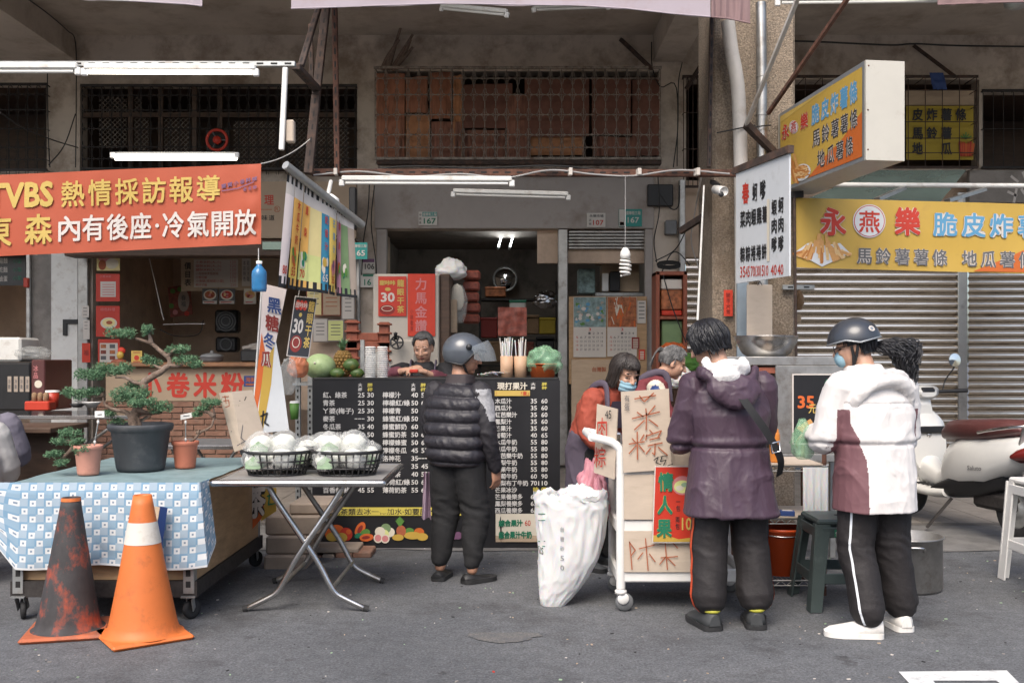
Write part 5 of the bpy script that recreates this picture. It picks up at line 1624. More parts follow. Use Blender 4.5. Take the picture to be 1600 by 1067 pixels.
for (a, b, c_, d, pic, lb_, cols_) in ((896, 464, 947, 558, 'picture_a', 'calendar with a pale mountain picture on the board', ['picture_a', 'ink_leaf', 'strip_h', 'ink_blue', 'paper']), (949, 464, 995, 557, 'picture_b', 'calendar with an orange brown picture on the board', ['picture_b', 'ink_orange', 'ink_pale', 'fries_c', 'ink_brown'])):
 o = T('calendar', lb_, 'calendar', W((a + c_) / 2, d, 12.28))
 p = Panel.flat(a, b, c_, d, 12.285)
 mb = MB(); p.slab(mb, .006, 'paper'); mb.build('sheet', o)
 mb = MB(); p.rect(mb, a + .5, b + .5, c_ - .5, b + 47, pic)
 for k in range(46):
  x, y = R.uniform(a + 4, c_ - 4), R.uniform(b + 4, b + 43)
  if pic == 'picture_b': p.stroke(mb, [(x, y - 5), (x + R.uniform(-4, 4), min(b + 46, y + 6))], R.uniform(1, 3), R.choice(cols_), .003 + k * .00005)
  else: p.disc(mb, x, y, R.uniform(1.5, 4), R.uniform(1, 3), R.choice(cols_), .003 + k * .00005, n=9)
 mb.build('picture', o)
 mb = MB()
 for rr in range(6):
  for cc in range(7):
   n_ = rr * 7 + cc - 2
   if 1 <= n_ <= 31:
    x = a + 3 + cc * (c_ - a - 6) / 7.0; y = b + 55 + rr * 6.3
    p.text(mb, str(n_), x + 1, y, x + 4.5, y + 3.4, 'ink_red' if cc == 0 else 'ink_grey', 0, 0)
 p.text(mb, '3', (a + c_) / 2 - 2, b + 48.5, (a + c_) / 2 + 2, b + 53, 'ink_red')
 mb.build('lettering', o)
for a, b, c_, d, m, lb_ in ((996, 470, 1009, 505, 'paper', 'white notice with a red border right of the calendars'), (987, 527, 999, 545, 'ink_darkred', 'dark red leaflet under the right calendar'), (998, 546, 1008, 562, 'red_paper', 'red and white leaflet at the foot of the board')):
 mb = MB(); p = Panel.flat(a, b, c_, d, 12.28); p.slab(mb, .004, m)
 for k in range(5): p.rect(mb, a + 2, b + 3 + k * (d - b) / 6, c_ - 2, b + 4.5 + k * (d - b) / 6, 'ink_grey' if m == 'paper' else 'ink_pale')
 mb.build('leaflet', label=lb_, cat='leaflet')
p = Panel.flat(893, 562, 1000, 728, 11.9)
mb = MB(); pxb(mb, 893, 562, 1000, 728, 11.9, .02, 'cardboard', .004); p.text(mb, '台灣製', 925, 573, 947, 581, 'ink_brown', 0, .02)
mb.build('cardboard_sheet', label='tall sheet of brown cardboard leaning under the calendars', cat='cardboard')
t = T('display_cabinet', 'dark red wooden cabinet with packed shelves right of the doorway', 'cabinet', W(1047, 650, 11.0))
for a, b, c_, d in ((1025, 424, 1031, 700), (1068, 424, 1074, 700), (1025, 424, 1074, 430), (1031, 494, 1068, 499), (1031, 560, 1068, 565)):
 mb = MB(); pxb(mb, a, b, c_, d, 11.0, .35, 'red_wood', .006); mb.build('frame', t)
mb = MB(); pxb(mb, 1031, 430, 1068, 700, 11.3, .03, 'dark_wood'); mb.build('back_panel', t)
for a, b, c_, d, m, lb_ in ((1033, 436, 1066, 452, 'paper', 'white carton at the top of the red cabinet'), (1033, 453, 1066, 484, 'picture_b', 'yellow brown gift tin in the red cabinet'), (1034, 485, 1066, 493, 'red_paper', 'flat red box under the gift tin'), (1034, 501, 1066, 558, 'strip_g', 'green printed sack on the middle shelf of the red cabinet')):
 mb = MB(); pxb(mb, a, b, c_, d, 11.06, .2, m, .01); mb.build('carton', label=lb_, cat='box')
crumpled('produce_bag', W(1070, 570, 9.5), (.17, .12, .1), 'ink_leaf', 'bag of green leaves beside the burgundy dressed woman', 'bag', 61, 1, .3)
crumpled('produce_bag', W(1052, 545, 9.9), (.12, .1, .06), 'orange_plastic', 'bag of orange carrots behind the burgundy dressed woman', 'bag', 63, 1, .3)
crumpled('plastic_bag', W(1062, 592, 8.5), (.12, .1, .09), 'bag_white', 'clear bag beside the burgundy dressed woman', 'bag', 66, 1.2, .25)
# left noodle shop
LY = 11.0
t = T('shop_counter', 'brick noodle shop counter with a painted sign', 'counter', W(290, 752, LY))
mb = MB(); pxb(mb, 150, 566, 425, 573, LY - .1, .7, 'counter_wood', .01); mb.build('countertop', t)
mb = MB(); pxb(mb, 165, 574, 416, 627, LY, .4, 'sign_beige', .006); mb.build('sign_panel', t)
p = Panel.flat(165, 574, 416, 627, LY)
mb = MB()
for ch, x in (('小', 216), ('卷', 260), ('米', 302), ('粉', 345)):
 p.text(mb, ch, x, 581, x + 37, 622, 'ink_red', 0, .035)
p.rect(mb, 381, 587, 411, 604, 'ink_navy'); p.text(mb, '海鮮粥', 384, 589, 408, 597, 'ink_brown', 0, .02, .004); p.rect(mb, 384, 599, 408, 602, 'ink_brown', .004)
mb.build('lettering', t)
mb = MB()
a, b, z0, z1 = xx(150, LY), xx(425, LY), FLZ, zz(627, LY)
mb.box(((a + b) / 2, LY + .2, (z0 + z1) / 2), (b - a, .36, z1 - z0), 'mortar')
bh = (z1 - z0) / 14
for r_ in range(14):
 x = a - (.12 if r_ % 2 else 0)
 while x < b:
  x0_, x1_ = max(a, x + .005), min(b, x + .235)
  if x1_ - x0_ > .03:
   mb.box(((x0_ + x1_) / 2, LY + .015, z0 + bh * (r_ + .5)), (x1_ - x0_, .03, bh - .010), 'red_brick', bev=.004)
  x += .24
mb.build('brick_base', t)
for k, (a, b, c_, d, kind, lb_) in enumerate(((151, 392, 187, 423, 'photo', 'poster of a pale shell dish at the top of the poster strip'), (150, 428, 187, 471, 'text', 'red poster with a white text square below the shell poster'), (150, 478, 187, 526, 'dish', 'red poster with a round dish below the text poster'), (153, 530, 187, 572, 'grid', 'lowest red poster with a white photo grid'))):
 Yp = WY - .14
 t = T('wall_poster', lb_, 'poster', W((a + c_) / 2, d, Yp)); p = Panel.flat(a, b, c_, d, Yp)
 mb = MB(); p.slab(mb, .01, 'red_poster' if k else 'strip_i'); mb.build('sheet', t)
 mb = MB()
 if kind == 'photo': p.disc(mb, 165, 402, 12, 8, 'ink_pink'); p.disc(mb, 175, 412, 10, 8, 'ink_pale', .003); p.disc(mb, 160, 414, 6, 8, 'ink_brown', .004); p.disc(mb, 180, 397, 6, 5, 'ink_orange', .0045)
 if kind == 'text':
  p.rect(mb, 157, 440, 181, 464, 'paper'); p.text(mb, '小卷米粉', 156, 430, 174, 434, 'ink_pink', 0, 0)
  for q in range(5): p.rect(mb, 160, 444 + q * 4, 179, 445.3 + q * 4, 'ink_pink', .004)
 if kind == 'dish': p.disc(mb, 170, 505, 13, 9, 'ink_pale'); p.disc(mb, 170, 504, 10, 6.5, 'strip_i', .003); p.disc(mb, 171, 504, 5, 3, 'ink_brown', .004); p.text(mb, '特色料理', 157, 481, 180, 486, 'ink_pink', 0, 0)
 if kind == 'grid':
  p.rect(mb, 156, 536, 184, 566, 'paper')
  for q in range(6): p.rect(mb, 157.5 + (q % 2) * 14, 538 + (q // 2) * 9, 166 + (q % 2) * 14, 544 + (q // 2) * 9, ['picture_b', 'ink_grey', 'picture_c'][q % 3], .004)
 mb.build('picture', t)
Yb = 13.6
t = T('price_board', 'wooden price list board with white paper inside the left shop', 'sign', W(350, 455, Yb))
p = Panel.px((283, 401, Yb), (440, 399, Yb), (283, 455, Yb))
mb = MB(); p.slab(mb, .03, 'cardboard'); mb.build('panel', t)
mb = MB()
p.vtext(mb, '價目表', 288, 409, 299, 448, 'ink_black', .02)
p.rect(mb, 303, 406, 372, 449, 'paper'); p.rect(mb, 378, 404, 392, 447, 'paper')
for i, (s_, n_) in enumerate((('小卷米粉(大,小)', '120'), ('鹽酥米粉(大,小)', '120'), ('鹽酥米粉(大,小)', '120'), ('小卷酥麻煮麵鹽麵', '120'), ('小卷切盤', '170'), ('小卷酥(兩相配小菜)', '110'), ('蚵仔切盤', '250'))):
 p.text(mb, s_, 306, 407.5 + i * 5.9, 306 + len(s_) * 4.4, 411.9 + i * 5.9, 'ink_red' if i != 3 else 'ink_brown', 0, .0, .004); p.text(mb, n_, 360, 407.5 + i * 5.9, 369, 411.9 + i * 5.9, 'ink_pink', 0, 0, .004)
p.vtext(mb, '歡迎光臨', 386, 407, 390, 440, 'ink_grey', 0, .004); p.vtext(mb, '本店特色', 380, 407, 384, 440, 'ink_grey', 0, .004)
mb.build('lettering', t)
for k, (a, c_) in enumerate(((316, 340), (342, 367), (381, 400))):
 p = Panel.flat(a, 451, c_, 475, Yb - .05)
 t = T('dish_photo', ['left dish photo under the price board', 'middle red dish photo under the price board', 'right pale dish photo behind the hanging blue bottle'][k], 'photo', W((a + c_) / 2, 475, Yb))
 mb = MB(); p.slab(mb, .008, 'ink_grey' if k < 2 else 'ink_pale'); mb.build('print', t)
 mb = MB(); cx_ = (a + c_) / 2; p.disc(mb, cx_, 461, 10, 8, 'ink_pale'); p.disc(mb, cx_, 460.5, 8, 6, ['ink_brown', 'ink_red', 'fries_a'][k], .003)
 for q in range(8): p.disc(mb, cx_ + R.uniform(-5, 5), 460 + R.uniform(-4, 4), 2.2, 1.5, R.choice(['ink_pink', 'ink_brown', 'ink_darkred', 'fries_b']), .004 + q * .0001, n=8)
 p.rect(mb, a + 1, 470, c_ - 1, 474.5, 'paper', .004); p.rect(mb, a + 3, 471.5, c_ - 5, 473, 'ink_red', .005); mb.build('picture', t)
p = Panel.px((262, 449, 14.2), (297, 444, 14.2), (266, 496, 14.2))
t = T('wall_poster', 'tilted flower poster on the back wall of the left shop', 'poster', W(280, 494, 14.2))
mb = MB(); p.slab(mb, .01, 'picture_c'); mb.build('sheet', t)
mb = MB(); p.disc(mb, 287, 470, 9, 17, 'strip_h'); 
for x, y in ((270, 455), (274, 488), (268, 478), (292, 490), (281, 452)): p.disc(mb, x, y, 4, 4, R.choice(['ink_red', 'ink_leaf', 'ink_pink']), .004)
p.vtext(mb, '春福', 283, 460, 291, 480, 'ink_grey', .01, .006); mb.build('picture', t)
p = Panel.flat(189, 437, 203, 484, 14.0)
t = T('wall_sign', 'faded oval red sign on the brown wall of the left shop', 'sign', W(196, 484, 14)); mb = MB(); p.disc(mb, 196, 460, 8, 23, 'ink_darkred', 0, n=28); p.vtext(mb, '小卷', 191, 446, 201, 474, 'picture_c', .02); mb.build('panel', t)
for k, (a, b, c_, d, lb_) in enumerate(((335, 484, 371, 520, 'black wall fan in the left shop'), (336, 526, 370, 550, 'black loudspeaker below the wall fan'))):
 t = T('wall_fan' if k == 0 else 'wall_speaker', lb_, 'fan' if k == 0 else 'loudspeaker', W((a + c_) / 2, d, 14.2)); mb = MB(); pxb(mb, a, b, c_, d, 14.2, .2, 'black_plastic', .03); mb.build('housing', t)
 for rr in (15, 11, 7) if k == 0 else (9,):
  MB().tube([W((a + c_) / 2 + rr * cos(q * pi / 10), (b + d) / 2 + rr * sin(q * pi / 10), 14.19) for q in range(21)], .012, 'grey_plastic', 6).build('ring', t)
t = T('red_fan', 'small round red fan on the dark grille beside the lit twin tube', 'fan', W(339, 234, WY - .15))
c = W(339, 219, WY - .2)
MB().tube([c + V((.125 * cos(a * pi / 14), 0, .125 * sin(a * pi / 14))) for a in range(29)], .018, 'red_poster', 8).build('rim', t)
MB().lathe([(.001, 0), (.05, 0), (.05, .06), (.001, .07)], c + V((0, .05, 0)), 'red_poster', 16, M=Mx).build('motor', t)
for a in range(3):
 d = V((cos(a * 2.094), 0, sin(a * 2.094)))
 MB().tube([c + V((0, .02, 0)), c + d * .11 + V((0, .02, 0))], [.02, .04], 'grey_plastic', 6, ell=.2).build('blade', t)
mb = MB(); pxb(mb, 322, 204, 358, 236, WY - .12, .03, 'iron_bar'); mb.build('fan_bracket', t)
t = T('cooking_pot', 'lidded dark pot on the noodle shop counter', 'pot', W(328, 566, LY + .1)); c = W(331, 566, LY + .1)
MB().lathe([(.001, 0), (.10, .0), (.125, .03), (.125, .055), (.135, .06), (.11, .085), (.05, .10), (.018, .105), (.018, .13), (.001, .132)], c, 'grey_plastic', 24).build('body', t)
mb = MB(); pxb(mb, 375, 546, 412, 566, LY + .05, .4, 'black_plastic', .02); mb.build('steamer_tray', label='black tray box on the right end of the noodle counter', cat='tray')
crumpled('cloth_bundle', W(398, 546, LY + .2), (.13, .1, .06), 'concrete', 'grey cloth bundle on the black tray box', 'cloth', 71, 1, .3)
p = Panel.flat(205, 548, 222, 572, LY); t = T('price_card', 'yellow card with a round emblem on the noodle counter', 'card', W(213, 572, LY)); mb = MB(); p.slab(mb, .008, 'ink_yellow'); mb.build('card', t)
mb = MB(); p.disc(mb, 213.5, 559, 4, 4, 'ink_red'); p.rect(mb, 208, 564, 219, 566, 'ink_brown'); p.rect(mb, 208, 550, 219, 551.5, 'ink_brown'); mb.build('picture', t)
t = T('lucky_figurine', 'small gold and red ornament beside the yellow card', 'ornament', W(188, 570, LY))
MB().ell(W(188, 555, LY), (.04, .03, .045), 'sign_yellow').build('body', t); MB().ell(W(190, 548, LY + .03), (.045, .03, .04), 'red_paper').build('halo', t); MB().ell(W(186, 565, LY), (.09, .05, .03), 'red_wood').build('base', t)
for k, (a, b, c_, d, m, lb_) in enumerate(((480, 444, 502, 492, 'strip_i', 'framed yellowish certificate behind the black poster'), (505, 452, 531, 492, 'cardboard', 'framed tan certificate under the striped menus'), (490, 499, 511, 533, 'paper', 'framed grey portrait certificate by the black poster'), (513, 501, 536, 532, 'strip_c', 'framed green certificate left of the red rack'), (535, 460, 553, 498, 'paper', 'pale notice strip below the striped menus'))):
 t = T('framed_certificate', lb_, 'certificate', W((a + c_) / 2, d, 12.2)); mb = MB(); pxb(mb, a - 1.5, b - 1.5, c_ + 1.5, d + 1.5, 12.2, .03, 'red_wood' if k < 2 else 'fascia_paint', .005); mb.build('frame', t)
 p = Panel.flat(a, b, c_, d, 12.195); mb = MB(); p.rect(mb, a, b, c_, d, m, .002)
 for q in range(4): p.rect(mb, a + 4, b + 6 + q * (d - b) / 6, c_ - 4, b + 7.2 + q * (d - b) / 6, 'ink_grey' if k != 1 else 'ink_brown', .004)
 mb.build('certificate', t)
mb = MB(); pxb(mb, 470, 470, 556, 640, 12.4, .05, 'brown_wall'); mb.build('partition', BLD)
def shop_table(cx, cy, Yt, w_, d_, label, m='black_plastic', legs=True):
 c = W(cx, cy, Yt)
 t = T('dining_table', label, 'table', (c.x, c.y, FLZ))
 MB().box((c.x, c.y, c.z - .015), (w_, d_, .03), m, bev=.008).build('tabletop', t)
 MB().box((c.x, c.y - d_ / 2 - .006, c.z - .015), (w_ + .01, .012, .032), 'steel', bev=.004).build('edge_band', t)
 z0 = FLZ if Yt > 8.4 else 0
 for sx in (-1, 1):
  for sy in (-1, 1):
   MB().tube([(c.x + sx * (w_ / 2 - .08), c.y + sy * (d_ / 2 - .08), c.z - .03), (c.x - sx * (w_ / 2 - .16), c.y + sy * (d_ / 2 - .08), z0)], .014, 'steel_dull', 8).build('leg', t)
 return t
shop_table(95, 645, 8.7, 1.5, .8, 'dark dining table behind the seated people on the left', 'glass_dark')
shop_table(335, 690, 8.2, .68, .7, 'steel edged dining table behind the right terracotta pot', 'grey_plastic')
t = T('dining_table', 'low wooden table in front of the dark dining table', 'table', W(70, 760, 8.0))
c = W(50, 668, 8.0); MB().box((c.x, c.y, c.z), (.62, .7, .04), 'dark_wood', bev=.006).build('tabletop', t); MB().box((c.x, c.y + .1, c.z / 2), (.54, .5, c.z - .05), 'dark_wood', bev=.006).build('base', t)
t = T('drink_cup', 'orange cup with a white lid on the left dining table', 'cup', W(82, 632, 8.6)); c = W(82, 636, 8.6)
MB().lathe([(.001, 0), (.044, 0), (.056, .13), (.001, .13)], c, 'red_plastic', 20).build('cup', t); MB().lathe([(.058, .128), (.058, .145), (.001, .147)], c, 'white_plastic', 20).build('lid', t)
t = T('condiment_basket', 'red plastic basket of sauces on the left dining table', 'basket', W(63, 640, 8.5)); c = W(63, 642, 8.5)
MB().box(c + V((0, 0, .045)), (.21, .14, .08), 'red_plastic', bev=.01).build('basket', t)
for dx in (-.05, .0, .05): MB().lathe([(.001, 0), (.022, 0), (.022, .07), (.015, .08), (.001, .085)], c + V((dx, 0, .075)), 'cardboard_dark', 12).build('jar', t)
t = T('soup_bowl', 'white soup bowl on the left dining table', 'bowl', W(143, 634, 8.5)); c = W(143, 637, 8.5)
MB().lathe([(.001, .004), (.035, .004), (.075, .045), (.078, .05), (.07, .046), (.03, .012), (.001, .01)], c, 'white_plastic', 24).build('bowl', t)
t = T('soup_bowl', 'dark bowl beside the white soup bowl', 'bowl', W(122, 634, 8.4)); MB().lathe([(.001, .004), (.035, .004), (.065, .035), (.06, .033), (.001, .01)], W(121, 637, 8.4), 'black_plastic', 24).build('bowl', t)
t = T('drinks_fridge', 'dark drinks fridge with bottle pictures at the far left', 'fridge', W(28, 640, 9.6))
mb = MB(); pxb(mb, -60, 566, 48, 642, 9.6, .6, 'black_plastic', .02); mb.build('body', t)
mb = MB(); pxb(mb, 48.5, 562, 70, 642, 9.6, .6, 'seat_maroon', .01); mb.build('side_panel', t)
p = Panel.flat(0, 566, 70, 642, 9.6); mb = MB()
for x in (12, 22, 31, 40): p.rect(mb, x, 588, x + 6, 612, 'strip_h', .003); p.vtext(mb, '冷飲', x + 1, 592, x + 5, 608, 'ink_grey', .01, .005)
p.disc(mb, 60, 600, 6, 6, 'ink_pale', .003); p.vtext(mb, '冰品', 52, 570, 60, 592, 'ink_pink', .01, .003)
p.disc(mb, 64, 622, 5, 5, 'ink_pale', .003)
mb.build('picture', t)
mb = MB(); pxb(mb, -20, 527, 32, 565, 9.7, .4, 'white_metal', .02); mb.build('crate', label='white plastic crate on the drinks fridge', cat='crate')
crumpled('plastic_bag', W(52, 552, 9.7), (.16, .12, .06), 'bag_clear', 'bluish plastic bag on top of the drinks fridge', 'bag', 81, 1, .3)
p = Panel.flat(-40, 398, 40, 446, 12.8); t = T('chalkboard', 'blackboard menu with white and green writing at the left edge', 'sign', W(10, 446, 12.8)); mb = MB(); p.slab(mb, .03, 'menu_black'); mb.build('panel', t)
mb = MB()
for i, s_ in enumerate(('湯麵', '乾麵', '滷蛋')): p.text(mb, s_, -2, 403 + i * 14, 12, 412 + i * 14, 'ink_white', 0, .0); p.text(mb, '小菜', 20, 405 + i * 13, 34, 412 + i * 13, 'ink_green', 0, 0)
mb.build('lettering', t)
mb = MB(); pxb(mb, 36, 434, 44, 449, WY - .15, .05, 'red_plastic', .01); mb.build('switch_box', label='small red switch on the left shutter guide', cat='switch')
mb = MB(); pxb(mb, 98, 499, 121, 506, WY - .1, .03, 'black_plastic'); pxb(mb, 98, 506, 104, 524, WY - .1, .03, 'black_plastic'); mb.build('pipe_bracket', label='black bent pipe piece on the pale pier', cat='pipe')
p = Panel.flat(128, 536, 141, 566, WY - .12); mb = MB(); p.slab(mb, .004, 'red_paper'); p.vtext(mb, '福', 131, 546, 139, 556, 'ink_darkred'); mb.build('paper_strip', label='red paper strip on the steel shutter guide of the left shop', cat='paper strip')
for k, (a, b, c_, d) in enumerate(((128, 478, 139, 496), (130, 500, 140, 530))):
 mb = MB(); p = Panel.flat(a, b, c_, d, WY - .12); p.slab(mb, .003, 'paper')
 for q in range(3): p.rect(mb, a + 2, b + 3 + q * 5, c_ - 3, b + 4 + q * 5, 'ink_grey')
 mb.build('sticker', label=['upper white sticker on the steel shutter guide', 'lower white sticker on the steel shutter guide'][k], cat='sticker')
# people
def rotz(a):
 return Matrix.Rotation(radians(a), 3, 'Z')
class Body:
 """skeleton in a local frame (x right, y forward, z up) placed at base with a yaw; builds skin, clothes, hair on it"""
 def __init__(s, base, yaw, j, head, hyaw=0, hpitch=0, hroll=0, hs=1.0):
  s.B = V((base[0], base[1], base[2] if len(base) > 2 else 0)); s.R = rotz(yaw)
  D = dict(pel=(0, 0, .86), chest=(0, .01, 1.14), neck=(0, 0, 1.335), shL=(-.165, 0, 1.29), shR=(.165, 0, 1.29), elL=(-.22, -.02, 1.03), elR=(.22, -.02, 1.03),
                 wrL=(-.21, .06, .80), wrR=(.21, .06, .80), hipL=(-.085, 0, .82), hipR=(.085, 0, .82), knL=(-.10, .02, .45), knR=(.10, .02, .45),
                 anL=(-.105, -.02, .085), anR=(.105, -.02, .085), toeL=(-.13, .13, .03), toeR=(.13, .13, .03))
  D.update(j)
  s.j = {k: s.L(v) for k, v in D.items()}
  s.H = s.L(head); s.hs = hs
  s.M = s.R @ rotz(hyaw) @ Matrix.Rotation(radians(-hpitch), 3, 'X') @ Matrix.Rotation(radians(hroll), 3, 'Y')
 def L(s, p): return s.B + s.R @ V(p)
 def h(s, x, y, z): return s.H + s.M @ (V((x, y, z)) * s.hs)
 def loc(s, p): return s.R.transposed() @ (p - s.B)
 def hl(s, p): return (s.M.transposed() @ (p - s.H)) / s.hs
 def torso(s, mb, spec, m='skin', n=26, ex=2.5):
  j = s.j
  rings = []
  for (t, rx, ry, oy) in spec:
   if t <= .6:
    f = t / .6
    c = j['pel'].lerp(j['chest'], f) if t >= 0 else j['pel'] + V((0, 0, t * (j['neck'] - j['pel']).length))
    d = (j['chest'] - j['pel']) if t >= 0 else V((0, 0, 1))
   else:
    f = (t - .6) / .4
    c = j['chest'].lerp(j['neck'], f); d = j['neck'] - j['chest']
   k = min(1, max(0, t))
   x = ((j['hipR'] - j['hipL']).normalized() * (1 - k) + (j['shR'] - j['shL']).normalized() * k).normalized()
   d.normalize()
   y = d.cross(x).normalized()
   ring = []
   for i in range(n):
    a = 2 * pi * i / n
    ca, sa = cos(a), sin(a)
    ring.append(c + y * oy + x * (rx * math.copysign(abs(ca) ** (2 / ex), ca)) + y * (ry * math.copysign(abs(sa) ** (2 / ex), sa)))
   rings.append(ring)
  mb.loft(rings, m)
 def limb(s, mb, names, radii, m='skin', k=4, n=12):
  pts = [s.j[a] if isinstance(a, str) else V(a) for a in names]
  C = curve(pts, k)
  rr = []
  for i in range(len(C)):
   f = i / k; a = min(int(f), len(radii) - 2); f -= a
   rr.append(radii[a] * (1 - f) + radii[a + 1] * f)
  mb.tube(C, rr, m, n, rnd=True)
 def headmesh(s, mb):
  E = lambda c, r: mb.ell(s.h(*c), [q * s.hs for q in r], 'skin', M=s.M, n=18, k=12)
  E((0, -.012, .022), (.074, .094, .094)); E((0, .024, -.03), (.067, .066, .082)); E((0, .055, -.088), (.03, .028, .022)); E((0, .03, -.06), (.052, .05, .045))
  mb.tube([s.h(0, .086, .014), s.h(0, .100, -.006), s.h(0, .108, -.024)], [.007 * s.hs, .009 * s.hs, .011 * s.hs], 'skin', 8, rnd=True)
  E((.011, .096, -.026), (.008, .009, .007)); E((-.011, .096, -.026), (.008, .009, .007))
  for sx in (-1, 1):
   E((sx * .034, .064, -.02), (.022, .022, .02)); E((sx * .032, .070, .026), (.026, .014, .008)); E((sx * .074, -.008, -.012), (.010, .02, .031))
  E((0, .084, -.052), (.021, .011, .006)); E((0, .083, -.061), (.018, .011, .006))
  mb.tube([s.h(0, -.02, -.05), s.j['neck'] + V((0, 0, .02)), s.j['neck'] - V((0, 0, .05))], [.05, .055, .075], 'skin', 14)
 def hand(s, mb, wr, d, pn, side, curl=35, m='skin', spread=0.0):
  d = V(d).normalized(); pn = V(pn); pn = (pn - d * pn.dot(d)).normalized()
  lat = d.cross(pn).normalized()
  wr = V(wr)
  rings = []
  for f, rx, ry in ((-.03, .026, .02), (0, .027, .019), (.03, .036, .017), (.06, .041, .015), (.085, .040, .012), (.092, .034, .008)):
   rings.append([wr + d * f + lat * (rx * cos(a * pi / 6)) + pn * (ry * sin(a * pi / 6)) for a in range(12)])
  mb.loft(rings, m)
  for i, (o, l_) in enumerate(((-.031, .066), (-.0105, .076), (.0105, .08), (.031, .062))):
   o *= side
   b = wr + d * .082 + lat * o * -1
   a = radians(curl * .35); dd = d; pts = [b - d * .02, b]
   for q in range(3):
    a2 = radians(curl * (.35 + .5 * q) + i * 4)
    dd = d * cos(a2) + pn * sin(a2)
    b = b + dd * l_ * (.45, .31, .24)[q]
    pts.append(b)
   mb.tube(pts, [.009, .009, .0085, .0075, .0062], m, 8, rnd=True)
  b = wr + d * .02 + lat * side * .028
  mb.tube([b, b + d * .03 + lat * side * .022 + pn * .012, b + d * .058 + lat * side * .028 + pn * .024, b + d * .078 + lat * side * .024 + pn * .032], [.013, .0115, .010, .008], m, 8, rnd=True)
 def skin(s, name, label, mat_='skin', hands=(), foot=False, voxel=.0055):
  mb = MB()
  s.torso(mb, [(-.12, .12, .085, 0), (0, .145, .095, 0), (.25, .125, .085, 0), (.55, .145, .095, 0), (.8, .15, .085, 0), (.95, .09, .065, 0), (1.0, .06, .055, 0)])
  for a in 'LR':
   s.limb(mb, ['sh' + a, 'el' + a, 'wr' + a], [.048, .038, .025])
   s.limb(mb, ['hip' + a, 'kn' + a, 'an' + a], [.078, .052, .036])
   if foot:
    s.limb(mb, [s.j['an' + a] - V((0, 0, .03)), (s.j['an' + a] + s.j['toe' + a]) / 2 - V((0, 0, .01)), 'toe' + a], [.035, .035, .026])
  s.headmesh(mb)
  for hd in hands:
   s.hand(mb, *hd)
  def zone(p, n_):
   q = s.hl(p)
   if q.y > .074 and abs(q.x) < .018 and -.063 < q.z < -.051: return 1
   if q.y > .06 and .012 < abs(q.x) < .048 and abs(q.z - .034 + .004 * (abs(q.x) - .03) / .018) < .0026: return 2
   if q.y > .06 and .016 < abs(q.x) < .046 and abs(q.z - .002 + abs(abs(q.x) - .031) * .12) < .0032: return 2
   return 0
  me = remesh(mb, name, voxel, 3, zones=zone, mats=[mat_, 'lip', 'eye_dark'])
  s.root = put_mesh(me, name, label=label, cat='person')
  return s.root
 def cloth(s, name, build, mats_, voxel=.009, smooth=3, disp=None, zones=None):
  mb = MB()
  build(mb)
  me = remesh(mb, name, voxel, smooth, disp=disp, zones=zones, mats=mats_)
  return put_mesh(me, name, s.root)
 def hair(s, m, low, ext, n=260, r=(.083, .103, .104), off=(0, -.012, .024), wave=.004, seed=1, flare=0.0, name='hair', thick=.0035):
  mb = MB()
  rd = random.Random(seed)
  o = V(off)
  def path(a, t, rs, ja=0.0):
   """a azimuth (0 front), t 0..1 from crown to tip"""
   lo = radians(low(a)); e = ext(a)
   arc = (pi / 2 - lo) * .1
   tot = arc + e
   q = t * tot
   if q <= arc:
    la = pi / 2 - (pi / 2 - lo) * q / arc; dz = 0
   else:
    la = lo; dz = q - arc
   x = r[0] * rs * cos(la) * sin(a + ja * t); y = r[1] * rs * cos(la) * cos(a + ja * t); z = r[2] * rs * sin(la) - dz
   k = 1 + flare * dz
   return s.h(x * k + o.x, y * k + o.y, z + o.z)
  mb.sheet(lambda u, v: path(u * 2 * pi, v, 1.0 + .02 * noise.noise((sin(u * 6.28) * 6, cos(u * 6.28) * 6, v * 2))), 44, 18, m)
  for i in range(n):
   a = rd.uniform(0, 2 * pi); rs = rd.uniform(1.01, 1.055); ja = rd.uniform(-.25, .25); t0 = rd.uniform(0, .35); t1 = rd.uniform(.85, 1.06)
   ph = rd.uniform(0, 6)
   pts = [path(a, t0 + (t1 - t0) * q / 8, rs, ja) + s.M @ V((wave * sin(q * 1.2 + ph), wave * cos(q + ph), 0)) for q in range(9)]
   mb.tube(pts, [thick * .5] + [thick] * 7 + [thick * .25], m, 4, caps=False)
  return mb.build(name, s.root)
 def shoe(s, a, m, sole, w_=.046, top=.09, l_=.27, extra=None, name='shoe', round_=1.0):
  an, to = s.j['an' + a], s.j['toe' + a]
  d = V((to.x - an.x, to.y - an.y, 0)).normalized(); x = V((d.y, -d.x, 0))
  heel = V((an.x, an.y, 0)) - d * .07
  mb = MB(); prof = [(0, .55, .75), (.06, .85, 1), (.25, .92, .95), (.45, .95, .72), (.7, 1.08, .56), (.9, .85, .45), (1, .4, .3)]
  rings = []
  for f, wf, hf in prof:
   c = heel + d * l_ * f; ring = []
   for i in range(16):
    q = 2 * pi * i / 16; u, v = cos(q), sin(q)
    z = .022 + max(0, v) ** .8 * (top * hf - .022) if v > 0 else .022 + v * .0
    ring.append(c + x * (w_ * wf * u * (1 - .25 * max(0, v))) + V((0, 0, z)))
   rings.append(ring)
  mb.loft(rings, m)
  ob = mb.build(name, s.root)
  mb = MB(); rings = []
  out = [(heel + d * l_ * f, w_ * wf * 1.06) for f, wf, _ in prof]
  left = [c + x * w2 for c, w2 in out]; right = [c - x * w2 for c, w2 in reversed(out)]
  loop = left + right
  mb.loft([[q + V((0, 0, .003)) for q in loop], [q + V((0, 0, .03)) for q in loop]], sole); mb.build('sole', ob)
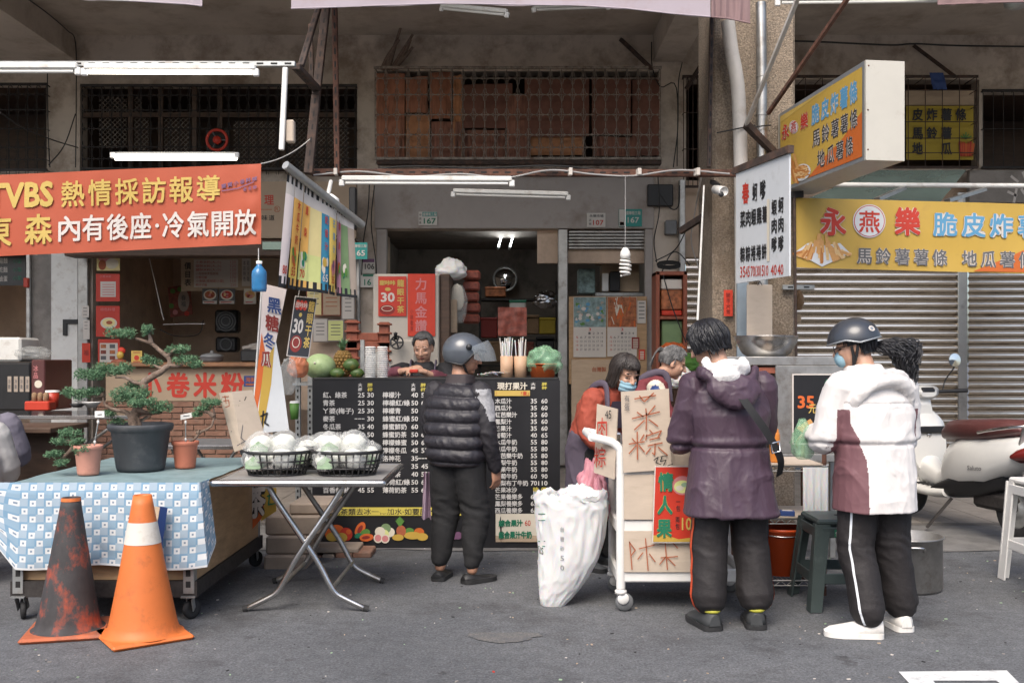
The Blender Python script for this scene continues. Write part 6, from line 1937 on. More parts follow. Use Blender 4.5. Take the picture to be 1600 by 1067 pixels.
  if extra:
   mb = MB(); mb.tube([an + V((0, 0, .004)) - d * .02 + x * .038 * cos(q) + d * .045 * sin(q) for q in [k * pi / 8 for k in range(17)]], .011, extra, 6); mb.build('collar', ob)
  return ob
def ridg(x): return 1 - 2 * abs(x)
def folds(amp, sx=7, sz=4.5, seed=0, lean=.5):
 def f(p, q):
  a = noise.noise((p.x * sx + p.z * lean * sx * .6 + seed, p.y * sx, p.z * sz - p.x * lean * 3))
  b = noise.noise((p.x * sx * 2.1 + seed, p.y * sx * 2.1 + p.z * 4, p.z * sz * 2.1))
  c = noise.noise((p.x * sx * 4.2 + p.z * 9 + seed, p.y * sx * 4.2, p.z * sz * 3.3 - p.x * 7))
  return amp * (.6 * ridg(a) ** 3 + .35 * ridg(b) ** 2 * (a > -.2) + .11 * ridg(c) ** 5 - .38)
 return f
def trousers(P, m, radii, stack=.012, stripe=None, wide=1.0, hem=.04, zones=None, mats_=None, top=.12):
 j = P.j
 def b(mb):
  P.torso(mb, [(-.16, .10, .085, 0), (-.06, .150, .11, 0), (.05, .155, .112, 0), (top, .15, .108, 0)])
  for a in 'LR':
   an = j['an' + a]
   end = V((an.x, an.y, hem + .9 * radii[-1]))
   P.limb(mb, ['hip' + a, j['hip' + a].lerp(j['kn' + a], .5), 'kn' + a, j['kn' + a].lerp(end, .5), end], radii, n=18)
 def dsp(p, q):
  z = p.z - P.B.z
  low_ = max(0, 1 - z / .26); kn = math.exp(-((z - .46) / .1) ** 2)
  a = noise.noise((p.x * 9, p.y * 9, z * 20 + p.x * 8)); c = noise.noise((p.x * 7 + z * 3, p.y * 7, z * 5 + 4))
  return stack * (low_ * 1.1 * ridg(a) + kn * .8 * ridg(a)) + .007 * ridg(c) - .003
 return P.cloth('trousers', b, mats_ or [m], .009, 2, dsp, zones)
def stripe(P, a, d, wd, m):
 from mathutils.bvhtree import BVHTree
 tr = [c for c in P.root.children if c.name.startswith('trousers')][0]
 o = wloc(tr); bv = BVHTree.FromPolygons([v.co + o for v in tr.data.vertices], [tuple(p.vertices) for p in tr.data.polygons])
 D = (P.R @ V((d[0], d[1], 0))).normalized(); pts = []
 for k in range(46):
  z = .075 + .7 * k / 45
  j = P.j; c = j['an' + a].lerp(j['kn' + a], min(1, (z - .08) / .37)) if z < .45 else j['kn' + a].lerp(j['hip' + a], (z - .45) / .36)
  h = bv.ray_cast(V((c.x, c.y, z)) + D * .4, -D)
  if h[0]: pts.append((h[0] + D * .003, h[1]))
 mb = MB(); T_ = V((-D.y, D.x, 0))
 for (p0, n0), (p1, n1) in zip(pts, pts[1:]): mb.add([p0 - T_ * wd, p0 + T_ * wd, p1 + T_ * wd, p1 - T_ * wd], [(0, 1, 2, 3)], m, True)
 mb.build('side_stripe', P.root)
# man in a dark quilted vest and a helmet with a raised visor, seen from behind
P = Body((-.345, 6.38), -24, dict(pel=(0, -.02, .80), chest=(0, 0, 1.06), neck=(0, .02, 1.265), shL=(-.16, .0, 1.205), shR=(.16, .0, 1.205), elL=(-.235, .06, .95), wrL=(-.15, .22, .93), elR=(.225, -.03, .955), wrR=(.235, .05, .73),
  hipL=(-.08, -.01, .77), hipR=(.08, -.01, .77), knL=(-.10, .03, .43), knR=(.11, .03, .43), anL=(-.115, -.03, .085), anR=(.115, -.03, .085), toeL=(-.15, .12, .03), toeR=(.19, .11, .03)), (.02, .06, 1.435), hyaw=-62, hpitch=12)
P.skin('person', 'man in black quilted vest and visor helmet seen from behind at the drink counter', 'skin_tan',
       hands=[(P.j['wrR'], P.R @ V((.10, .16, -1)), P.R @ V((-1, .3, 0)), 1, 40), (P.j['wrL'], P.R @ V((.6, .8, -.1)), P.R @ V((0, 0, -1)), -1, 40)])
def vest(mb):
 P.torso(mb, [(-.13, .175, .125, 0), (-.06, .188, .14, 0), (.1, .198, .155, 0), (.4, .205, .16, 0), (.65, .21, .155, 0), (.8, .195, .135, 0), (.9, .15, .11, .0), (.98, .095, .09, .01), (1.10, .085, .085, .015)])
QZ = .083
def vd(p, q):
 z = p.z
 if z < .76 or z > 1.26: return folds(.005)(p, q)
 f = abs(sin(pi * (z + .012 * noise.noise((p.x * 5, p.y * 5, 0)) - .02) / QZ))
 return .022 * (f ** .55) - .012 + .007 * ridg(noise.noise((p.x * 16 + z * 5, p.y * 16, z * 9))) * f
P.cloth('quilted_vest', vest, ['vest', 'vest_trim'], .0075, 2, vd, zones=lambda c, n_: 1 if (c.z < .75 or c.z > 1.265) else 0)
def sl(mb):
 P.limb(mb, ['shR', 'elR', 'wrR'], [.076, .062, .046], n=16); P.limb(mb, ['shL', 'elL', 'wrL'], [.076, .062, .046], n=16)
 P.torso(mb, [(.6, .16, .11, 0), (.9, .12, .09, 0)])
def slz(c, n_):
 q = P.loc(c)
 return 1 if (1.03 < q.z < 1.225 and q.x > .16 and -.075 < q.y < .005 and n_.dot(P.R @ V((.55, -.8, 0))) > .35) else 0
P.cloth('jacket_sleeves', sl, ['sleeve_black', 'patch_grey'], .008, 2, folds(.010, 10, 9, 3), slz)
trousers(P, 'trouser_black', [.108, .098, .088, .08, .056], .014, hem=.088)
for a in 'LR':
 P.shoe(a, 'shoe_black', 'rubber', .050, .066, .25, name='clog')
P.hair('hair_black', lambda a: 40 if cos(a) > .35 else (5 if cos(a) > -.35 else -42), lambda a: 0, 120, seed=3)
hm = MB()
def helm(r, off, low, cut=1.0):
 def fn(u, v):
  a = 2 * pi * u
  la = pi / 2 - v * (pi / 2 - radians(low(a)))
  return P.h(r[0] * cos(la) * sin(a) + off[0], r[1] * cos(la) * cos(a) + off[1], r[2] * sin(la) + off[2])
 return fn
hl_ = lambda a: 16 if cos(a) > .55 else (16 - 56 * min(1, (.55 - cos(a)) / .5))
hm.sheet(helm((.118, .142, .128), (0, -.012, .022), hl_), 48, 16, 'helmet_grey'); 
hm.sheet(helm((.106, .128, .118), (0, -.012, .022), hl_), 48, 10, 'black_plastic')
ho = hm.build('helmet', P.root)
mb = MB(); fnr = helm((.118, .142, .128), (0, -.012, .022), hl_); mb.tube([fnr(k / 48, 1) for k in range(49)], .007, 'black_plastic', 6); mb.build('rim', ho)
mb = MB()
def vis(u, v):
 a = radians(-84 + 168 * u); 
 x, y, z = .124 * sin(a), .15 * cos(a) + .012 * sin(pi * v), .055 - (.02 + .125 * max(0, cos(a)) ** .35) * v
 th = radians(34); y0, z0 = y - .01, z - .05
 return P.h(x, .01 + y0 * cos(th) - z0 * sin(th), .05 + y0 * sin(th) + z0 * cos(th))
mb.sheet(vis, 26, 10, 'visor'); mb.build('visor', ho)
for sx in (-1, 1):
 MB().lathe([(.001, .012), (.018, .01), (.02, 0)], P.h(sx * .119, .01, .06), 'black_plastic', 14, M=P.M @ Matrix.Rotation(radians(90 * sx), 3, 'Y')).build('visor_pivot', ho)
 MB().tube([P.h(sx * .098, -.02, -.03), P.h(sx * .07, .02, -.085), P.h(0, .045, -.118)], .008, 'strap', 6).build('chin_strap', ho)
mb = MB(); mb.sheet(lambda u, v: W(662 + 14 * u * (.6 + v * .6) - 4 * v, 738 + 72 * v, 6.45) + V((0, .05 * sin(u * 9 + v * 2), 0)), 14, 16, 'lilac'); mb.build('lilac_cloth', label='lilac cloth hanging at the left leg of the man in the quilted vest', cat='cloth')
# person in the purple coat, from behind
P = Body((1.16, 5.28), 8, dict(pel=(0, 0, .83), chest=(-.005, .02, 1.11), neck=(-.03, .06, 1.335), shL=(-.19, .03, 1.275), shR=(.19, .03, 1.275), elL=(-.24, .10, .985), elR=(.215, .12, 1.01), wrL=(-.12, .33, .98), wrR=(.10, .36, 1.02),
  hipL=(-.09, 0, .79), hipR=(.09, 0, .79), knL=(-.115, .02, .44), knR=(.115, .02, .44), anL=(-.125, -.02, .10), anR=(.125, -.03, .10), toeL=(-.14, .14, .03), toeR=(.17, .12, .03)), (-.085, .12, 1.495), hyaw=48, hpitch=24, hroll=-4)
P.skin('person', 'person in long purple coat with a black shoulder strap standing at the white cart', 'skin',
       hands=[(P.j['wrL'], P.R @ V((.5, .8, 0)), V((0, 0, -1)), -1, 35), (P.j['wrR'], P.R @ V((-.5, .8, 0)), V((0, 0, -1)), 1, 35)])
def coat(mb):
 P.torso(mb, [(-.45, .25, .175, -.02), (-.3, .24, .17, -.01), (-.05, .222, .16, 0), (.2, .205, .15, 0), (.36, .20, .148, 0), (.6, .222, .158, 0), (.8, .218, .146, 0), (.92, .165, .12, 0), (1.0, .105, .10, .01)], ex=2.3)
 for a in 'LR':
  P.limb(mb, ['sh' + a, P.j['sh' + a].lerp(P.j['el' + a], .5), 'el' + a, P.j['el' + a].lerp(P.j['wr' + a], .5), 'wr' + a], [.084, .084, .076, .066, .05], n=18)
def cd(p, q):
 z = p.z
 r_ = folds(.012, 5, 3.2, 2, .8)(p, q)
 r_ += -.014 * math.exp(-((z - .955) / .012) ** 2) + .006 * math.exp(-((z - .985) / .02) ** 2)          # waist seam gathers
 if z < .95: r_ += .010 * ridg(noise.noise((p.x * 13, p.y * 10, z * 1.8))) * (.4 + (.95 - z))
 return r_
P.cloth('purple_coat', coat, ['jacket_purple'], .0065, 3, cd)
def hood(mb):
 M3 = P.R @ Matrix.Rotation(radians(-34), 3, 'X')
 mb.ell(P.L((-.045, -.085, 1.352)), (.118, .098, .046), 'fleece', M=M3)
 mb.ell(P.L((-.075, -.125, 1.318)), (.085, .07, .05), 'fleece', M=M3)
 for k in range(15):
  a = pi * (-.12 + 1.24 * k / 14)
  mb.ell(P.L((-.045 + .105 * cos(a), -.05 - .075 * sin(a), 1.385 - .045 * sin(a))), (.026, .028, .03), 'fleece', n=10, k=6)
P.cloth('hood_lining', hood, ['fleece'], .0075, 4, folds(.006, 14, 14, 5))
def hoodo(mb):
 M3 = P.R @ Matrix.Rotation(radians(-20), 3, 'X')
 mb.ell(P.L((-.035, -.135, 1.262)), (.152, .062, .085), 'jacket_purple', M=M3)
 mb.ell(P.L((-.02, -.155, 1.225)), (.105, .052, .075), 'jacket_purple', M=M3)
 for k in range(25):
  a = pi * (-.16 + 1.32 * k / 24)
  mb.ell(P.L((-.045 + .148 * cos(a), -.065 - .10 * sin(a), 1.352 - .085 * sin(a) ** 2)), (.021, .024, .034), 'jacket_purple', n=10, k=6)
P.cloth('hood', hoodo, ['jacket_purple'], .007, 4, folds(.010, 9, 7, 8))
pts = [P.L(q) for q in ((-.13, .05, 1.385), (-.115, -.07, 1.375), (-.06, -.165, 1.29), (.03, -.212, 1.15), (.12, -.205, 1.03), (.205, -.16, .90), (.245, -.05, .80))]
C_ = curve(pts, 6)
mb = MB()
for i in range(len(C_) - 1):
 d = (C_[i + 1] - C_[i]).normalized(); up_ = P.R @ V((0, -1, .2)); sd_ = d.cross(up_).normalized() * .021; o_ = up_.normalized() * .008
 d2 = (C_[min(i + 2, len(C_) - 1)] - C_[i + 1]); d2 = d2.normalized() if d2.length > 1e-6 else d; s2 = d2.cross(up_).normalized() * .021
 mb.add([C_[i] - sd_ + o_, C_[i] + sd_ + o_, C_[i + 1] + s2 + o_, C_[i + 1] - s2 + o_], [(0, 1, 2, 3)], 'strap', True)
so_ = mb.build('shoulder_strap', P.root)
mb = MB(); c = P.L((.165, -.20, .965)); mb.tube([c + P.R @ V(q) for q in ((-.025, 0, .02), (.018, 0, .03), (.026, 0, -.02), (-.018, 0, -.03), (-.025, 0, .02))], .005, 'chrome', 6); mb.build('buckle', so_)
trousers(P, 'trouser_grey', [.10, .10, .095, .094, .098], .006, hem=.085)
stripe(P, 'L', (-1, -.10), .012, 'stripe_orange'); stripe(P, 'R', (1, -.25), .012, 'stripe_orange')
for a in 'LR':
 P.shoe(a, 'shoe_dark', 'rubber', .060, .115, .29, extra='shoe_yellow')
P.hair('hair_black', lambda a: 28 if cos(a) > .6 else (-8 if cos(a) > -.2 else -30), lambda a: .012 if cos(a) > .6 else (.045 if cos(a) > -.3 else .03), 420, r=(.096, .114, .108), seed=5, wave=.005)
mb = MB(); mb.tube([P.h(-.035, .098, .006), P.h(-.062, .085, .008), P.h(-.078, .0, .01)], .0022, 'strap', 5); mb.build('glasses', P.root)
# helmeted person in the white jacket, from behind
P = Body((1.875, 5.15), 14, dict(pel=(0, 0, .84), chest=(0, .02, 1.13), neck=(-.02, .05, 1.34), shL=(-.175, .02, 1.275), shR=(.175, .02, 1.275), elL=(-.235, .08, 1.0), wrL=(-.175, .30, 1.02), elR=(.225, .08, 1.0), wrR=(.12, .32, .98),
  hipL=(-.09, 0, .80), hipR=(.09, 0, .80), knL=(-.09, .03, .45), knR=(.12, .03, .45), anL=(-.075, -.06, .09), anR=(.175, .03, .09), toeL=(-.24, .01, .03), toeR=(.20, .19, .03)), (-.06, .095, 1.485), hyaw=58, hpitch=16)
P.skin('person', 'person in white jacket with maroon sides, black helmet and curly ponytail', 'skin',
       hands=[(P.j['wrL'], P.R @ V((-.35, .9, -.35)), V((.6, 0, -1)), -1, 45), (P.j['wrR'], P.R @ V((-.5, .8, 0)), V((0, 0, -1)), 1, 35)])
def jk(mb):
 P.torso(mb, [(-.40, .215, .175, 0), (-.25, .212, .17, 0), (0, .205, .165, 0), (.25, .198, .158, 0), (.6, .215, .162, 0), (.8, .21, .148, 0), (.92, .165, .125, 0), (1.0, .11, .105, .01), (1.08, .09, .09, .02)], ex=2.4)
 for a in 'LR':
  P.limb(mb, ['sh' + a, P.j['sh' + a].lerp(P.j['el' + a], .5), 'el' + a, P.j['el' + a].lerp(P.j['wr' + a], .5), 'wr' + a], [.088, .088, .078, .066, .05], n=18)
def jd(p, q):
 z = p.z
 r_ = folds(.010, 5, 3.4, 11, .5)(p, q)
 r_ += -.010 * math.exp(-((z - .985) / .010) ** 2) + .005 * math.exp(-((z - 1.01) / .02) ** 2)
 lq = P.loc(p)
 r_ += -.007 * math.exp(-((z - 1.19) / .006) ** 2) * (lq.y < -.05)
 if .86 < z < 1.12: r_ += .006 * ridg(noise.noise((p.x * 18, p.y * 10, z * 4))) * math.exp(-((z - .985) / .06) ** 2)
 return r_
def jz(c, n_):
 q = P.loc(c)
 side = n_.dot(P.R @ V((math.copysign(1, q.x), 0, 0)))
 if .62 < q.z < 1.16 and (-.235 < q.x < -.128 - .06 * max(0, min(1, (q.z - .9) / .2)) or .185 < q.x < .23) and q.y < .12: return 1
 e = P.loc(P.j['elL' if q.x < 0 else 'elR'])
 if q.z < 1.23 and abs(q.x) > .2 and n_.dot(P.R @ V((-math.copysign(1, q.x), -.2, -.5))) > .45 and q.z > .95: return 1
 return 0
P.cloth('white_jacket', jk, ['jacket_white', 'jacket_maroon'], .006, 3, jd, jz)
def hood6(mb):
 c = P.L((-.0, -.115, 1.275)); M3 = P.R @ Matrix.Rotation(radians(-62), 3, 'X')
 rings = []
 for k in range(31):
  a = pi * (-.15 + 1.3 * k / 30)
  mb.ell(c + M3 @ V((.155 * cos(a), -.135 * sin(a) + .10, .0)), (.034, .034, .028), 'jacket_white', M=M3, n=10, k=6)
 mb.ell(c + M3 @ V((0, .02, .018)), (.15, .12, .022), 'jacket_white', M=M3)
 mb.ell(c + M3 @ V((0, .10, .02)), (.13, .08, .06), 'jacket_white', M=M3)
P.cloth('hood', hood6, ['jacket_white'], .008, 5, folds(.010, 9, 9, 14))
def z6(c, n_):
 q = P.loc(c)
 cx_ = P.loc(P.j['knL']).x if q.x < .03 else P.loc(P.j['knR']).x
 return 1 if (abs(n_.dot(P.R @ V((.45, .9, 0)))) < .085 and n_.dot(P.R @ V((-.9, .45, 0))) > .6 and q.x < .03) or (n_.dot(P.R @ V((1, .0, 0))) > .985 and q.x > .1) else 0
trousers(P, 'trouser_grey', [.098, .10, .092, .088, .086], .008, hem=.06)
stripe(P, 'L', (-.75, -.62), .006, 'stripe_white'); stripe(P, 'R', (1, -.2), .006, 'stripe_white')
for a in 'LR':
 o = P.shoe(a, 'shoe_white', 'shoe_white', .054, .115, .29, name='sneaker')
P.hair('hair_black', lambda a: 35 if cos(a) > .5 else (0 if cos(a) > -.2 else -35), lambda a: .02, 160, seed=8)
mb = MB(); rd = random.Random(4)
for k in range(230):
 a = rd.uniform(0, 6.28); rr = sqrt(rd.random()) * .055
 b0 = P.h(.0, -.10, -.045); pts = []; ph = rd.uniform(0, 6)
 L_ = rd.uniform(.7, 1.05)
 for q in range(13):
  f = q / 12 * L_
  g = P.h(.02 + .02 * f, -.10 - .14 * min(1, f * 2.2), -.03 - .02 * f) + V((.03 * f, -.03 * f, -.22 * f * f))
  fat = .25 + 1.1 * sin(min(pi, pi * (f * .85 + .12)))
  pts.append(g + V((rr * cos(a) * fat + .011 * sin(q * 1.5 + ph), rr * sin(a) * fat * .8 + .011 * cos(q * 1.5 + ph), rr * sin(a + 1) * fat * .6 + .009 * sin(q * 1.3 + ph))))
 mb.tube(pts, [.002] + [.0028] * 11 + [.0008], 'hair_black', 4, caps=False)
mb.build('ponytail', P.root)
hm = MB(); h6 = lambda a: 6 if cos(a) > .3 else (6 - 14 * min(1, (.3 - cos(a)) / .5))
hm.sheet(helm((.112, .136, .122), (0, -.008, .026), h6), 48, 16, 'helmet_dark'); hm.sheet(helm((.1, .122, .112), (0, -.008, .026), h6), 48, 10, 'black_plastic')
ho = hm.build('helmet', P.root); fnr = helm((.113, .137, .122), (0, -.008, .026), h6)
mb = MB(); mb.tube([fnr(k / 60, 1) for k in range(61)], .0045, 'sign_frame', 6); mb.build('rim', ho)
mb = MB()
fo = helm((.1135, .1375, .1235), (0, -.008, .026), h6); cu_, cv_ = .61, .74
mb.poly([fo(cu_ + .026 * cos(k * pi / 10), cv_ + .075 * sin(k * pi / 10)) for k in range(20)], 'ink_white'); 
fo2 = helm((.114, .138, .124), (0, -.008, .026), h6)
mb.poly([fo2(cu_ + .014 * cos(k * pi / 10), cv_ + .04 * sin(k * pi / 10)) for k in range(20)], 'sign_frame'); mb.build('emblem', ho)
for q in (-.02, .012):
 MB().tube([P.h(-.088, q, .0), P.h(-.082, q * .5 + .01, -.05), P.h(-.05, .03, -.10), P.h(0, .05, -.118), P.h(.05, .03, -.10), P.h(.088, q, .0)], .008, 'strap', 6).build('chin_strap', ho)
mb = MB(); mb.ell(P.h(0, .078, -.05), (.05 * 1, .036, .045), 'mask_blue', M=P.M); mb.build('face_mask', P.root)
mb = MB()
for sx in (-1, 1):
 mb.tube([P.h(sx * .033 + .024 * cos(k * pi / 8), .10, .006 + .02 * sin(k * pi / 8)) for k in range(17)], .0022, 'strap', 5); mb.tube([P.h(sx * .057, .098, .01), P.h(sx * .08, .0, .01)], .002, 'strap', 5)
mb.build('glasses', P.root)
# grey haired woman behind the counter, looking down at her hands
P = Body((-.745, 8.42), 180, dict(pel=(0, 0, .88), chest=(0, .01, 1.15), neck=(0, .02, 1.375), shL=(-.175, 0, 1.315), shR=(.175, 0, 1.315), elL=(-.235, .10, 1.22), elR=(.285, .14, 1.285), wrL=(-.02, .33, 1.315), wrR=(.115, .30, 1.325),
  ), (0, .055, 1.51), hyaw=-8, hpitch=22, hs=1.04)
P.skin('person', 'grey haired woman in black top and dark apron looking down behind the counter', 'skin',
       hands=[(P.j['wrL'], P.R @ V((.75, .4, .15)), V((0, .5, -1)), -1, 62), (P.j['wrR'], P.R @ V((-.75, .35, .25)), V((0, .4, -1)), 1, 62)])
def top2(mb):
 P.torso(mb, [(-.1, .19, .13, 0), (.3, .185, .135, 0), (.6, .195, .14, 0), (.8, .19, .125, 0), (.92, .13, .095, 0), (1.03, .07, .07, .0)])
 P.limb(mb, ['shL', 'elL', P.j['elL'].lerp(P.j['wrL'], .62)], [.08, .064, .05], n=16); P.limb(mb, ['shR', 'elR', P.j['elR'].lerp(P.j['wrR'], .55)], [.08, .064, .05], n=16)
P.cloth('black_top', top2, ['shirt_black', 'shirt_maroon'], .009, 2, folds(.010, 9, 8, 5), zones=lambda c, n_: 1 if (P.loc(c).y > .155 and P.loc(c).z > 1.2) else 0)
for sx in (-1, 1):
 C_ = curve([P.L((sx * .10, -.06, 1.385)), P.L((sx * .105, .06, 1.385)), P.L((sx * .10, .148, 1.28)), P.L((sx * .095, .17, 1.12))], 5)
 MB().tube(C_, .022, 'apron_purple', 8, ell=.4, up=P.R @ V((1, 0, 0))).build('apron_strap', P.root)
mb = MB(); mb.sheet(lambda u, v: P.L((-.13 + .26 * u, .165 + .02 * (1 - (2 * u - 1) ** 2), 1.15 - .4 * v)), 10, 8, 'apron_purple'); mb.build('apron', P.root)
P.hair('hair_greyer', lambda a: 44 if cos(a) > .55 else (8 if cos(a) > -.1 else -30), lambda a: .0, 300, r=(.082, .103, .103), seed=12, wave=.004)
mb = MB(); mb.box(P.L((.045, .40, 1.318)), (.07, .05, .03), 'ink_red', bev=.008); mb.build('red_packet', label='small red packet in the hands of the grey haired woman', cat='packet')
trousers(P, 'trouser_black', [.082, .085, .078, .07, .062], .008)
for a in 'LR': P.shoe(a, 'shoe_dark', 'rubber')
# woman with black bob and face mask bending over the cart
P = Body((.60, 6.80), -138, dict(pel=(0, -.08, .84), chest=(0, .03, 1.06), neck=(0, .13, 1.21), shL=(-.165, .10, 1.15), shR=(.165, .09, 1.15), elL=(-.22, .20, .94), elR=(.215, .10, .92), wrL=(-.12, .40, .93), wrR=(.13, .28, .80)), (.01, .235, 1.318), hyaw=-10, hpitch=24)
P.skin('person', 'woman with black bob, blue face mask and orange sweater bending over the white cart', 'skin',
       hands=[(P.j['wrL'], P.R @ V((.2, 1, -.1)), V((0, 0, -1)), -1, 40), (P.j['wrR'], P.R @ V((0, .8, -.5)), V((0, 0, -1)), 1, 40)])
def sw(mb):
 P.torso(mb, [(-.12, .185, .13, 0), (.1, .185, .135, 0), (.35, .185, .14, 0), (.6, .20, .145, 0), (.8, .19, .13, 0), (.92, .13, .10, 0), (1.1, .07, .07, .01)])
 for a in 'LR': P.limb(mb, ['sh' + a, 'el' + a, 'wr' + a], [.082, .068, .046], n=16)
P.cloth('sweater', sw, ['sweater_orange'], .009, 2, folds(.011, 9, 8, 21))
def ap(mb):
 P.torso(mb, [(-1.1, .19, .17, .02), (-.6, .195, .165, .02), (-.12, .193, .145, .005), (.12, .193, .143, .005), (.2, .188, .14, .008)])
P.cloth('apron', ap, ['apron_purple'], .01, 2, folds(.012, 7, 4, 23))
mb = MB(); mb.sheet(lambda u, v: P.j['pel'].lerp(P.j['neck'], .25 + .5 * v) + P.R @ V((-.13 + .26 * u, .185 - .03 * v, .02)), 10, 8, 'apron_purple'); mb.build('apron_bib', P.root)
for sx in (-1, 1):
 MB().tube(curve([P.L((sx * .12, .18, 1.08)), P.L((sx * .11, .15, 1.245)), P.L((sx * .10, .02, 1.225)), P.L((sx * .04, -.09, 1.10)), P.L((-sx * .10, -.16, .95))], 5), .023, 'apron_purple', 8, ell=.4, up=P.R @ V((1, 0, 0))).build('apron_strap', P.root)
P.hair('hair_brown', lambda a: 22 if cos(a) > .5 else (-8 if cos(a) > -.3 else -22), lambda a: .0 if cos(a) > .45 else .094, 460, r=(.092, .112, .11), seed=15, flare=.8, wave=.003)
mb = MB()
def mk(u, v):
 a = radians(-58 + 116 * u); b = -.022 - .075 * v
 r_ = .094 + .016 * sin(pi * v) * cos(a * 1.2) + .0035 * sin(v * 18)
 return P.h(r_ * sin(a) * .80, r_ * cos(a) + .002, b)
mb.sheet(mk, 18, 12, 'mask_blue'); mb.build('face_mask', P.root)
for sx in (-1, 1): MB().tube([P.h(sx * .066, .05, -.03), P.h(sx * .08, .0, -.005)], .002, 'white_plastic', 4).build('ear_loop', P.root)
trousers(P, 'trouser_black', [.082, .085, .078, .07, .062], .008)
for a in 'LR': P.shoe(a, 'shoe_dark', 'rubber')
# woman in burgundy floral top, half hidden
P = Body((1.03, 7.55), -97, dict(pel=(0, -.18, .86), chest=(0, -.04, 1.10), neck=(0, .10, 1.275), shL=(-.165, .06, 1.215), shR=(.165, .06, 1.215), elL=(-.22, .14, 1.0), elR=(.21, .14, 1.0), wrL=(-.12, .36, .98), wrR=(.13, .36, .98)), (0, .19, 1.385), hyaw=6, hpitch=24)
P.skin('person', 'woman with tied grey hair in burgundy floral top behind the masked woman', 'skin',
       hands=[(P.j['wrL'], P.R @ V((.1, 1, 0)), V((0, 0, -1)), -1, 40), (P.j['wrR'], P.R @ V((0, 1, 0)), V((0, 0, -1)), 1, 40)])
FL = [(V((rd.uniform(-.2, .2), rd.uniform(-.2, .2), rd.uniform(.9, 1.3))), rd.uniform(.02, .035), rd.choice((1, 2))) for _ in range(26)]
def fz(c, n_):
 q = P.loc(c)
 for (o, r_, k) in FL:
  if (q - o).length < r_: return k
 e = (q - V((.245, .05, 1.19))).length
 if e < .075: return 1 if e > .035 else 2
 return 0
def b4(mb):
 P.torso(mb, [(-.12, .19, .13, 0), (.3, .185, .14, 0), (.6, .20, .145, 0), (.8, .19, .13, 0), (.92, .13, .10, 0), (1.05, .07, .07, .0)])
 for a in 'LR': P.limb(mb, ['sh' + a, 'el' + a, 'wr' + a], [.085, .07, .05], n=16)
P.cloth('burgundy_top', b4, ['burgundy', 'ink_pale', 'ink_navy'], .009, 2, folds(.010, 9, 8, 31), fz)
for sx in (-1, 1):
 MB().tube(curve([P.L((sx * .11, .16, 1.1)), P.L((sx * .11, .13, 1.30)), P.L((sx * .11, -.0, 1.295)), P.L((sx * .06, -.13, 1.18)), P.L((-sx * .06, -.2, 1.05))], 5), .026, 'apron_purple', 8, ell=.4, up=P.R @ V((1, 0, 0))).build('apron_strap', P.root)
P.hair('hair_grey', lambda a: 38 if cos(a) > .55 else (4 if cos(a) > -.1 else -30), lambda a: .0, 280, seed=17, wave=.004)
mb = MB(); rd2 = random.Random(9)
for k in range(60):
 a = rd2.uniform(0, 6.28); r_ = rd2.uniform(0, .02)
 mb.tube(curve([P.h(r_ * cos(a), -.10, .05 + r_ * sin(a)), P.h(r_ * cos(a) * 1.3, -.14, .05 + r_ * sin(a)), P.h(r_ * cos(a) * 1.6, -.155, .01), P.h(r_ * cos(a) * 1.5, -.14 - r_, -.06 - rd2.uniform(0, .04))], 3), [.003] * 9 + [.001], 'hair_grey', 4, caps=False)
mb.build('tied_hair', P.root)
trousers(P, 'trouser_black', [.082, .085, .078, .07, .062], .008)
for a in 'LR': P.shoe(a, 'shoe_dark', 'rubber')
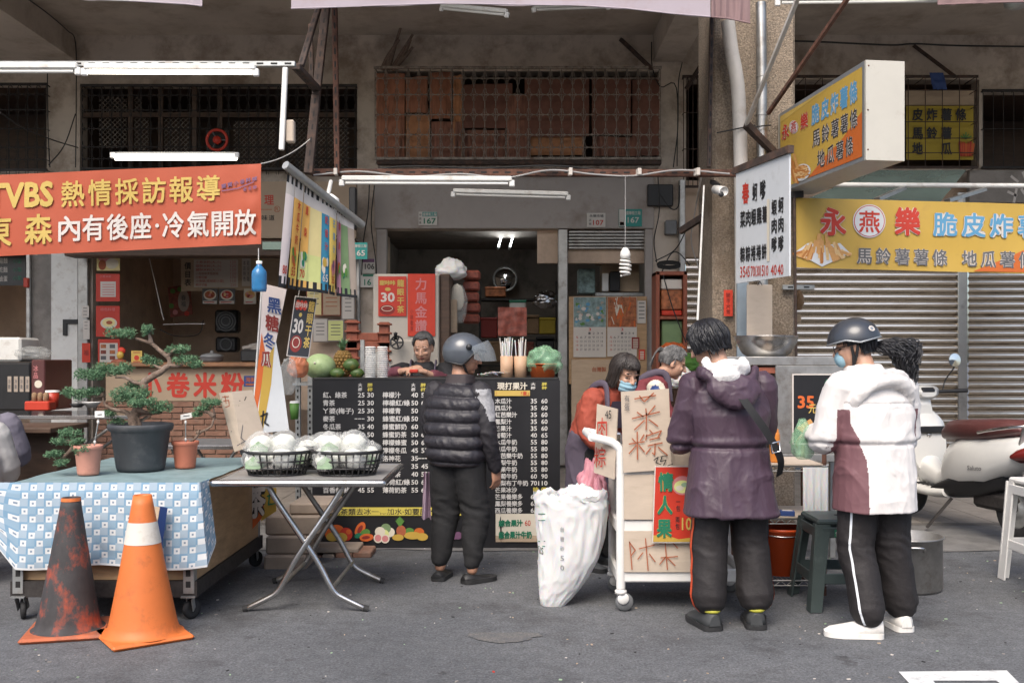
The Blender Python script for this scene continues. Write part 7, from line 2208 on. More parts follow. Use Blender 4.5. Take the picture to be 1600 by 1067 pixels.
# two seated people cut by the left picture edge
def seated(base, yaw, label, top_m, hair_m, head, strap=None, seed=1):
 global P
 P = Body(base, yaw, dict(pel=(0, 0, .50), chest=(0, .03, .78), neck=(0, .06, .985), shL=(-.18, .05, .93), shR=(.18, .05, .93), elL=(-.25, .10, .69), elR=(.25, .10, .69), wrL=(-.14, .33, .72), wrR=(.14, .33, .72),
   hipL=(-.09, .03, .46), hipR=(.09, .03, .46), knL=(-.12, .42, .47), knR=(.12, .42, .47), anL=(-.12, .40, .09), anR=(.12, .40, .09), toeL=(-.13, .55, .03), toeR=(.13, .55, .03)), head, hpitch=14)
 P.skin('person', label, 'skin', hands=[(P.j['wrL'], P.R @ V((.2, 1, 0)), V((0, 0, -1)), -1, 40), (P.j['wrR'], P.R @ V((-.2, 1, 0)), V((0, 0, -1)), 1, 40)])
 def g(mb):
  P.torso(mb, [(-.12, .21, .15, 0), (.1, .225, .17, 0), (.4, .23, .17, 0), (.6, .235, .165, 0), (.8, .21, .14, 0), (.92, .15, .11, 0), (1.02, .09, .085, 0)])
  for a in 'LR': P.limb(mb, ['sh' + a, 'el' + a, 'wr' + a], [.10, .088, .06], n=16)
 P.cloth('sweatshirt', g, [top_m], .009, 4, folds(.006, 7, 6, seed))
 def tr(mb):
  P.torso(mb, [(-.1, .14, .11, 0), (.1, .16, .12, 0)])
  for a in 'LR': P.limb(mb, ['hip' + a, 'kn' + a, 'an' + a], [.11, .085, .06], n=14)
 P.cloth('trousers', tr, ['trouser_black'], .011, 2, folds(.008, 8, 8, 3))
 for a in 'LR': P.shoe(a, 'shoe_dark', 'rubber', .048, .09, .27)
 P.hair(hair_m, lambda a: 30 if cos(a) > .55 else -20, lambda a: .0 if cos(a) > .5 else .12, 260, r=(.09, .11, .107), seed=seed)
 if strap:
  MB().tube(curve([P.L((.11, .17, .86)), P.L((.12, .08, 1.0)), P.L((.11, -.06, .98)), P.L((.06, -.165, .80)), P.L((0, -.18, .60))], 5), .018, strap, 8, ell=.3, up=P.R @ V((1, 0, 0))).build('bag_strap', P.root)
 t = T('plastic_stool', 'red plastic stool under the person in ' + ('lavender' if strap else 'pale grey') + ' at the left edge', 'stool', P.B)
 MB().lathe([(.001, .40), (.13, .40), (.145, .385), (.15, .36)], P.B, 'red_plastic', 20).build('seat', t)
 for k in range(4):
  a = pi / 4 + k * pi / 2
  MB().bar(P.B + V((.15 * cos(a), .15 * sin(a), .375)), P.B + V((.19 * cos(a), .19 * sin(a), 0.004)), .04, .02, 'red_plastic').build('leg', t)
seated((-3.88, 7.25), 20, 'seated person in lavender top with a pale shoulder strap, cut by the left edge', 'hoodie_lavender', 'hair_black', (-.02, .12, 1.14), 'paper', 3)
seated((-3.43, 6.2), 28, 'seated person in pale grey sweatshirt at the left picture edge', 'hoodie_grey', 'hair_black', (-.14, .10, 1.14), None, 6)
# traffic cones
def cone(c, rot, h, r0, side, label, body, base, band=False, seed=0, lean=(0, 0)):
 t = T('traffic_cone', label, 'traffic cone', c, 'traffic cones')
 c = V(c)
 mb = MB(); mb.box(c + V((0, 0, .014)), (side, side, .026), base, rot=rot, bev=.012); mb.build('base', t)
 def pr(z): return r0 + (.045 - r0) * ((z - .026) / (h - .026)) ** .93
 def ring(z, k=0): return [c + V(((pr(z) + k) * cos(a * pi / 18) + lean[0] * z, (pr(z) + k) * sin(a * pi / 18) + lean[1] * z, z)) for a in range(36)]
 zs = [.026 + (h - .026) * q / 14 for q in range(15)]
 mb = MB(); mb.loft([ring(.026, .022), ring(.034, .004)] + [ring(z) for z in zs[1:]] + [ring(h - .003, -.008), ring(h - .05, -.012)], body, True, False); mb.build('cone_body', t)
 if band:
  mb = MB(); mb.loft([ring(z, .0022) for z in (h * .665, h * .74, h * .815)], 'cone_band', True, False); mb.build('white_band', t)
 else:
  mb = MB(); mb.loft([ring(z, .002) for z in (h - .018, h - .008, h)], 'cone_orange', True, False); mb.build('bare_rim', t)
 return t
cone((xx(112, 5.2) - .005, 5.17, 0), radians(14), .70, .162, .40, 'traffic cone painted over in flaking black, left of the clean orange cone', 'cone_black', 'cone_base_worn', lean=(.022, 0))
cone((xx(226, 5.1), 5.08, 0), radians(36), .725, .178, .40, 'clean orange traffic cone with a white band in front of the blue cloth', 'cone_orange', 'cone_orange', True, lean=(-.005, 0))
# low cart under the blue checked cloth
TZ = .745
cx0, cx1, cy0, cy1 = -2.70, -1.72, 5.42, 6.78
t = T('display_cart', 'plywood display cart on casters with a dark frame', 'cart', ((cx0 + cx1) / 2, 6.1, 0))
mb = MB(); mb.box(((cx0 + cx1) / 2, 6.1, .472), (cx1 - cx0, cy1 - cy0, .52), 'plywood', bev=.006); mb.build('box_body', t)
mb = MB()
for y in (cy0 - .012, cy1 + .012): mb.box(((cx0 + cx1) / 2, y, .172), (cx1 - cx0 + .03, .04, .085), 'iron_bar')
for x in (cx0 + .02, cx1 - .005): mb.box((x, 6.1, .172), (.04, cy1 - cy0 - .01, .083), 'iron_bar')
mb.build('frame', t)
for x, y in ((cx0 + .03, cy0), (cx1 - .03, cy0), (cx0 + .03, cy1), (cx1 - .03, cy1)):
 mb = MB(); mb.box((x, y - .036, .24), (.055, .006, .18), 'galv', bev=.002); mb.box((x + (.028 if x > -2 else -.028), y - .01, .24), (.006, .05, .18), 'galv')
 for z in (.20, .26): mb.box((x, y - .0395, z), (.026, .003, .034), 'dark', bev=.002)
 mb.build('bracket', t)
 ca = MB(); ca.box((x, y - .01, .132), (.075, .075, .008), 'galv')
 a = .5 if x < -2 else -.6
 Mz = rotz(math.degrees(a))
 for s_ in (-.022, .022): ca.bar(V((x, y - .01, .125)) + Mz @ V((s_, 0, 0)), V((x, y + .02, .055)) + Mz @ V((s_, 0, 0)), .005, .04, 'galv')
 co = ca.build('caster', t)
 MB().lathe([(.001, -.015), (.035, -.015), (.052, -.012), (.055, 0), (.052, .012), (.035, .015), (.001, .015)], V((x, y + .02, .056)), 'rubber', 22, M=Mz @ Matrix.Rotation(radians(90), 3, 'Y')).build('wheel', co)
t = T('checked_cloth', 'blue and white checked picnic cloth draped over the plywood cart', 'tablecloth', ((cx0 + cx1) / 2, cy0, .3))
mb = MB(); mb.sheet(lambda u, v: (cx0 - .03 + (cx1 - cx0 + .06) * u, cy0 - .02 + (cy1 - cy0 + .03) * v, TZ + .006 * noise.noise((u * 5, v * 5, 2))), 30, 30, 'cloth_top'); mb.build('top_panel', t)
WF = cx1 - cx0 + .06
def flap(u, v):
 s_ = -.06 + (WF + .22) * u; dr = .455 * v
 drop = dr * (1 + .03 * sin(s_ * 9)) 
 if s_ <= WF:
  x = cx0 - .03 + s_; y = cy0 - .024
  if s_ < .06: x = cx0 - .03 + s_ * 1.5 - .03 - .10 * sin(pi * min(1, v * 1.4)) * (.06 - s_) / .12; drop *= .55 + .45 * (s_ + .06) / .12
 else:
  x = cx1 + .03 + .05 * v; y = cy0 - .024 + (s_ - WF); drop *= 1 - .22 * (s_ - WF) / .16
 wv = .030 * v * sin(s_ * 10 + 1) * (.4 + .6 * v) + .018 * v * noise.noise((s_ * 7, v * 2, 1)) + .012 * noise.noise((s_ * 5 - v * 3, v * 4, 6)) * v
 return V((x, y - .012 * min(1, v * 8) - abs(wv) * .8 - .01 * v, TZ + .004 - drop))
NU, NV = 116, 44
def fm(u, v):
 i, k = int(u * NU), int(v * NV)
 a, b = i % 4, k % 4
 if v > .975: return 'cloth_white'
 if (i // 4 + k // 4) % 2 == 0 or ((i // 4) % 2 and (k // 4) % 2 and False):
  if a in (0,) or b in (0,): return 'cloth_line'
  return 'cloth_motif' if (a == 2 and b == 2) else 'cloth_white'
 return 'cloth_light' if (i // 4) % 2 else 'cloth_blue'
mb = MB(); mb.sheet(flap, NU, NV, fm); mb.build('front_flap', t)
t = T('board_stack', 'tan folded boards with a blue edge leaning behind the clean orange cone', 'board', (xx(222, 5.3), 5.33, .4))
mb = MB(); p = Panel.px((206, 787, 5.34), (250, 792, 5.3), (190, 868, 5.3)); p.slab(mb, .02, 'cardboard'); mb.build('board', t)
p2_ = Panel.px((250, 791, 5.3), (262, 793, 5.33), (238, 876, 5.28)); mb = MB(); p2_.slab(mb, .02, 'ink_navy'); mb.build('blue_edge', t)
# bonsai pots on the cart
def needles(mb, c, r, n, rd):
 c = V(c)
 for _ in range(n):
  d = V((rd.gauss(0, 1), rd.gauss(0, 1), rd.gauss(0, 1))); d.normalize()
  q = rd.random() ** .45
  p = c + V((d.x * r[0] * q, d.y * r[1] * q, d.z * r[2] * q))
  p += V((0, 0, .25 * r[2] * noise.noise(p * 30)))
  ax = V((rd.gauss(0, 1), rd.gauss(0, 1) , rd.gauss(.8, .6))).normalized()
  for k in range(3):
   a2 = (ax + V((rd.uniform(-.6, .6), rd.uniform(-.6, .6), rd.uniform(-.5, .5)))).normalized()
   s_ = a2.cross(V((rd.uniform(-1, 1), rd.uniform(-1, 1), .3))).normalized() * rd.uniform(.0018, .0032)
   L_ = rd.uniform(.010, .022)
   mb.add([p - s_, p + s_, p + a2 * L_], [(0, 1, 2)], rd.choices(['foliage_a', 'foliage_b', 'foliage_c'], [5, 4, 2 if d.z < 0 else .7])[0])
def bonsai(label, pot, potm, trunk, branches, pads, Y, seed, dens=1.0, detail=None):
 x, yb, w_, h_ = pot
 c = W(x, yb, Y); c.z = TZ + .006; k = Y / F
 t = T('potted_bonsai', label, 'bonsai', c)
 R1, H = w_ / 2 * k, h_ * k
 MB().lathe([(.001, 0), (R1 * .74, 0), (R1 * .78, H * .08), (R1 * .93, H * .82), (R1 * .96, H * .84), (R1 * 1.03, H * .88), (R1 * 1.05, H * .96), (R1 * 1.02, H), (R1 * .93, H * .98), (R1 * .9, H * .86), (.001, H * .86)], c, potm, 32).build('pot', t)
 MB().lathe([(R1 * .9, H * .88), (R1 * .5, H * .91), (.001, H * .92)], c, 'soil', 20).build('soil', t)
 rd = random.Random(seed)
 P3 = lambda a: W(a[0], a[1], Y + (a[2] if len(a) > 2 else 0))
 mb = MB()
 C_ = curve([P3(a) for a in trunk], 4); n = len(C_)
 mb.tube([q + V((.004 * noise.noise(q * 40), 0, .004 * noise.noise(q * 37))) for q in C_], [(trunk_r[0] * (1 - i / n) + trunk_r[1] * i / n) for i in range(n)], 'bark', 9)
 for b in branches:
  C_ = curve([P3(a) for a in b], 3); n = len(C_); mb.tube(C_, [.013 * (1 - i / n) + .003 for i in range(n)], 'bark', 7)
 mb.build('trunk', t)
 mb = MB()
 for (px, py, rx, ry, dz) in pads:
  n_ = max(2, int(rx / 7))
  for q in range(n_):
   f = (q + .5) / n_ * 2 - 1
   needles(mb, W(px + rx * f * .85, py + rd.uniform(-.35, .35) * ry, Y + dz + rd.uniform(-.03, .03)), (rx / n_ * 1.5 * k, .055 + rx * .0012, ry * k * rd.uniform(.75, 1.1)), int(dens * 2.3 * rx * ry / n_ + 40), rd)
  for q in range(2):
   a = W(px + rd.uniform(-.5, .5) * rx, py + ry * .5, Y + dz); mb.tube([a, a + V((rd.uniform(-.03, .03), 0, ry * k))], [.003, .0015], 'bark', 4)
 mb.build('crown', t)
 return t
trunk_r = (.032, .008)
bonsai('large juniper bonsai with layered green pads in a dark plastic pot', (220, 738, 94, 72), 'pot_dark', [(212, 672), (208, 655), (214, 640, .02), (222, 622, .03), (226, 608), (225, 598), (240, 588), (258, 576), (266, 568), (262, 558), (248, 546), (235, 536), (212, 529)],
       [[(208, 660), (198, 644), (180, 640), (166, 634), (161, 622), (163, 616)], [(226, 600), (212, 598), (196, 590), (180, 590)], [(266, 570), (278, 572), (290, 566)], [(262, 556), (268, 550), (276, 544)], [(236, 536), (234, 526), (230, 518)], [(258, 576), (250, 575), (240, 570)], [(214, 640), (232, 645), (248, 642)], [(220, 672), (216, 655), (210, 645)], [(163, 616), (150, 620), (128, 616)]],
       [(188, 521, 22, 8, 0), (230, 519, 6.5, 11, .0), (278, 544, 16, 8, .02), (290, 563, 17, 8, 0), (306, 571, 9, 6, 0), (237, 565, 14, 9, .04), (176, 578, 30, 11, .03), (140, 588, 20, 11, -.03), (128, 615, 30, 9, 0), (205, 618, 30, 14, -.08), (222, 630, 20, 9, -.12), (250, 639, 17, 9, -.05), (185, 662, 14, 7, .1), (170, 646, 8, 5, .05), (213, 604, 14, 8, .1)], 6.0, 11)
trunk_r = (.009, .004)
bonsai('small trailing juniper in the left terracotta pot', (138, 744, 42, 46), 'terracotta_pale', [(118, 704), (114, 696), (112, 684), (116, 676)], [[(116, 698), (108, 706), (98, 716), (92, 722)], [(114, 690), (104, 690), (94, 692)]],
       [(110, 676, 15, 8, 0), (96, 690, 13, 7, 0), (85, 708, 11, 6, 0), (96, 722, 8, 6, -.03), (130, 703, 12, 7, -.06), (120, 690, 9, 7, 0)], 5.75, 12, 1.0)
bonsai('small bent bonsai in the right terracotta pot', (289.5, 734, 40, 42), 'terracotta', [(296, 692), (305, 684), (314, 674), (328, 668), (333, 658), (335, 646), (333, 636)], [[(312, 675), (306, 676)], [(334, 650), (326, 644), (316, 642)]],
       [(328, 630, 13, 7, 0), (316, 640, 11, 7, 0), (308, 648, 5, 4, 0), (338, 627, 5, 4, 0)], 6.1, 13)
for k, (pts, tag_, Y, lb_) in enumerate((([(147, 697), (154, 655)], (148, 642, 163, 652), 5.75, 'white plant tag on a leaning stake in the left terracotta pot'), ([(290, 692), (290, 656)], (282, 646, 300, 654), 6.1, 'white plant tag on a stake in the right terracotta pot'))):
 t = T('plant_tag', lb_, 'plant tag', W(pts[0][0], pts[0][1], Y)); MB().tube([W(a, b, Y) for a, b in pts], .004, 'galv', 7).build('stake', t)
 for f in (.15, .9): q = W(*pts[0], Y).lerp(W(*pts[1], Y), f); MB().ell(q, (.008, .008, .012), 'white_plastic', n=10, k=6).build('joint', t)
 a, b, c_, d = tag_; p = Panel.px((a, b + (2 if k else 0), Y), (c_, b - (2 if k else 0), Y), (a, d + (2 if k else 0), Y)); mb = MB(); p.slab(mb, .004, 'white_plastic'); p.stroke(mb, [(a + 5, d - 4), (c_ - 4, d - 5)], 1.2, 'ink_grey'); mb.build('tag', t)
# steel folding table with two baskets of cauliflower
t = T('folding_table', 'stainless folding table with crossed legs in front of the stall', 'folding table', (-1.18, 5.95, 0))
FZ = .742
mat('table_steel', (.40, .39, .375), .5, .55, var=.15, scale=6, dirt=((.26, .24, .22), .35, 5))
fx0, fx1, fy0, fy1 = -1.655, -.715, 5.52, 6.42
MB().box(((fx0 + fx1) / 2, (fy0 + fy1) / 2, FZ - .008), (fx1 - fx0 - .02, fy1 - fy0 - .02, .016), 'table_steel', bev=.004).build('tabletop', t)
rim = [(fx0, fy0), (fx1, fy0), (fx1, fy1), (fx0, fy1)]
for k in range(4):
 a, b = rim[k], rim[(k + 1) % 4]
 MB().tube([(a[0], a[1], FZ - .014), (b[0], b[1], FZ - .014)], .020, 'steel', 12, rnd=True).build('edge_rail', t)
for y, sh in ((5.60, 0), (6.30, .0)):
 for sg in (-1, 1):
  xm = -1.16
  pts = [(xm - sg * .215, y, FZ - .03), (xm - sg * .15, y, .60), (xm + sg * .05 , y + .01 * sg, .30), (xm + sg * .135, y, .15), (xm + sg * .165, y, .105), (xm + sg * .21, y, .075), (xm + sg * .34, y, .012)]
  MB().tube(curve(pts, 4), .0165, 'steel_dull' if y > 6 else 'steel', 10, rnd=True).build('leg', t)
  MB().tube([(xm + sg * .325, y, .02), (xm + sg * .352, y, .012)], .019, 'rubber', 10).build('foot', t)
for sg in (-1, 1): MB().tube([(-1.16 + sg * .15, 5.60, .13), (-1.16 + sg * .15, 6.30, .13)], .012, 'steel_dull', 8).build('cross_bar', t); MB().tube([(-1.16 - sg * .215, 5.58, FZ - .04), (-1.16 - sg * .215, 6.32, FZ - .04)], .012, 'steel_dull', 8).build('cross_bar', t)
def basket(cx, cy, label, r=.205):
 c = V((cx, cy, FZ + .002)); t = T('wire_basket', label, 'basket', c); mb = MB(); H = .135
 for z, rr in ((.006, .80), (.045, .88), (.085, .94)): mb.tube([c + V((r * rr * cos(a * pi / 20), r * rr * .82 * sin(a * pi / 20), z)) for a in range(41)], .0055, 'black_plastic', 5)
 for k in range(30):
  a = k * pi / 15; mb.tube([c + V((r * f * cos(a), r * f * .82 * sin(a), z)) for f, z in ((.3, .005), (.80, .006), (.9, .06), (1, H))], .0052, 'black_plastic', 5)
 mb.build('wires', t); mb = MB(); mb.tube([c + V((r * cos(a * pi / 20), r * .82 * sin(a * pi / 20), H)) for a in range(41)], .010, 'black_plastic', 8); mb.build('rim', t)
 return c
seedn = 100
spots = [(-.10, -.07, .10), (.05, -.08, .11), (.12, .03, .12), (-.02, .05, .15), (-.13, .06, .12), (.04, .0, .19), (-.09, .0, .18)]
POSW = ['at the front left of', 'at the front of', 'at the right of', 'in the middle of', 'at the back left of', 'on top of', 'on the upper left of']
for bi, (bx_, by_, nm) in enumerate(((-1.375, 5.83, 'left'), (-.965, 5.83, 'right'), (-1.16, 6.20, 'rear'))):
 c = basket(bx_, by_, 'black wire basket of bagged cauliflower, %s on the steel table' % {'left': 'beside the cardboard price sign', 'right': 'nearest the right table corner', 'rear': 'standing behind the two others'}[nm], .205)
 for k, (dx, dy, dz) in enumerate(spots if bi < 2 else spots[:5]):
  seedn += 1
  t = T('bagged_cauliflower', 'bagged cauliflower %s the %s' % (POSW[k], {'left': 'basket beside the price sign', 'right': 'basket nearest the table corner', 'rear': 'basket standing behind'}[nm]), 'cauliflower', c + V((dx, dy, .02)), 'bagged cauliflowers in the wire baskets')
  crumpled('bag', c + V((dx, dy, dz - .01)), (.088, .082, .072), 'bag_veg', '', '', seedn, 1.06, .20, t, 24, 16)
  crumpled('head', c + V((dx, dy, dz - .012)), (.070, .066, .056), 'cauliflower', '', '', seedn + 50, 1, .13, t, 20, 12)
  if k % 2 == 0:
   mb = MB(); mb.sheet(lambda u, v: c + V((dx - .05 + .10 * u, dy - .065 - .015 * sin(pi * u), dz - .055 + .075 * v * (1 - .5 * abs(2 * u - 1)))), 6, 5, 'veg_leaf'); mb.build('leaf', t)
p = Panel.px((342, 614, 6.2), (394, 609, 6.2), (366, 706, 6.2))
t = T('price_sign', 'creased pale cardboard price sign standing behind the left basket', 'price sign', W(375, 700, 6.2))
mb = MB(); A_, B_, C2, D_ = W(342, 614, 6.2), W(362, 612, 6.15), W(378, 702, 6.15), W(366, 706, 6.2)
E_, G_ = W(394, 609, 6.25), W(416, 690, 6.25)
for q in ((A_, B_, C2, D_), (B_, E_, G_, C2)):
 o_ = V((0, .006, 0)); mb.add(list(q) + [v + o_ for v in q], [(0, 1, 2, 3), (7, 6, 5, 4), (0, 4, 5, 1), (2, 6, 7, 3), (1, 5, 6, 2), (3, 7, 4, 0)], 'cardboard_pale')
mb.build('card', t)
mb = MB(); p1_, p2_ = Panel(A_, B_, D_), Panel(B_, E_, C2)
def strokes(p, L_, wd, m, o=.004):
 for s_ in L_: p.stroke(mb, s_, wd, m, o)
strokes(p1_, [[(348, 620), (358, 619)], [(352, 618), (354, 630)], [(350, 626), (358, 625), (359, 634), (353, 636)]], 1.1, 'ink_brown')
strokes(p1_, [[(357, 650), (364, 651), (369, 660), (367, 672), (362, 674), (366, 671), (371, 680), (370, 694)]], 1.2, 'ink_grey')
strokes(p2_, [[(374, 626), (380, 634)], [(384, 620), (380, 630), (386, 628)], [(376, 640), (386, 632)], [(380, 644), (392, 636)], [(375, 628), (373, 634)]], 1.5, 'ink_black')
strokes(p2_, [[(396, 645), (388, 648), (379, 664), (376, 684), (383, 690), (393, 680), (399, 660), (396, 645)], [(370, 696), (384, 688), (398, 688)]], 1.2, 'ink_grey')
mb.build('lettering', t)
t = T('advertising_flag', 'white and orange advertising flag slanting behind the steel table', 'flag', W(430, 690, 6.75))
p = Panel.px((411, 443, 6.75), (448, 452, 6.75), (390, 690, 6.75))
fl = [[(411, 443), (448, 452), (430, 540), (406, 640), (398, 690), (392, 690), (404, 560)], [(431, 532), (440, 580), (452, 672), (420, 690), (398, 690), (412, 620)]]
mb = MB(); p.poly(mb, fl[0], 'strip_a', 0); p.poly(mb, [(420, 560), (431, 532), (440, 580), (452, 672), (412, 676), (408, 640)], 'sign_white', .004)
p.poly(mb, [(404, 560), (409, 520), (416, 560), (402, 640), (398, 676), (392, 676)], 'ink_orange', .003); p.poly(mb, [(413, 566), (429, 540), (424, 600), (410, 678), (400, 678)], 'sign_yellow', .005)
mb.build('cloth', t)
mb = MB()
for i, ch in enumerate('黑糖冬瓜'): 
 m_ = ['ink_navy', 'ink_darkred', 'ink_navy', 'ink_darkred'][i]
 p.text(mb, ch, 413 + (5, 2, -1, -5)[i], 462 + i * 28, 435 + (5, 1, -5, -11)[i], 488 + i * 28, 'ink_white', .2, .1, .006); p.text(mb, ch, 413 + (5, 2, -1, -5)[i], 462 + i * 28, 435 + (5, 1, -5, -11)[i], 488 + i * 28, m_, .2, .03, .008)
strokes(p, [[(408, 650), (418, 645), (414, 660), (420, 664)], [(412, 642), (409, 672)]], 2.4, 'ink_black', .01)
mb.build('lettering', t)
MB().tube([W(410, 440, 6.78), W(392, 700, 6.78)], .008, 'white_plastic', 8).build('pole', t)
t = T('advertising_flag', 'orange and yellow flag end with a big character hanging under the steel table', 'flag', W(405, 825, 6.6))
p = Panel.px((377, 762, 6.6), (434, 762, 6.6), (377, 830, 6.6)); mb = MB(); p.poly(mb, [(378, 762), (377, 795), (381, 826), (392, 829), (412, 806), (413, 762)], 'ink_orange', 0); p.poly(mb, [(404, 762), (413, 790), (408, 814), (432, 798), (432, 762)], 'sign_yellow', .003); mb.build('cloth', t)
mb = MB(); p.text(mb, '茶', 385, 758, 416, 812, 'ink_black', -.15, .1, .006); p.text(mb, '茶', 385, 758, 416, 812, 'ink_white', -.15, .035, .009); strokes(p, [[(418, 775), (428, 770)], [(422, 768), (420, 788), (429, 786)]], 2.2, 'ink_green', .008); mb.build('lettering', t)
crumpled('plastic_bag', W(450, 590, 7.3), (.06, .05, .14), 'bag_clear', 'empty clear bag hanging on the slotted stand', 'bag', 201, 1, .3)
crumpled('fruit_bag', W(466, 574, 7.5), (.075, .06, .085), 'bag_orange', 'orange tinted plastic bag beside the watermelon', 'bag', 203, 1.2, .25)
t = T('drink_cup', 'lime green cup on the slotted stand', 'cup', W(460, 660, 7.3)); MB().lathe([(.001, 0), (.028, 0), (.036, .12), (.001, .12)], W(460, 655, 7.35), 'ink_leaf', 16).build('cup', t); MB().lathe([(.037, .12), (.03, .135), (.001, .137)], W(460, 655, 7.35), 'white_plastic', 16).build('lid', t)
t = T('block_pile', 'stained stack of concrete blocks at the left end of the drink stall', 'blocks', W(455, 915, 6.9))
for k, (a, b, c_, d, dep) in enumerate(((412, 868, 478, 920, .5), (415, 838, 482, 867, .46), (414, 806, 500, 837, .42), (452, 786, 520, 805, .4))):
 mb = MB(); pxb(mb, a, b, c_, d - 1, 6.72 + .04 * k, dep, 'mortar', .012); mb.build('block', t)
t = T('brick_edge', 'broken red brick kerb under the black menu banner', 'bricks', W(530, 880, 7.2))
for a, b, c_, d, m in ((483, 868, 502, 882, 'red_brick'), (503, 866, 522, 880, 'mortar'), (524, 863, 550, 877, 'red_brick'), (551, 862, 580, 872, 'red_brick'), (484, 856, 560, 864, 'mortar')):
 mb = MB(); pxb(mb, a, b, c_, d, 7.1, .25, m, .008); mb.build('brick', t)
# white trolley with cardboard signs
gx0, gx1, gy0, gy1 = .60, 1.32, 5.60, 6.06
t = T('trolley', 'white plastic three-tier trolley covered with cardboard signs', 'cart', ((gx0 + gx1) / 2, 5.83, 0))
for z in (.20, .475, .775):
 mb = MB(); mb.box(((gx0 + gx1) / 2, 5.83, z - .02), (gx1 - gx0 - .05, gy1 - gy0 - .05, .02), 'white_plastic')
 for y in (gy0, gy1): mb.box(((gx0 + gx1) / 2, y, z + .002), (gx1 - gx0 + .02, .03, .075), 'white_plastic', bev=.008)
 for x in (gx0, gx1): mb.box((x, 5.83, z + .002), (.028, gy1 - gy0 - .02, .073), 'white_plastic', bev=.008)
 mb.build('shelf', t)
for x in (gx0 + .012, gx1 - .012):
 for y in (gy0 + .002, gy1 - .002): MB().tube([(x, y, .13), (x, y, .90)], .026, 'white_plastic', 14).build('post', t)
for y in (gy0 + .002, gy1 - .002): MB().tube(curve([(gx0 + .012, y, .86), (gx0 + .008, y, .905), (gx0 - .03, y + .01, .945), (gx0 - .10, y + .03, .965), (gx0 - .16, y + .05, .975)], 4), .024, 'white_plastic', 12).build('handle_arm', t)
MB().tube([(gx0 - .15, gy0 + .03, .974), (gx0 - .15, gy1 + .03, .974)], .022, 'white_plastic', 12).build('handle', t)
for x in (gx0 + .012, gx1 - .012):
 for y in (gy0 + .002, gy1 - .002):
  co = MB().lathe([(.001, .165), (.022, .165), (.022, .125), (.034, .118), (.034, .10), (.001, .10)], (x, y, 0), 'white_plastic', 14).build('caster', t)
  mb = MB()
  for s_ in (-.02, .02): mb.lathe([(.001, -.005), (.03, -.005), (.033, 0), (.03, .005), (.001, .005)], (x + .012, y + s_, .075), 'white_plastic', 20, M=Matrix.Rotation(radians(90), 3, 'X'))
  mb.build('fork', co); MB().lathe([(.001, -.012), (.045, -.012), (.052, 0), (.045, .012), (.001, .012)], (x + .02, y, .053), 'grey_plastic', 22, M=Matrix.Rotation(radians(90), 3, 'X')).build('wheel', co)
  MB().lathe([(.001, -.031), (.014, -.031), (.014, -.027)], (x + .022, y, .055), 'dark', 12, M=Matrix.Rotation(radians(90), 3, 'X')).build('axle', co)
def cardsign(label, tl, tr, bl, glyphs, m='cardboard_pale', extra=()):
 global mb
 t = T('cardboard_sign', label, 'sign', W(*bl)); p = Panel.px(tl, tr, bl); mb = MB()
 def fn(u, v): return p.uv(u + .015 * noise.noise((v * 4, 1, tl[0])), v + .012 * noise.noise((u * 4, 2, tl[0]))) + p.n * .004 * noise.noise((u * 2, v * 2, 1))
 mb.sheet(fn, 4, 4, m, smooth=False); ob = mb.build('card', t); sm = ob.modifiers.new('thickness', 'SOLIDIFY'); sm.thickness = .006; sm.offset = -1 if p.n.y < 0 else 1
 mb = MB()
 for ch, a, b, c_, d, mm_, bo in glyphs: p.text(mb, ch, a, b, c_, d, mm_, 0, bo, .018)
 for s_, wd, mm_ in extra: p.stroke(mb, s_, wd, mm_, .018)
 if mb.v: mb.build('lettering', t)
GREYW = 'ink_black'
cardsign('tall cardboard sign with two big brown characters on top of the trolley', (970, 612, 5.56), (1045, 607, 5.56), (974, 738, 5.56), [('有', 975, 617, 983, 627, 'ink_grey', 0), ('蛋', 975, 629, 983, 641, 'ink_grey', 0)], extra=[(s_, 1.9, 'ink_brown') for s_ in [[(991.1,622.8),(1023.7,617.5)],[(998.6,618.3),(1005.0,626.4)],[(1020.6,613.8),(1006.1,627.0)],[(995.0,643.7),(1004.7,650.7)],[(1008.4,638.1),(1009.5,647.9)],[(1022.9,633.4),(1011.7,647.3)],[(987.2,653.5),(1029.9,642.9)],[(1009.5,645.1),(1008.9,670.8)],[(1006.1,656.2),(990.8,670.8)],[(1013.1,654.9),(1027.1,665.2)],[(987.2,684.7),(992.2,690.3)],[(1005.6,678.6),(1000.0,687.5)],[(982.4,693.1),(1006.1,689.2)],[(995.0,674.4),(995.5,717.1)],[(993.6,695.3),(982.4,707.9)],[(997.8,695.3),(1006.1,705.1)],[(1014.5,671.6),(1018.7,676.3)],[(1009.8,678.6),(1008.4,686.4)],[(1008.9,680.8),(1032.6,672.4),(1027.1,682.8)],[(1014.5,686.4),(1029.9,682.8)],[(1011.7,695.9),(1034.0,691.1)],[(1022.9,692.5),(1022.3,709.8),(1018.7,707.0)],[(1015.9,699.5),(1008.9,708.4)],[(1027.9,698.1),(1041.9,710.4)]]] + [([(1021, 718), (1028, 713), (1024, 722), (1032, 725)], 1.4, GREYW), ([(1034, 712), (1031, 720), (1040, 718), (1036, 726)], 1.4, GREYW), ([(1030, 713), (1042, 711)], 1.2, GREYW), ([(1042, 727), (1050, 724)], 1.2, GREYW)])
cardsign('narrow cardboard sign priced 45 hung on the handle end of the trolley', (934, 631, 5.75), (966, 639, 5.6), (929, 738, 5.75), [('肉', 937, 652, 952, 692, 'ink_red', 0), ('粽', 932, 698, 950, 730, 'ink_red', 0), ('45', 949, 641, 959, 654, 'ink_black', .0)])
cardsign('blank cardboard panel on the middle tier of the trolley', (975, 741, 5.578), (1092, 741, 5.578), (975, 811, 5.578), [])
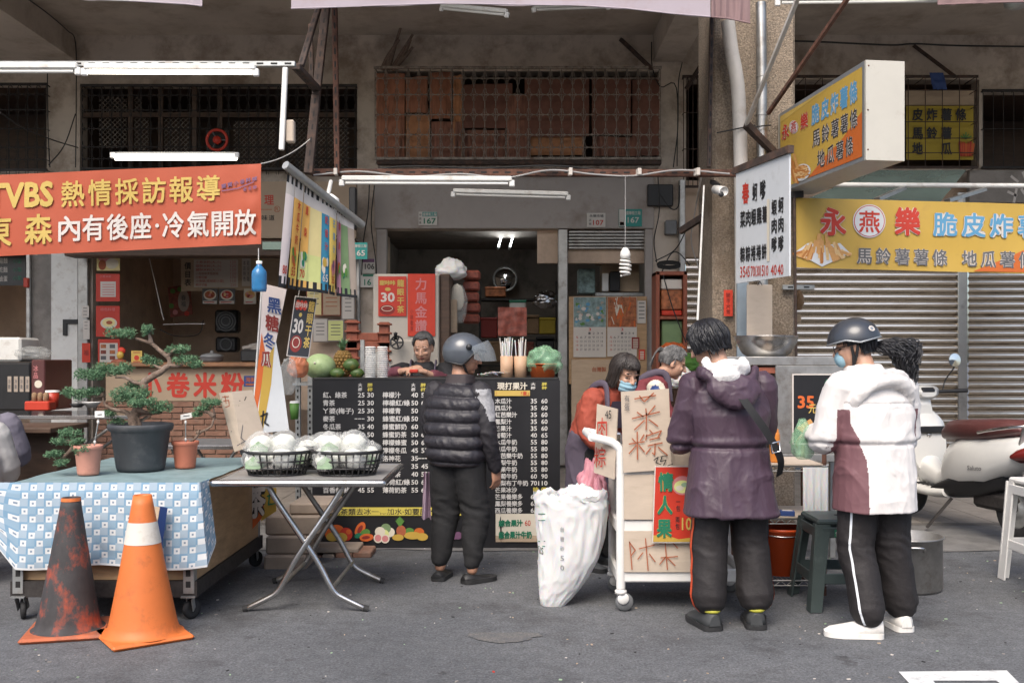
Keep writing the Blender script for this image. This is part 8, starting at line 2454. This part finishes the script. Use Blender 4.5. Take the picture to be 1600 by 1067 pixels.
cardsign('cardboard panel with scrawled orange characters on the lowest tier of the trolley', (975, 829, 5.578), (1092, 829, 5.578), (975, 893, 5.578), [], extra=[(s_, 1.6, 'ink_brown') for s_ in ([(983, 845), (987, 888)], [(983, 846), (992, 858), (986, 866)], [(1008, 840), (1012, 890)], [(998, 856), (1022, 850)], [(1004, 862), (996, 872)], [(1014, 864), (1023, 876)], [(1030, 848), (1048, 843)], [(1038, 840), (1042, 888)], [(1032, 870), (1058, 868)], [(1030, 880), (1040, 868), (1054, 882)], [(1050, 846), (1058, 855)])])
cardsign('plain cardboard box flap behind the two-character sign', (1046, 652, 5.75), (1080, 650, 5.75), (1046, 735, 5.75), [])
p = Panel.px((1023, 728, 5.54), (1092, 728, 5.54), (1019, 848, 5.54))
t = T('fruit_sign', 'red sign with green characters and yellow prices hung on the trolley front', 'sign', W(1055, 848, 5.54)); mb = MB(); p.slab(mb, .008, 'ink_white'); mb.build('border', t)
mb = MB(); p.poly(mb, [(1024.5, 729.5), (1020.5, 846), (1091, 846), (1091, 729.5)], 'red_poster'); p.poly(mb, [(1020.8, 836), (1020.5, 846), (1091, 846), (1091, 838), (1060, 842), (1040, 835)], 'sign_yellow', .0025); mb.build('sheet', t)
mb = MB()
for i, ch in enumerate('情人果'):
 a = 1028 - i * 1.2; b = 737 + i * 36; p.text(mb, ch, a, b, a + 24, b + 31, 'ink_yellow', 0, .06, .004); p.text(mb, ch, a, b, a + 24, b + 31, 'ink_green', 0, .035, .007)
for a, b, s_ in ((1056, 778, '一包'), (1055, 806, '兩包')): p.vtext(mb, s_, a, b, a + 7, b + 21, 'ink_black', .01, .004)
p.text(mb, '60', 1071, 782, 1090, 801, 'ink_yellow', 0, .02, .004); p.text(mb, '100', 1065, 808, 1090, 828, 'ink_yellow', 0, .02, .004)
p.disc(mb, 1066, 758, 16, 15, 'ink_pink', .003); p.disc(mb, 1066, 760, 13, 10, 'strip_c', .004); p.disc(mb, 1062, 762, 6, 4, 'ink_pale', .005); p.disc(mb, 1070, 757, 6, 3.5, 'veg_leaf', .0055)
mb.build('lettering', t)
mb = MB(); pxb(mb, 951, 676, 972, 722, 5.75, .25, 'steel', .01); mb.build('steel_pan', label='steel pan edge between the trolley signs', cat='pan')
crumpled('pink_bag', W(925, 768, 6.0), (.085, .07, .12), 'bag_pink', 'pink striped plastic bag hung behind the trolley handle', 'bag', 211, 1.4, .4)
crumpled('pink_bag', W(938, 790, 5.9), (.05, .05, .12), 'bag_pink', 'second pink bag hanging lower at the trolley post', 'bag', 213, 1.4, .4)
mb = MB(); mb.lathe([(.001, 0), (.09, 0), (.11, .08), (.105, .08), (.085, .01)], (.76, 5.86, .215), 'red_plastic', 22); mb.build('red_bowl', label='dark red bowl on the lowest trolley tier', cat='bowl')
t = T('plastic_sack', 'big white printed plastic sack standing left of the trolley', 'bag', W(870, 948, 5.66))
rows_ = [(948, 866, 14), (945, 865, 19), (932, 870, 27), (917, 876, 33), (900, 881, 39), (873, 887, 47), (840, 891, 53), (810, 893, 56), (790, 895, 57), (778, 893, 56), (768, 892, 57)]
mb = MB()
def sk(u, v):
 f = v * (len(rows_) - 1); i = min(len(rows_) - 2, int(f)); f -= i
 y = rows_[i][0] * (1 - f) + rows_[i + 1][0] * f; x = rows_[i][1] * (1 - f) + rows_[i + 1][1] * f; r_ = (rows_[i][2] * (1 - f) + rows_[i + 1][2] * f) * 5.7 / F
 a = u * 2 * pi; q = V((cos(a), sin(a), v * 2.2))
 d = 1 + .10 * noise.noise(q * 1.3) + .05 * ridg(noise.noise(q * 3.3 + V((5, 0, 0)))) - .03 + .022 * ridg(noise.noise((cos(a) * 2 + v * 5, sin(a) * 2 + v * 3, 2))) ** 6 + .005 * noise.noise(q * 14)
 c = W(x, y, 5.75)
 jag = .035 * noise.noise((cos(a) * 3, sin(a) * 3, 2)) + .02 * noise.noise((cos(a) * 9, sin(a) * 9, 1)) if v > .9 else 0
 return c + V((r_ * d * cos(a), r_ * .72 * d * sin(a), jag))
mb.sheet(sk, 110, 80, 'bag_white'); mb.build('sack', t)
p = Panel.px((846, 800, 5.50), (946, 800, 5.52), (846, 940, 5.54)); mb = MB()
sf = MB()
for i, ch in enumerate('台糖砂50'):
 p.text(mb, ch, 876, 824 + i * 15, 882, 832 + i * 15, 'sign_frame', .1, 0, -.02)
for y in (805, 815, 848, 856): p.rect(mb, 842, y, 853, y + 1.2, 'ink_green', -.045)
p.text(mb, 'TAIS', 836, 855, 850, 866, 'ink_black', .3, .01, -.05)
from mathutils.bvhtree import BVHTree
so_ = t.children[0]; w0 = wloc(so_)
bvh = BVHTree.FromPolygons([v.co + w0 for v in so_.data.vertices], [tuple(p_.vertices) for p_ in so_.data.polygons])
C0 = V((0, 0, CZ))
keep = []
for i, q in enumerate(mb.v):
 h = bvh.ray_cast(C0, (q - C0).normalized())
 mb.v[i] = h[0] - (q - C0).normalized() * .004 if h[0] else V((0.35 + (q.x * .01), 5.75, .4))
mb.build('print', t)
crumpled('liner', W(905, 782, 5.75), (.14, .10, .055), 'bag_white', '', '', 231, 1.4, .45, t)
# snack stand right of the trolley: rack, cabinet, bowl
t = T('wire_rack', 'rusty wire rack between the purple coat and the white jacket', 'rack', (1.75, 6.15, 0))
for x in (1.42, 1.875):
 for y in (5.98, 6.42): MB().tube([(x, y, .0), (x, y, .86)], .014, 'rust', 8).build('post', t)
for z in (.09, .46, .775):
 mb = MB(); 
 for y in (5.97, 6.43): mb.tube([(1.40, y, z), (1.89, y, z)], .006, 'steel_dull', 6); mb.tube([(1.40, y, z - .03), (1.89, y, z - .03)], .004, 'steel_dull', 6); mb.tube([(1.40 + .035 * k, y, z - .03 * (k % 2)) for k in range(15)], .003, 'steel_dull', 4)
 for k in range(18): mb.tube([(1.41 + .028 * k, 5.97, z), (1.41 + .028 * k, 6.43, z)], .003, 'steel_dull', 4)
 mb.build('shelf', t)
mb = MB(); mb.box((1.64, 6.18, .785), (.44, .44, .008), 'cardboard_pale'); mb.build('cardboard_sheet', label='pale cardboard lying on the top shelf of the wire rack', cat='cardboard')
mb = MB(); mb.box((1.64, 6.18, .470), (.46, .44, .008), 'cardboard_pale'); mb.build('cardboard_sheet', label='pale cardboard lying on the middle shelf of the wire rack', cat='cardboard')
t = T('sauce_bottle', 'orange squeeze bottle on the wire rack', 'bottle', W(1210, 722, 6.05)); c = W(1210.5, 722, 6.05); c.z = .79
MB().lathe([(.001, 0), (.029, 0), (.031, .01), (.031, .165), (.027, .18), (.022, .186)], c, 'sauce', 20).build('body', t); MB().lathe([(.024, .182), (.024, .20), (.012, .205), (.004, .245), (.001, .246)], c, 'sauce', 16).build('nozzle', t)
crumpled('snack_bag', W(1255, 695, 5.35), (.062, .05, .085), 'bag_green', 'clear green printed snack bag in the hand of the person in white', 'bag', 241, 1.5, .25)
mb = MB(); c = W(1230, 797, 6.0); c.z = .49; mb.box(c, (.085, .06, .03), 'ink_navy', rot=-.2, bev=.003); mb.box(c + V((.0, -.0, .0165)), (.06, .035, .002), 'ink_white', rot=-.2); mb.build('small_box', label='small blue and white carton on the middle shelf of the wire rack', cat='box')
t = T('bucket', 'orange plastic bucket on the lowest shelf of the wire rack', 'bucket', (1.62, 6.15, .1)); c = V((1.66, 6.14, .098))
MB().lathe([(.001, .003), (.115, .003), (.155, .27), (.165, .275), (.168, .29), (.160, .292), (.15, .28), (.11, .01)], c, 'bucket_orange', 30).build('body', t)
MB().tube(curve([c + V((-.165, 0, .275)), c + V((-.11, -.125, .255)), c + V((0, -.165, .25)), c + V((.11, -.125, .262)), c + V((.168, 0, .29))], 5), .004, 'steel', 6).build('handle', t)
MB().box(c + V((.172, 0, .287)), (.03, .04, .03), 'bucket_orange', bev=.006).build('ear', t)
mb = MB(); mb.sheet(lambda u, v: V((1.74 + .15 * u, 5.955 - .02 * sin(u * 22) * v, .77 - .27 * v)), 20, 8, 'bag_white'); mb.build('white_cloth', label='white cloth hanging from the front of the wire rack', cat='cloth')
t = T('warming_cabinet', 'stainless snack cabinet with a dark glass window and a black price card', 'cabinet', (1.78, 6.9, .75)); Yc = 6.6
for a, b, c_, d, dep, m in ((1120, 557, 1346, 571, .55, 'steel_dull'), (1120, 709, 1346, 722, .55, 'steel_dull'), (1212, 571, 1346, 709, .55, 'steel_dull'), (1120, 571, 1132, 709, .55, 'steel_dull')):
 mb = MB(); pxb(mb, a, b, c_, d, Yc, dep, m, .006); mb.build('housing', t)
mb = MB(); pxb(mb, 1132, 571, 1212, 709, Yc + .48, .03, 'cage_card_d'); mb.build('back', t)
mb = MB(); pxb(mb, 1132, 574, 1212, 583, Yc + .02, .02, 'red_wood'); mb.build('rail', t)
for k in range(3): mb = MB(); pxb(mb, 1132, 612 + k * 32, 1212, 614 + k * 32, Yc + .1, .35, 'steel_dull'); mb.build('tray', t)
for x in (1130, 1338):
 for y in (Yc + .03, Yc + .5): MB().bar((xx(x, Yc), y, .005), (xx(x, Yc), y, zz(722, Yc)), .035, .035, 'galv').build('leg', t)
q_ = 0
for k in range(22):
 x = 1136 + (k % 8) * 9.5; y = 608 + (k // 8) * 32; q_ += 1
 mb = MB(); a = R.uniform(0, 3); c = W(x, y - 3, Yc + .14 + .07 * (k % 3)); d = V((cos(a), sin(a), .3)) * .035
 mb.tube(curve([c - d, c + V((0, 0, .015)), c + d], 3), .014, R.choice(['fries_c', 'fries_a', 'cardboard']), 7, rnd=True)
 mb.build('fried_roll', label='golden fried roll on a tray inside the snack cabinet', cat='snack', group='fried rolls in the snack cabinet')
p = Panel.flat(1238, 584, 1330, 694, Yc - .012); mb = MB(); p.slab(mb, .008, 'ink_white'); mb2 = None
t2 = T('price_card', 'black price card with an orange 35 on the snack cabinet', 'sign', W(1284, 694, Yc)); mb.build('border', t2)
mb = MB(); p.rect(mb, 1240, 586, 1328, 692, 'menu_black'); mb.build('card', t2)
mb = MB(); p.text(mb, '35', 1246, 618, 1272, 638, 'ink_orange', 0, .03, .004); p.text(mb, '元', 1263, 630, 1275, 646, 'ink_yellow', 0, .02, .005); p.poly(mb, [(1244, 668), (1266, 654), (1270, 660), (1254, 676)], 'fries_a', .004); p.text(mb, '炸', 1288, 592, 1302, 608, 'ink_green', 0, .02, .004); mb.build('lettering', t2)
t = T('mixing_bowl', 'large stainless mixing bowl on top of the snack cabinet', 'bowl', W(1197, 561, 6.75)); c = W(1197, 562, 6.78)
MB().lathe([(.001, .006), (.10, .006), (.16, .05), (.205, .125), (.212, .16), (.220, .164), (.218, .168), (.206, .164), (.19, .11), (.14, .04), (.001, .016)], c + V((0, 0, -.006)), 'steel', 40).build('bowl', t)
slotted(W(1222, 449, 7.9), W(1272, 449, 7.9), .03, .04, 'galv', 'angle_iron_bar', 'short pale slotted bar behind the column at the shutter edge')
mb = MB(); p = Panel.flat(1224, 455, 1236, 487, 8.6); p.slab(mb, .004, 'paper'); p.vtext(mb, '煤球', 1226, 460, 1234, 484, 'ink_grey'); mb.build('paper_notice', label='small white paper notice right of the column', cat='notice')
crumpled('plastic_bag', W(1246, 470, 8.5), (.05, .05, .09), 'cardboard_dark', 'dark crumpled bag hanging behind the shutter edge bar', 'bag', 251, 1, .3)
mb = MB(); pxb(mb, 1228, 491, 1252, 504, 8.5, .06, 'cardboard', .004); mb.build('wooden_block', label='small wooden block under the crumpled dark bag', cat='block')
def stool(c, w0, w1, h, m, label, hole=True):
 c = V(c); t = T('plastic_stool', label, 'stool', c)
 mb = MB(); mb.box(c + V((0, 0, h - .02)), (w0 * 2, w0 * 2, .035), m, bev=.012); ob = mb.build('seat', t)
 MB().lathe([(.022, 0), (.022, .001), (.001, .001)], c + V((0, 0, h - .002)), 'dark', 14).build('hole', ob)
 for sx in (-1, 1):
  for sy in (-1, 1):
   a, b = c + V((sx * (w0 - .03), sy * (w0 - .03), h - .03)), c + V((sx * (w1 - .02), sy * (w1 - .02), .004))
   mb = MB()
   for (ox, oy, lx, ly) in ((0, sy * .028, .085, .012), (sx * .028, 0, .012, .085)):
    q0 = [a + V((ox + ex * lx / 2, oy + ey * ly / 2, 0)) for ex, ey in ((-1, -1), (1, -1), (1, 1), (-1, 1))]; q1 = [b + V((ox + ex * lx * .38, oy + ey * ly / 2, 0)) for ex, ey in ((-1, -1), (1, -1), (1, 1), (-1, 1))]
    mb.loft([q1, q0], m, False)
   mb.build('leg', t)
 for z, f in ((h - .075, .08), (h * .36, .62)):
  ww = w0 + (w1 - w0) * f
  mb = MB()
  for s_ in (-1, 1): mb.box(c + V((0, s_ * ww, z)), (ww * 2 - .06, .010, .06), m, bev=.004); mb.box(c + V((s_ * ww, 0, z)), (.010, ww * 2 - .06, .06), m, bev=.004)
  mb.build('apron' if z > h * .5 else 'brace', t)
 return t
st_ = stool((1.89, 5.78, 0), .168, .215, .515, 'green_plastic', 'dark green plastic stool behind the legs of the person in white')
p = Panel.flat(1302, 826, 1312, 838, 5.60); mb = MB(); p.rect(mb, 1303, 827, 1311, 838, 'ink_green', .012); p.text(mb, '合', 1304, 828, 1310, 837, 'ink_white', 0, .02, .014); mb.build('emblem', st_)
t = T('stock_pot', 'wide stainless stock pot on the road behind the white jacket', 'pot', (2.44, 6.17, 0)); c = V((2.44, 6.17, .004))
MB().lathe([(.001, 0), (.20, 0), (.212, .015), (.212, .315), (.222, .318), (.222, .325), (.206, .325), (.204, .02), (.001, .012)], c, 'steel_dull', 44).build('body', t)
for a in (-100, 80):
 d = V((cos(radians(a)), sin(radians(a)), 0)); s_ = V((-d.y, d.x, 0)); MB().tube(curve([c + d * .212 + s_ * -.06 + V((0, 0, .26)), c + d * .245 + s_ * -.05 + V((0, 0, .285)), c + d * .25 + V((0, 0, .288)), c + d * .245 + s_ * .05 + V((0, 0, .285)), c + d * .212 + s_ * .06 + V((0, 0, .26))], 4), .008, 'steel', 8).build('handle', t)
stool((3.36, 6.22, 0), .175, .205, .665, 'white_plastic', 'tall white plastic stool at the right picture edge')
t = T('motor_wheel', 'black motorcycle wheel cut by the right picture edge', 'wheel', (3.12, 5.78, 0)); c = V((3.14, 5.80, .27))
Mw = rotz(62) @ Matrix.Rotation(radians(90), 3, 'X')
MB().lathe([(.19, -.04), (.24, -.055), (.265, -.03), (.27, 0), (.265, .03), (.24, .055), (.19, .04)], c, 'rubber', 40, M=Mw).build('tyre', t); MB().lathe([(.001, -.03), (.04, -.04), (.06, -.02), (.17, -.025), (.19, -.04), (.19, .04), (.17, .025), (.001, .03)], c, 'grey_plastic', 30, M=Mw).build('rim', t)
# white scooter with a maroon seat
SO = V((3.64, 8.06, FLZ + .004)); SR = rotz(math.degrees(math.atan2(.975, -.22)))
t = T('parked_scooter', 'white scooter with maroon seat and one round mirror parked by the shutters', 'scooter', SO)
S = lambda x, y, z: SO + SR @ V((x, y, z)) * 1.06       # x forward, y left, z up
def sloft(name, secs, m, n=20, ex=2.6, parent=None):
 mb = MB(); rings = []
 for (x, z, ry, rz) in secs:
  ring = []
  for i in range(n):
   a = 2 * pi * i / n; ca, sa = cos(a), sin(a)
   ring.append(S(x, ry * math.copysign(abs(ca) ** (2 / ex), ca), z + rz * math.copysign(abs(sa) ** (2 / ex), sa)))
  rings.append(ring)
 mb.loft(rings, m); return mb.build(name, parent or t)
bd = sloft('rear_body', [(-.84, .70, .05, .03), (-.80, .675, .12, .075), (-.65, .63, .165, .125), (-.40, .56, .18, .18), (-.15, .52, .17, .205), (.02, .48, .14, .19), (.08, .44, .12, .17)], 'scooter_body')
sloft('lower_cowl', [(-.55, .42, .10, .06), (-.3, .37, .14, .09), (-.02, .33, .16, .09), (.16, .28, .16, .06)], 'black_plastic')
sloft('footboard', [(.0, .285, .17, .05), (.15, .265, .19, .045), (.38, .265, .18, .045), (.48, .30, .16, .06)], 'scooter_body')
mb = MB(); 
for k in range(5): mb.box(S(.12 + k * .06, 0, .314), (.035, .28, .01), 'rubber', M=SR)
mb.build('foot_mat', t)
mb = MB()
def shield(u, v): return S(.50 + .07 * v - .05 * (1 - (2 * u - 1) ** 2) * -1, -.20 + .40 * u, .30 + .58 * v)
mb.loft([[S(.47 + k * .02 + .10 * math.cos(a * pi / 10) * .6, (.19 - .035 * abs(k - 2)) * math.sin(a * pi / 10), .28 + k * .15) for a in range(20)] for k in range(5)], 'scooter_body'); mb.build('front_shield', t)
sloft('inner_panel', [(.37, .56, .14, .16), (.43, .60, .185, .25), (.50, .62, .18, .28)], 'scooter_body', ex=3)
sloft('center_tunnel', [(.0, .40, .09, .10), (.2, .36, .085, .07), (.40, .42, .10, .12)], 'scooter_body')
MB().lathe([(.001, 0), (.022, 0), (.024, .008), (.001, .012)], S(.372, .02, .69), 'chrome', 14, M=SR @ Matrix.Rotation(radians(-90), 3, 'Y')).build('key_lock', t)
mb = MB(); mb.box(S(.355, .0, .73), (.03, .27, .06), 'black_plastic', M=SR, bev=.012); mb.build('glove_box', t)
hb = sloft('handlebar_cover', [(.40, 1.02, .07, .03), (.45, 1.03, .13, .055), (.54, 1.0, .12, .075), (.62, .95, .07, .06)], 'scooter_body')
sloft('steering_neck', [(.44, .88, .06, .05), (.48, .93, .075, .10), (.53, .92, .07, .10)], 'scooter_body')
mb = MB(); mb.box(S(.415, 0, 1.045), (.05, .13, .035), 'black_plastic', M=SR @ Matrix.Rotation(radians(-30), 3, 'Y'), bev=.012); mb.build('instrument_panel', hb)
for sy in (-1, 1):
 MB().tube([S(.46, sy * .12, 1.03), S(.42, sy * .24, 1.035), S(.395, sy * .35, 1.04)], [.015, .018, .019], 'black_plastic', 10).build('grip', t)
 MB().tube([S(.49, sy * .14, 1.035), S(.47, sy * .33, 1.045)], .007, 'chrome', 6).build('brake_lever', t)
 if sy == 1 or True:
  MB().tube(curve([S(.46, sy * .17, 1.04), S(.47, sy * .20, 1.12), S(.44, sy * .25, 1.21), S(.43, sy * .255, 1.24)], 4), .006, 'black_plastic', 6).build('mirror_stem', t)
  mo = MB().lathe([(.001, -.018), (.05, -.016), (.062, 0), (.058, .004)], S(.43, sy * .26, 1.285), 'grey_plastic', 22, M=SR @ Matrix.Rotation(radians(-86), 3, 'Y')).build('mirror', t)
  MB().lathe([(.057, .003), (.001, .006)], S(.43, sy * .26, 1.285), 'mirror', 22, M=SR @ Matrix.Rotation(radians(-86), 3, 'Y')).build('mirror_glass', mo)
sloft('seat', [(-.72, .80, .08, .02), (-.66, .81, .135, .055), (-.45, .785, .16, .08), (-.22, .765, .155, .085), (.02, .75, .13, .08), (.12, .72, .09, .05)], 'seat_maroon', ex=2.9)
MB().tube(curve([S(-.40, .17, .765), S(-.60, .20, .80), S(-.82, .17, .835), S(-.88, 0, .84), S(-.82, -.17, .835), S(-.60, -.20, .80), S(-.40, -.17, .765)], 5), .011, 'chrome', 10).build('grab_rail', t)
MB().bar(S(-.76, .10, .70), S(-.83, .12, .83), .05, .02, 'galv').build('rail_bracket', t)
sloft('tail_light', [(-.872, .66, .10, .035), (-.84, .655, .145, .06), (-.76, .63, .168, .06), (-.72, .62, .168, .03)], 'tail_red'); sloft('tail_lens', [(-.885, .655, .08, .022), (-.86, .652, .11, .03), (-.80, .645, .12, .03)], 'white_plastic')
mb = MB(); o_ = S(-.36, .177, .555); mb.text('Saluto', S(-.30, .181, .485), SR @ V((-.16, 0, 0.012)), SR @ V((0, 0, .035)), 'ink_grey', .01); mb.build('lettering', bd)
for x, r_ in ((.66, .235), (-.62, .235)):
 Mw = SR @ Matrix.Rotation(radians(90), 3, 'X'); c = S(x, 0, .237)
 wo = MB().lathe([(.14, -.04), (.2, -.05), (.225, -.03), (.235, 0), (.225, .03), (.2, .05), (.14, .04)], c, 'rubber', 36, M=Mw).build('tyre', t); MB().lathe([(.001, -.03), (.05, -.035), (.06, -.015), (.12, -.02), (.145, -.04), (.145, .04), (.12, .02), (.001, .03)], c, 'galv', 26, M=Mw).build('rim', wo)
mb = MB()
mb.loft([[S(.66 + (.26 + d_) * cos(radians(a)), y, .237 + (.26 + d_) * sin(radians(a))) for (y, d_) in ((-.07, -.03), (-.05, .005), (.05, .005), (.07, -.03), (.05, -.012), (-.05, -.012))] for a in range(10, 171, 16)], 'scooter_body'); mb.build('front_fender', t)
mb = MB(); mb.box(S(-.42, .0, .27), (.46, .16, .14), 'iron_bar', M=SR, bev=.03); mb.build('engine', t)
MB().tube([S(-.2, -.16, .25), S(-.75, -.18, .34)], [.03, .055], 'black_plastic', 14).build('muffler', t)
MB().bar(S(-.02, .10, .24), S(.06, .26, .008), .025, .02, 'iron_bar').build('kickstand', t)
mb = MB(); mb.box(S(-.9, 0, .45), (.01, .22, .12), 'white_plastic', M=SR @ Matrix.Rotation(radians(14), 3, 'Y'), bev=.003); mb.build('number_plate', t)
MB().bar(S(-.80, 0, .60), S(-.88, 0, .42), .16, .012, 'black_plastic').build('rear_fender', t)
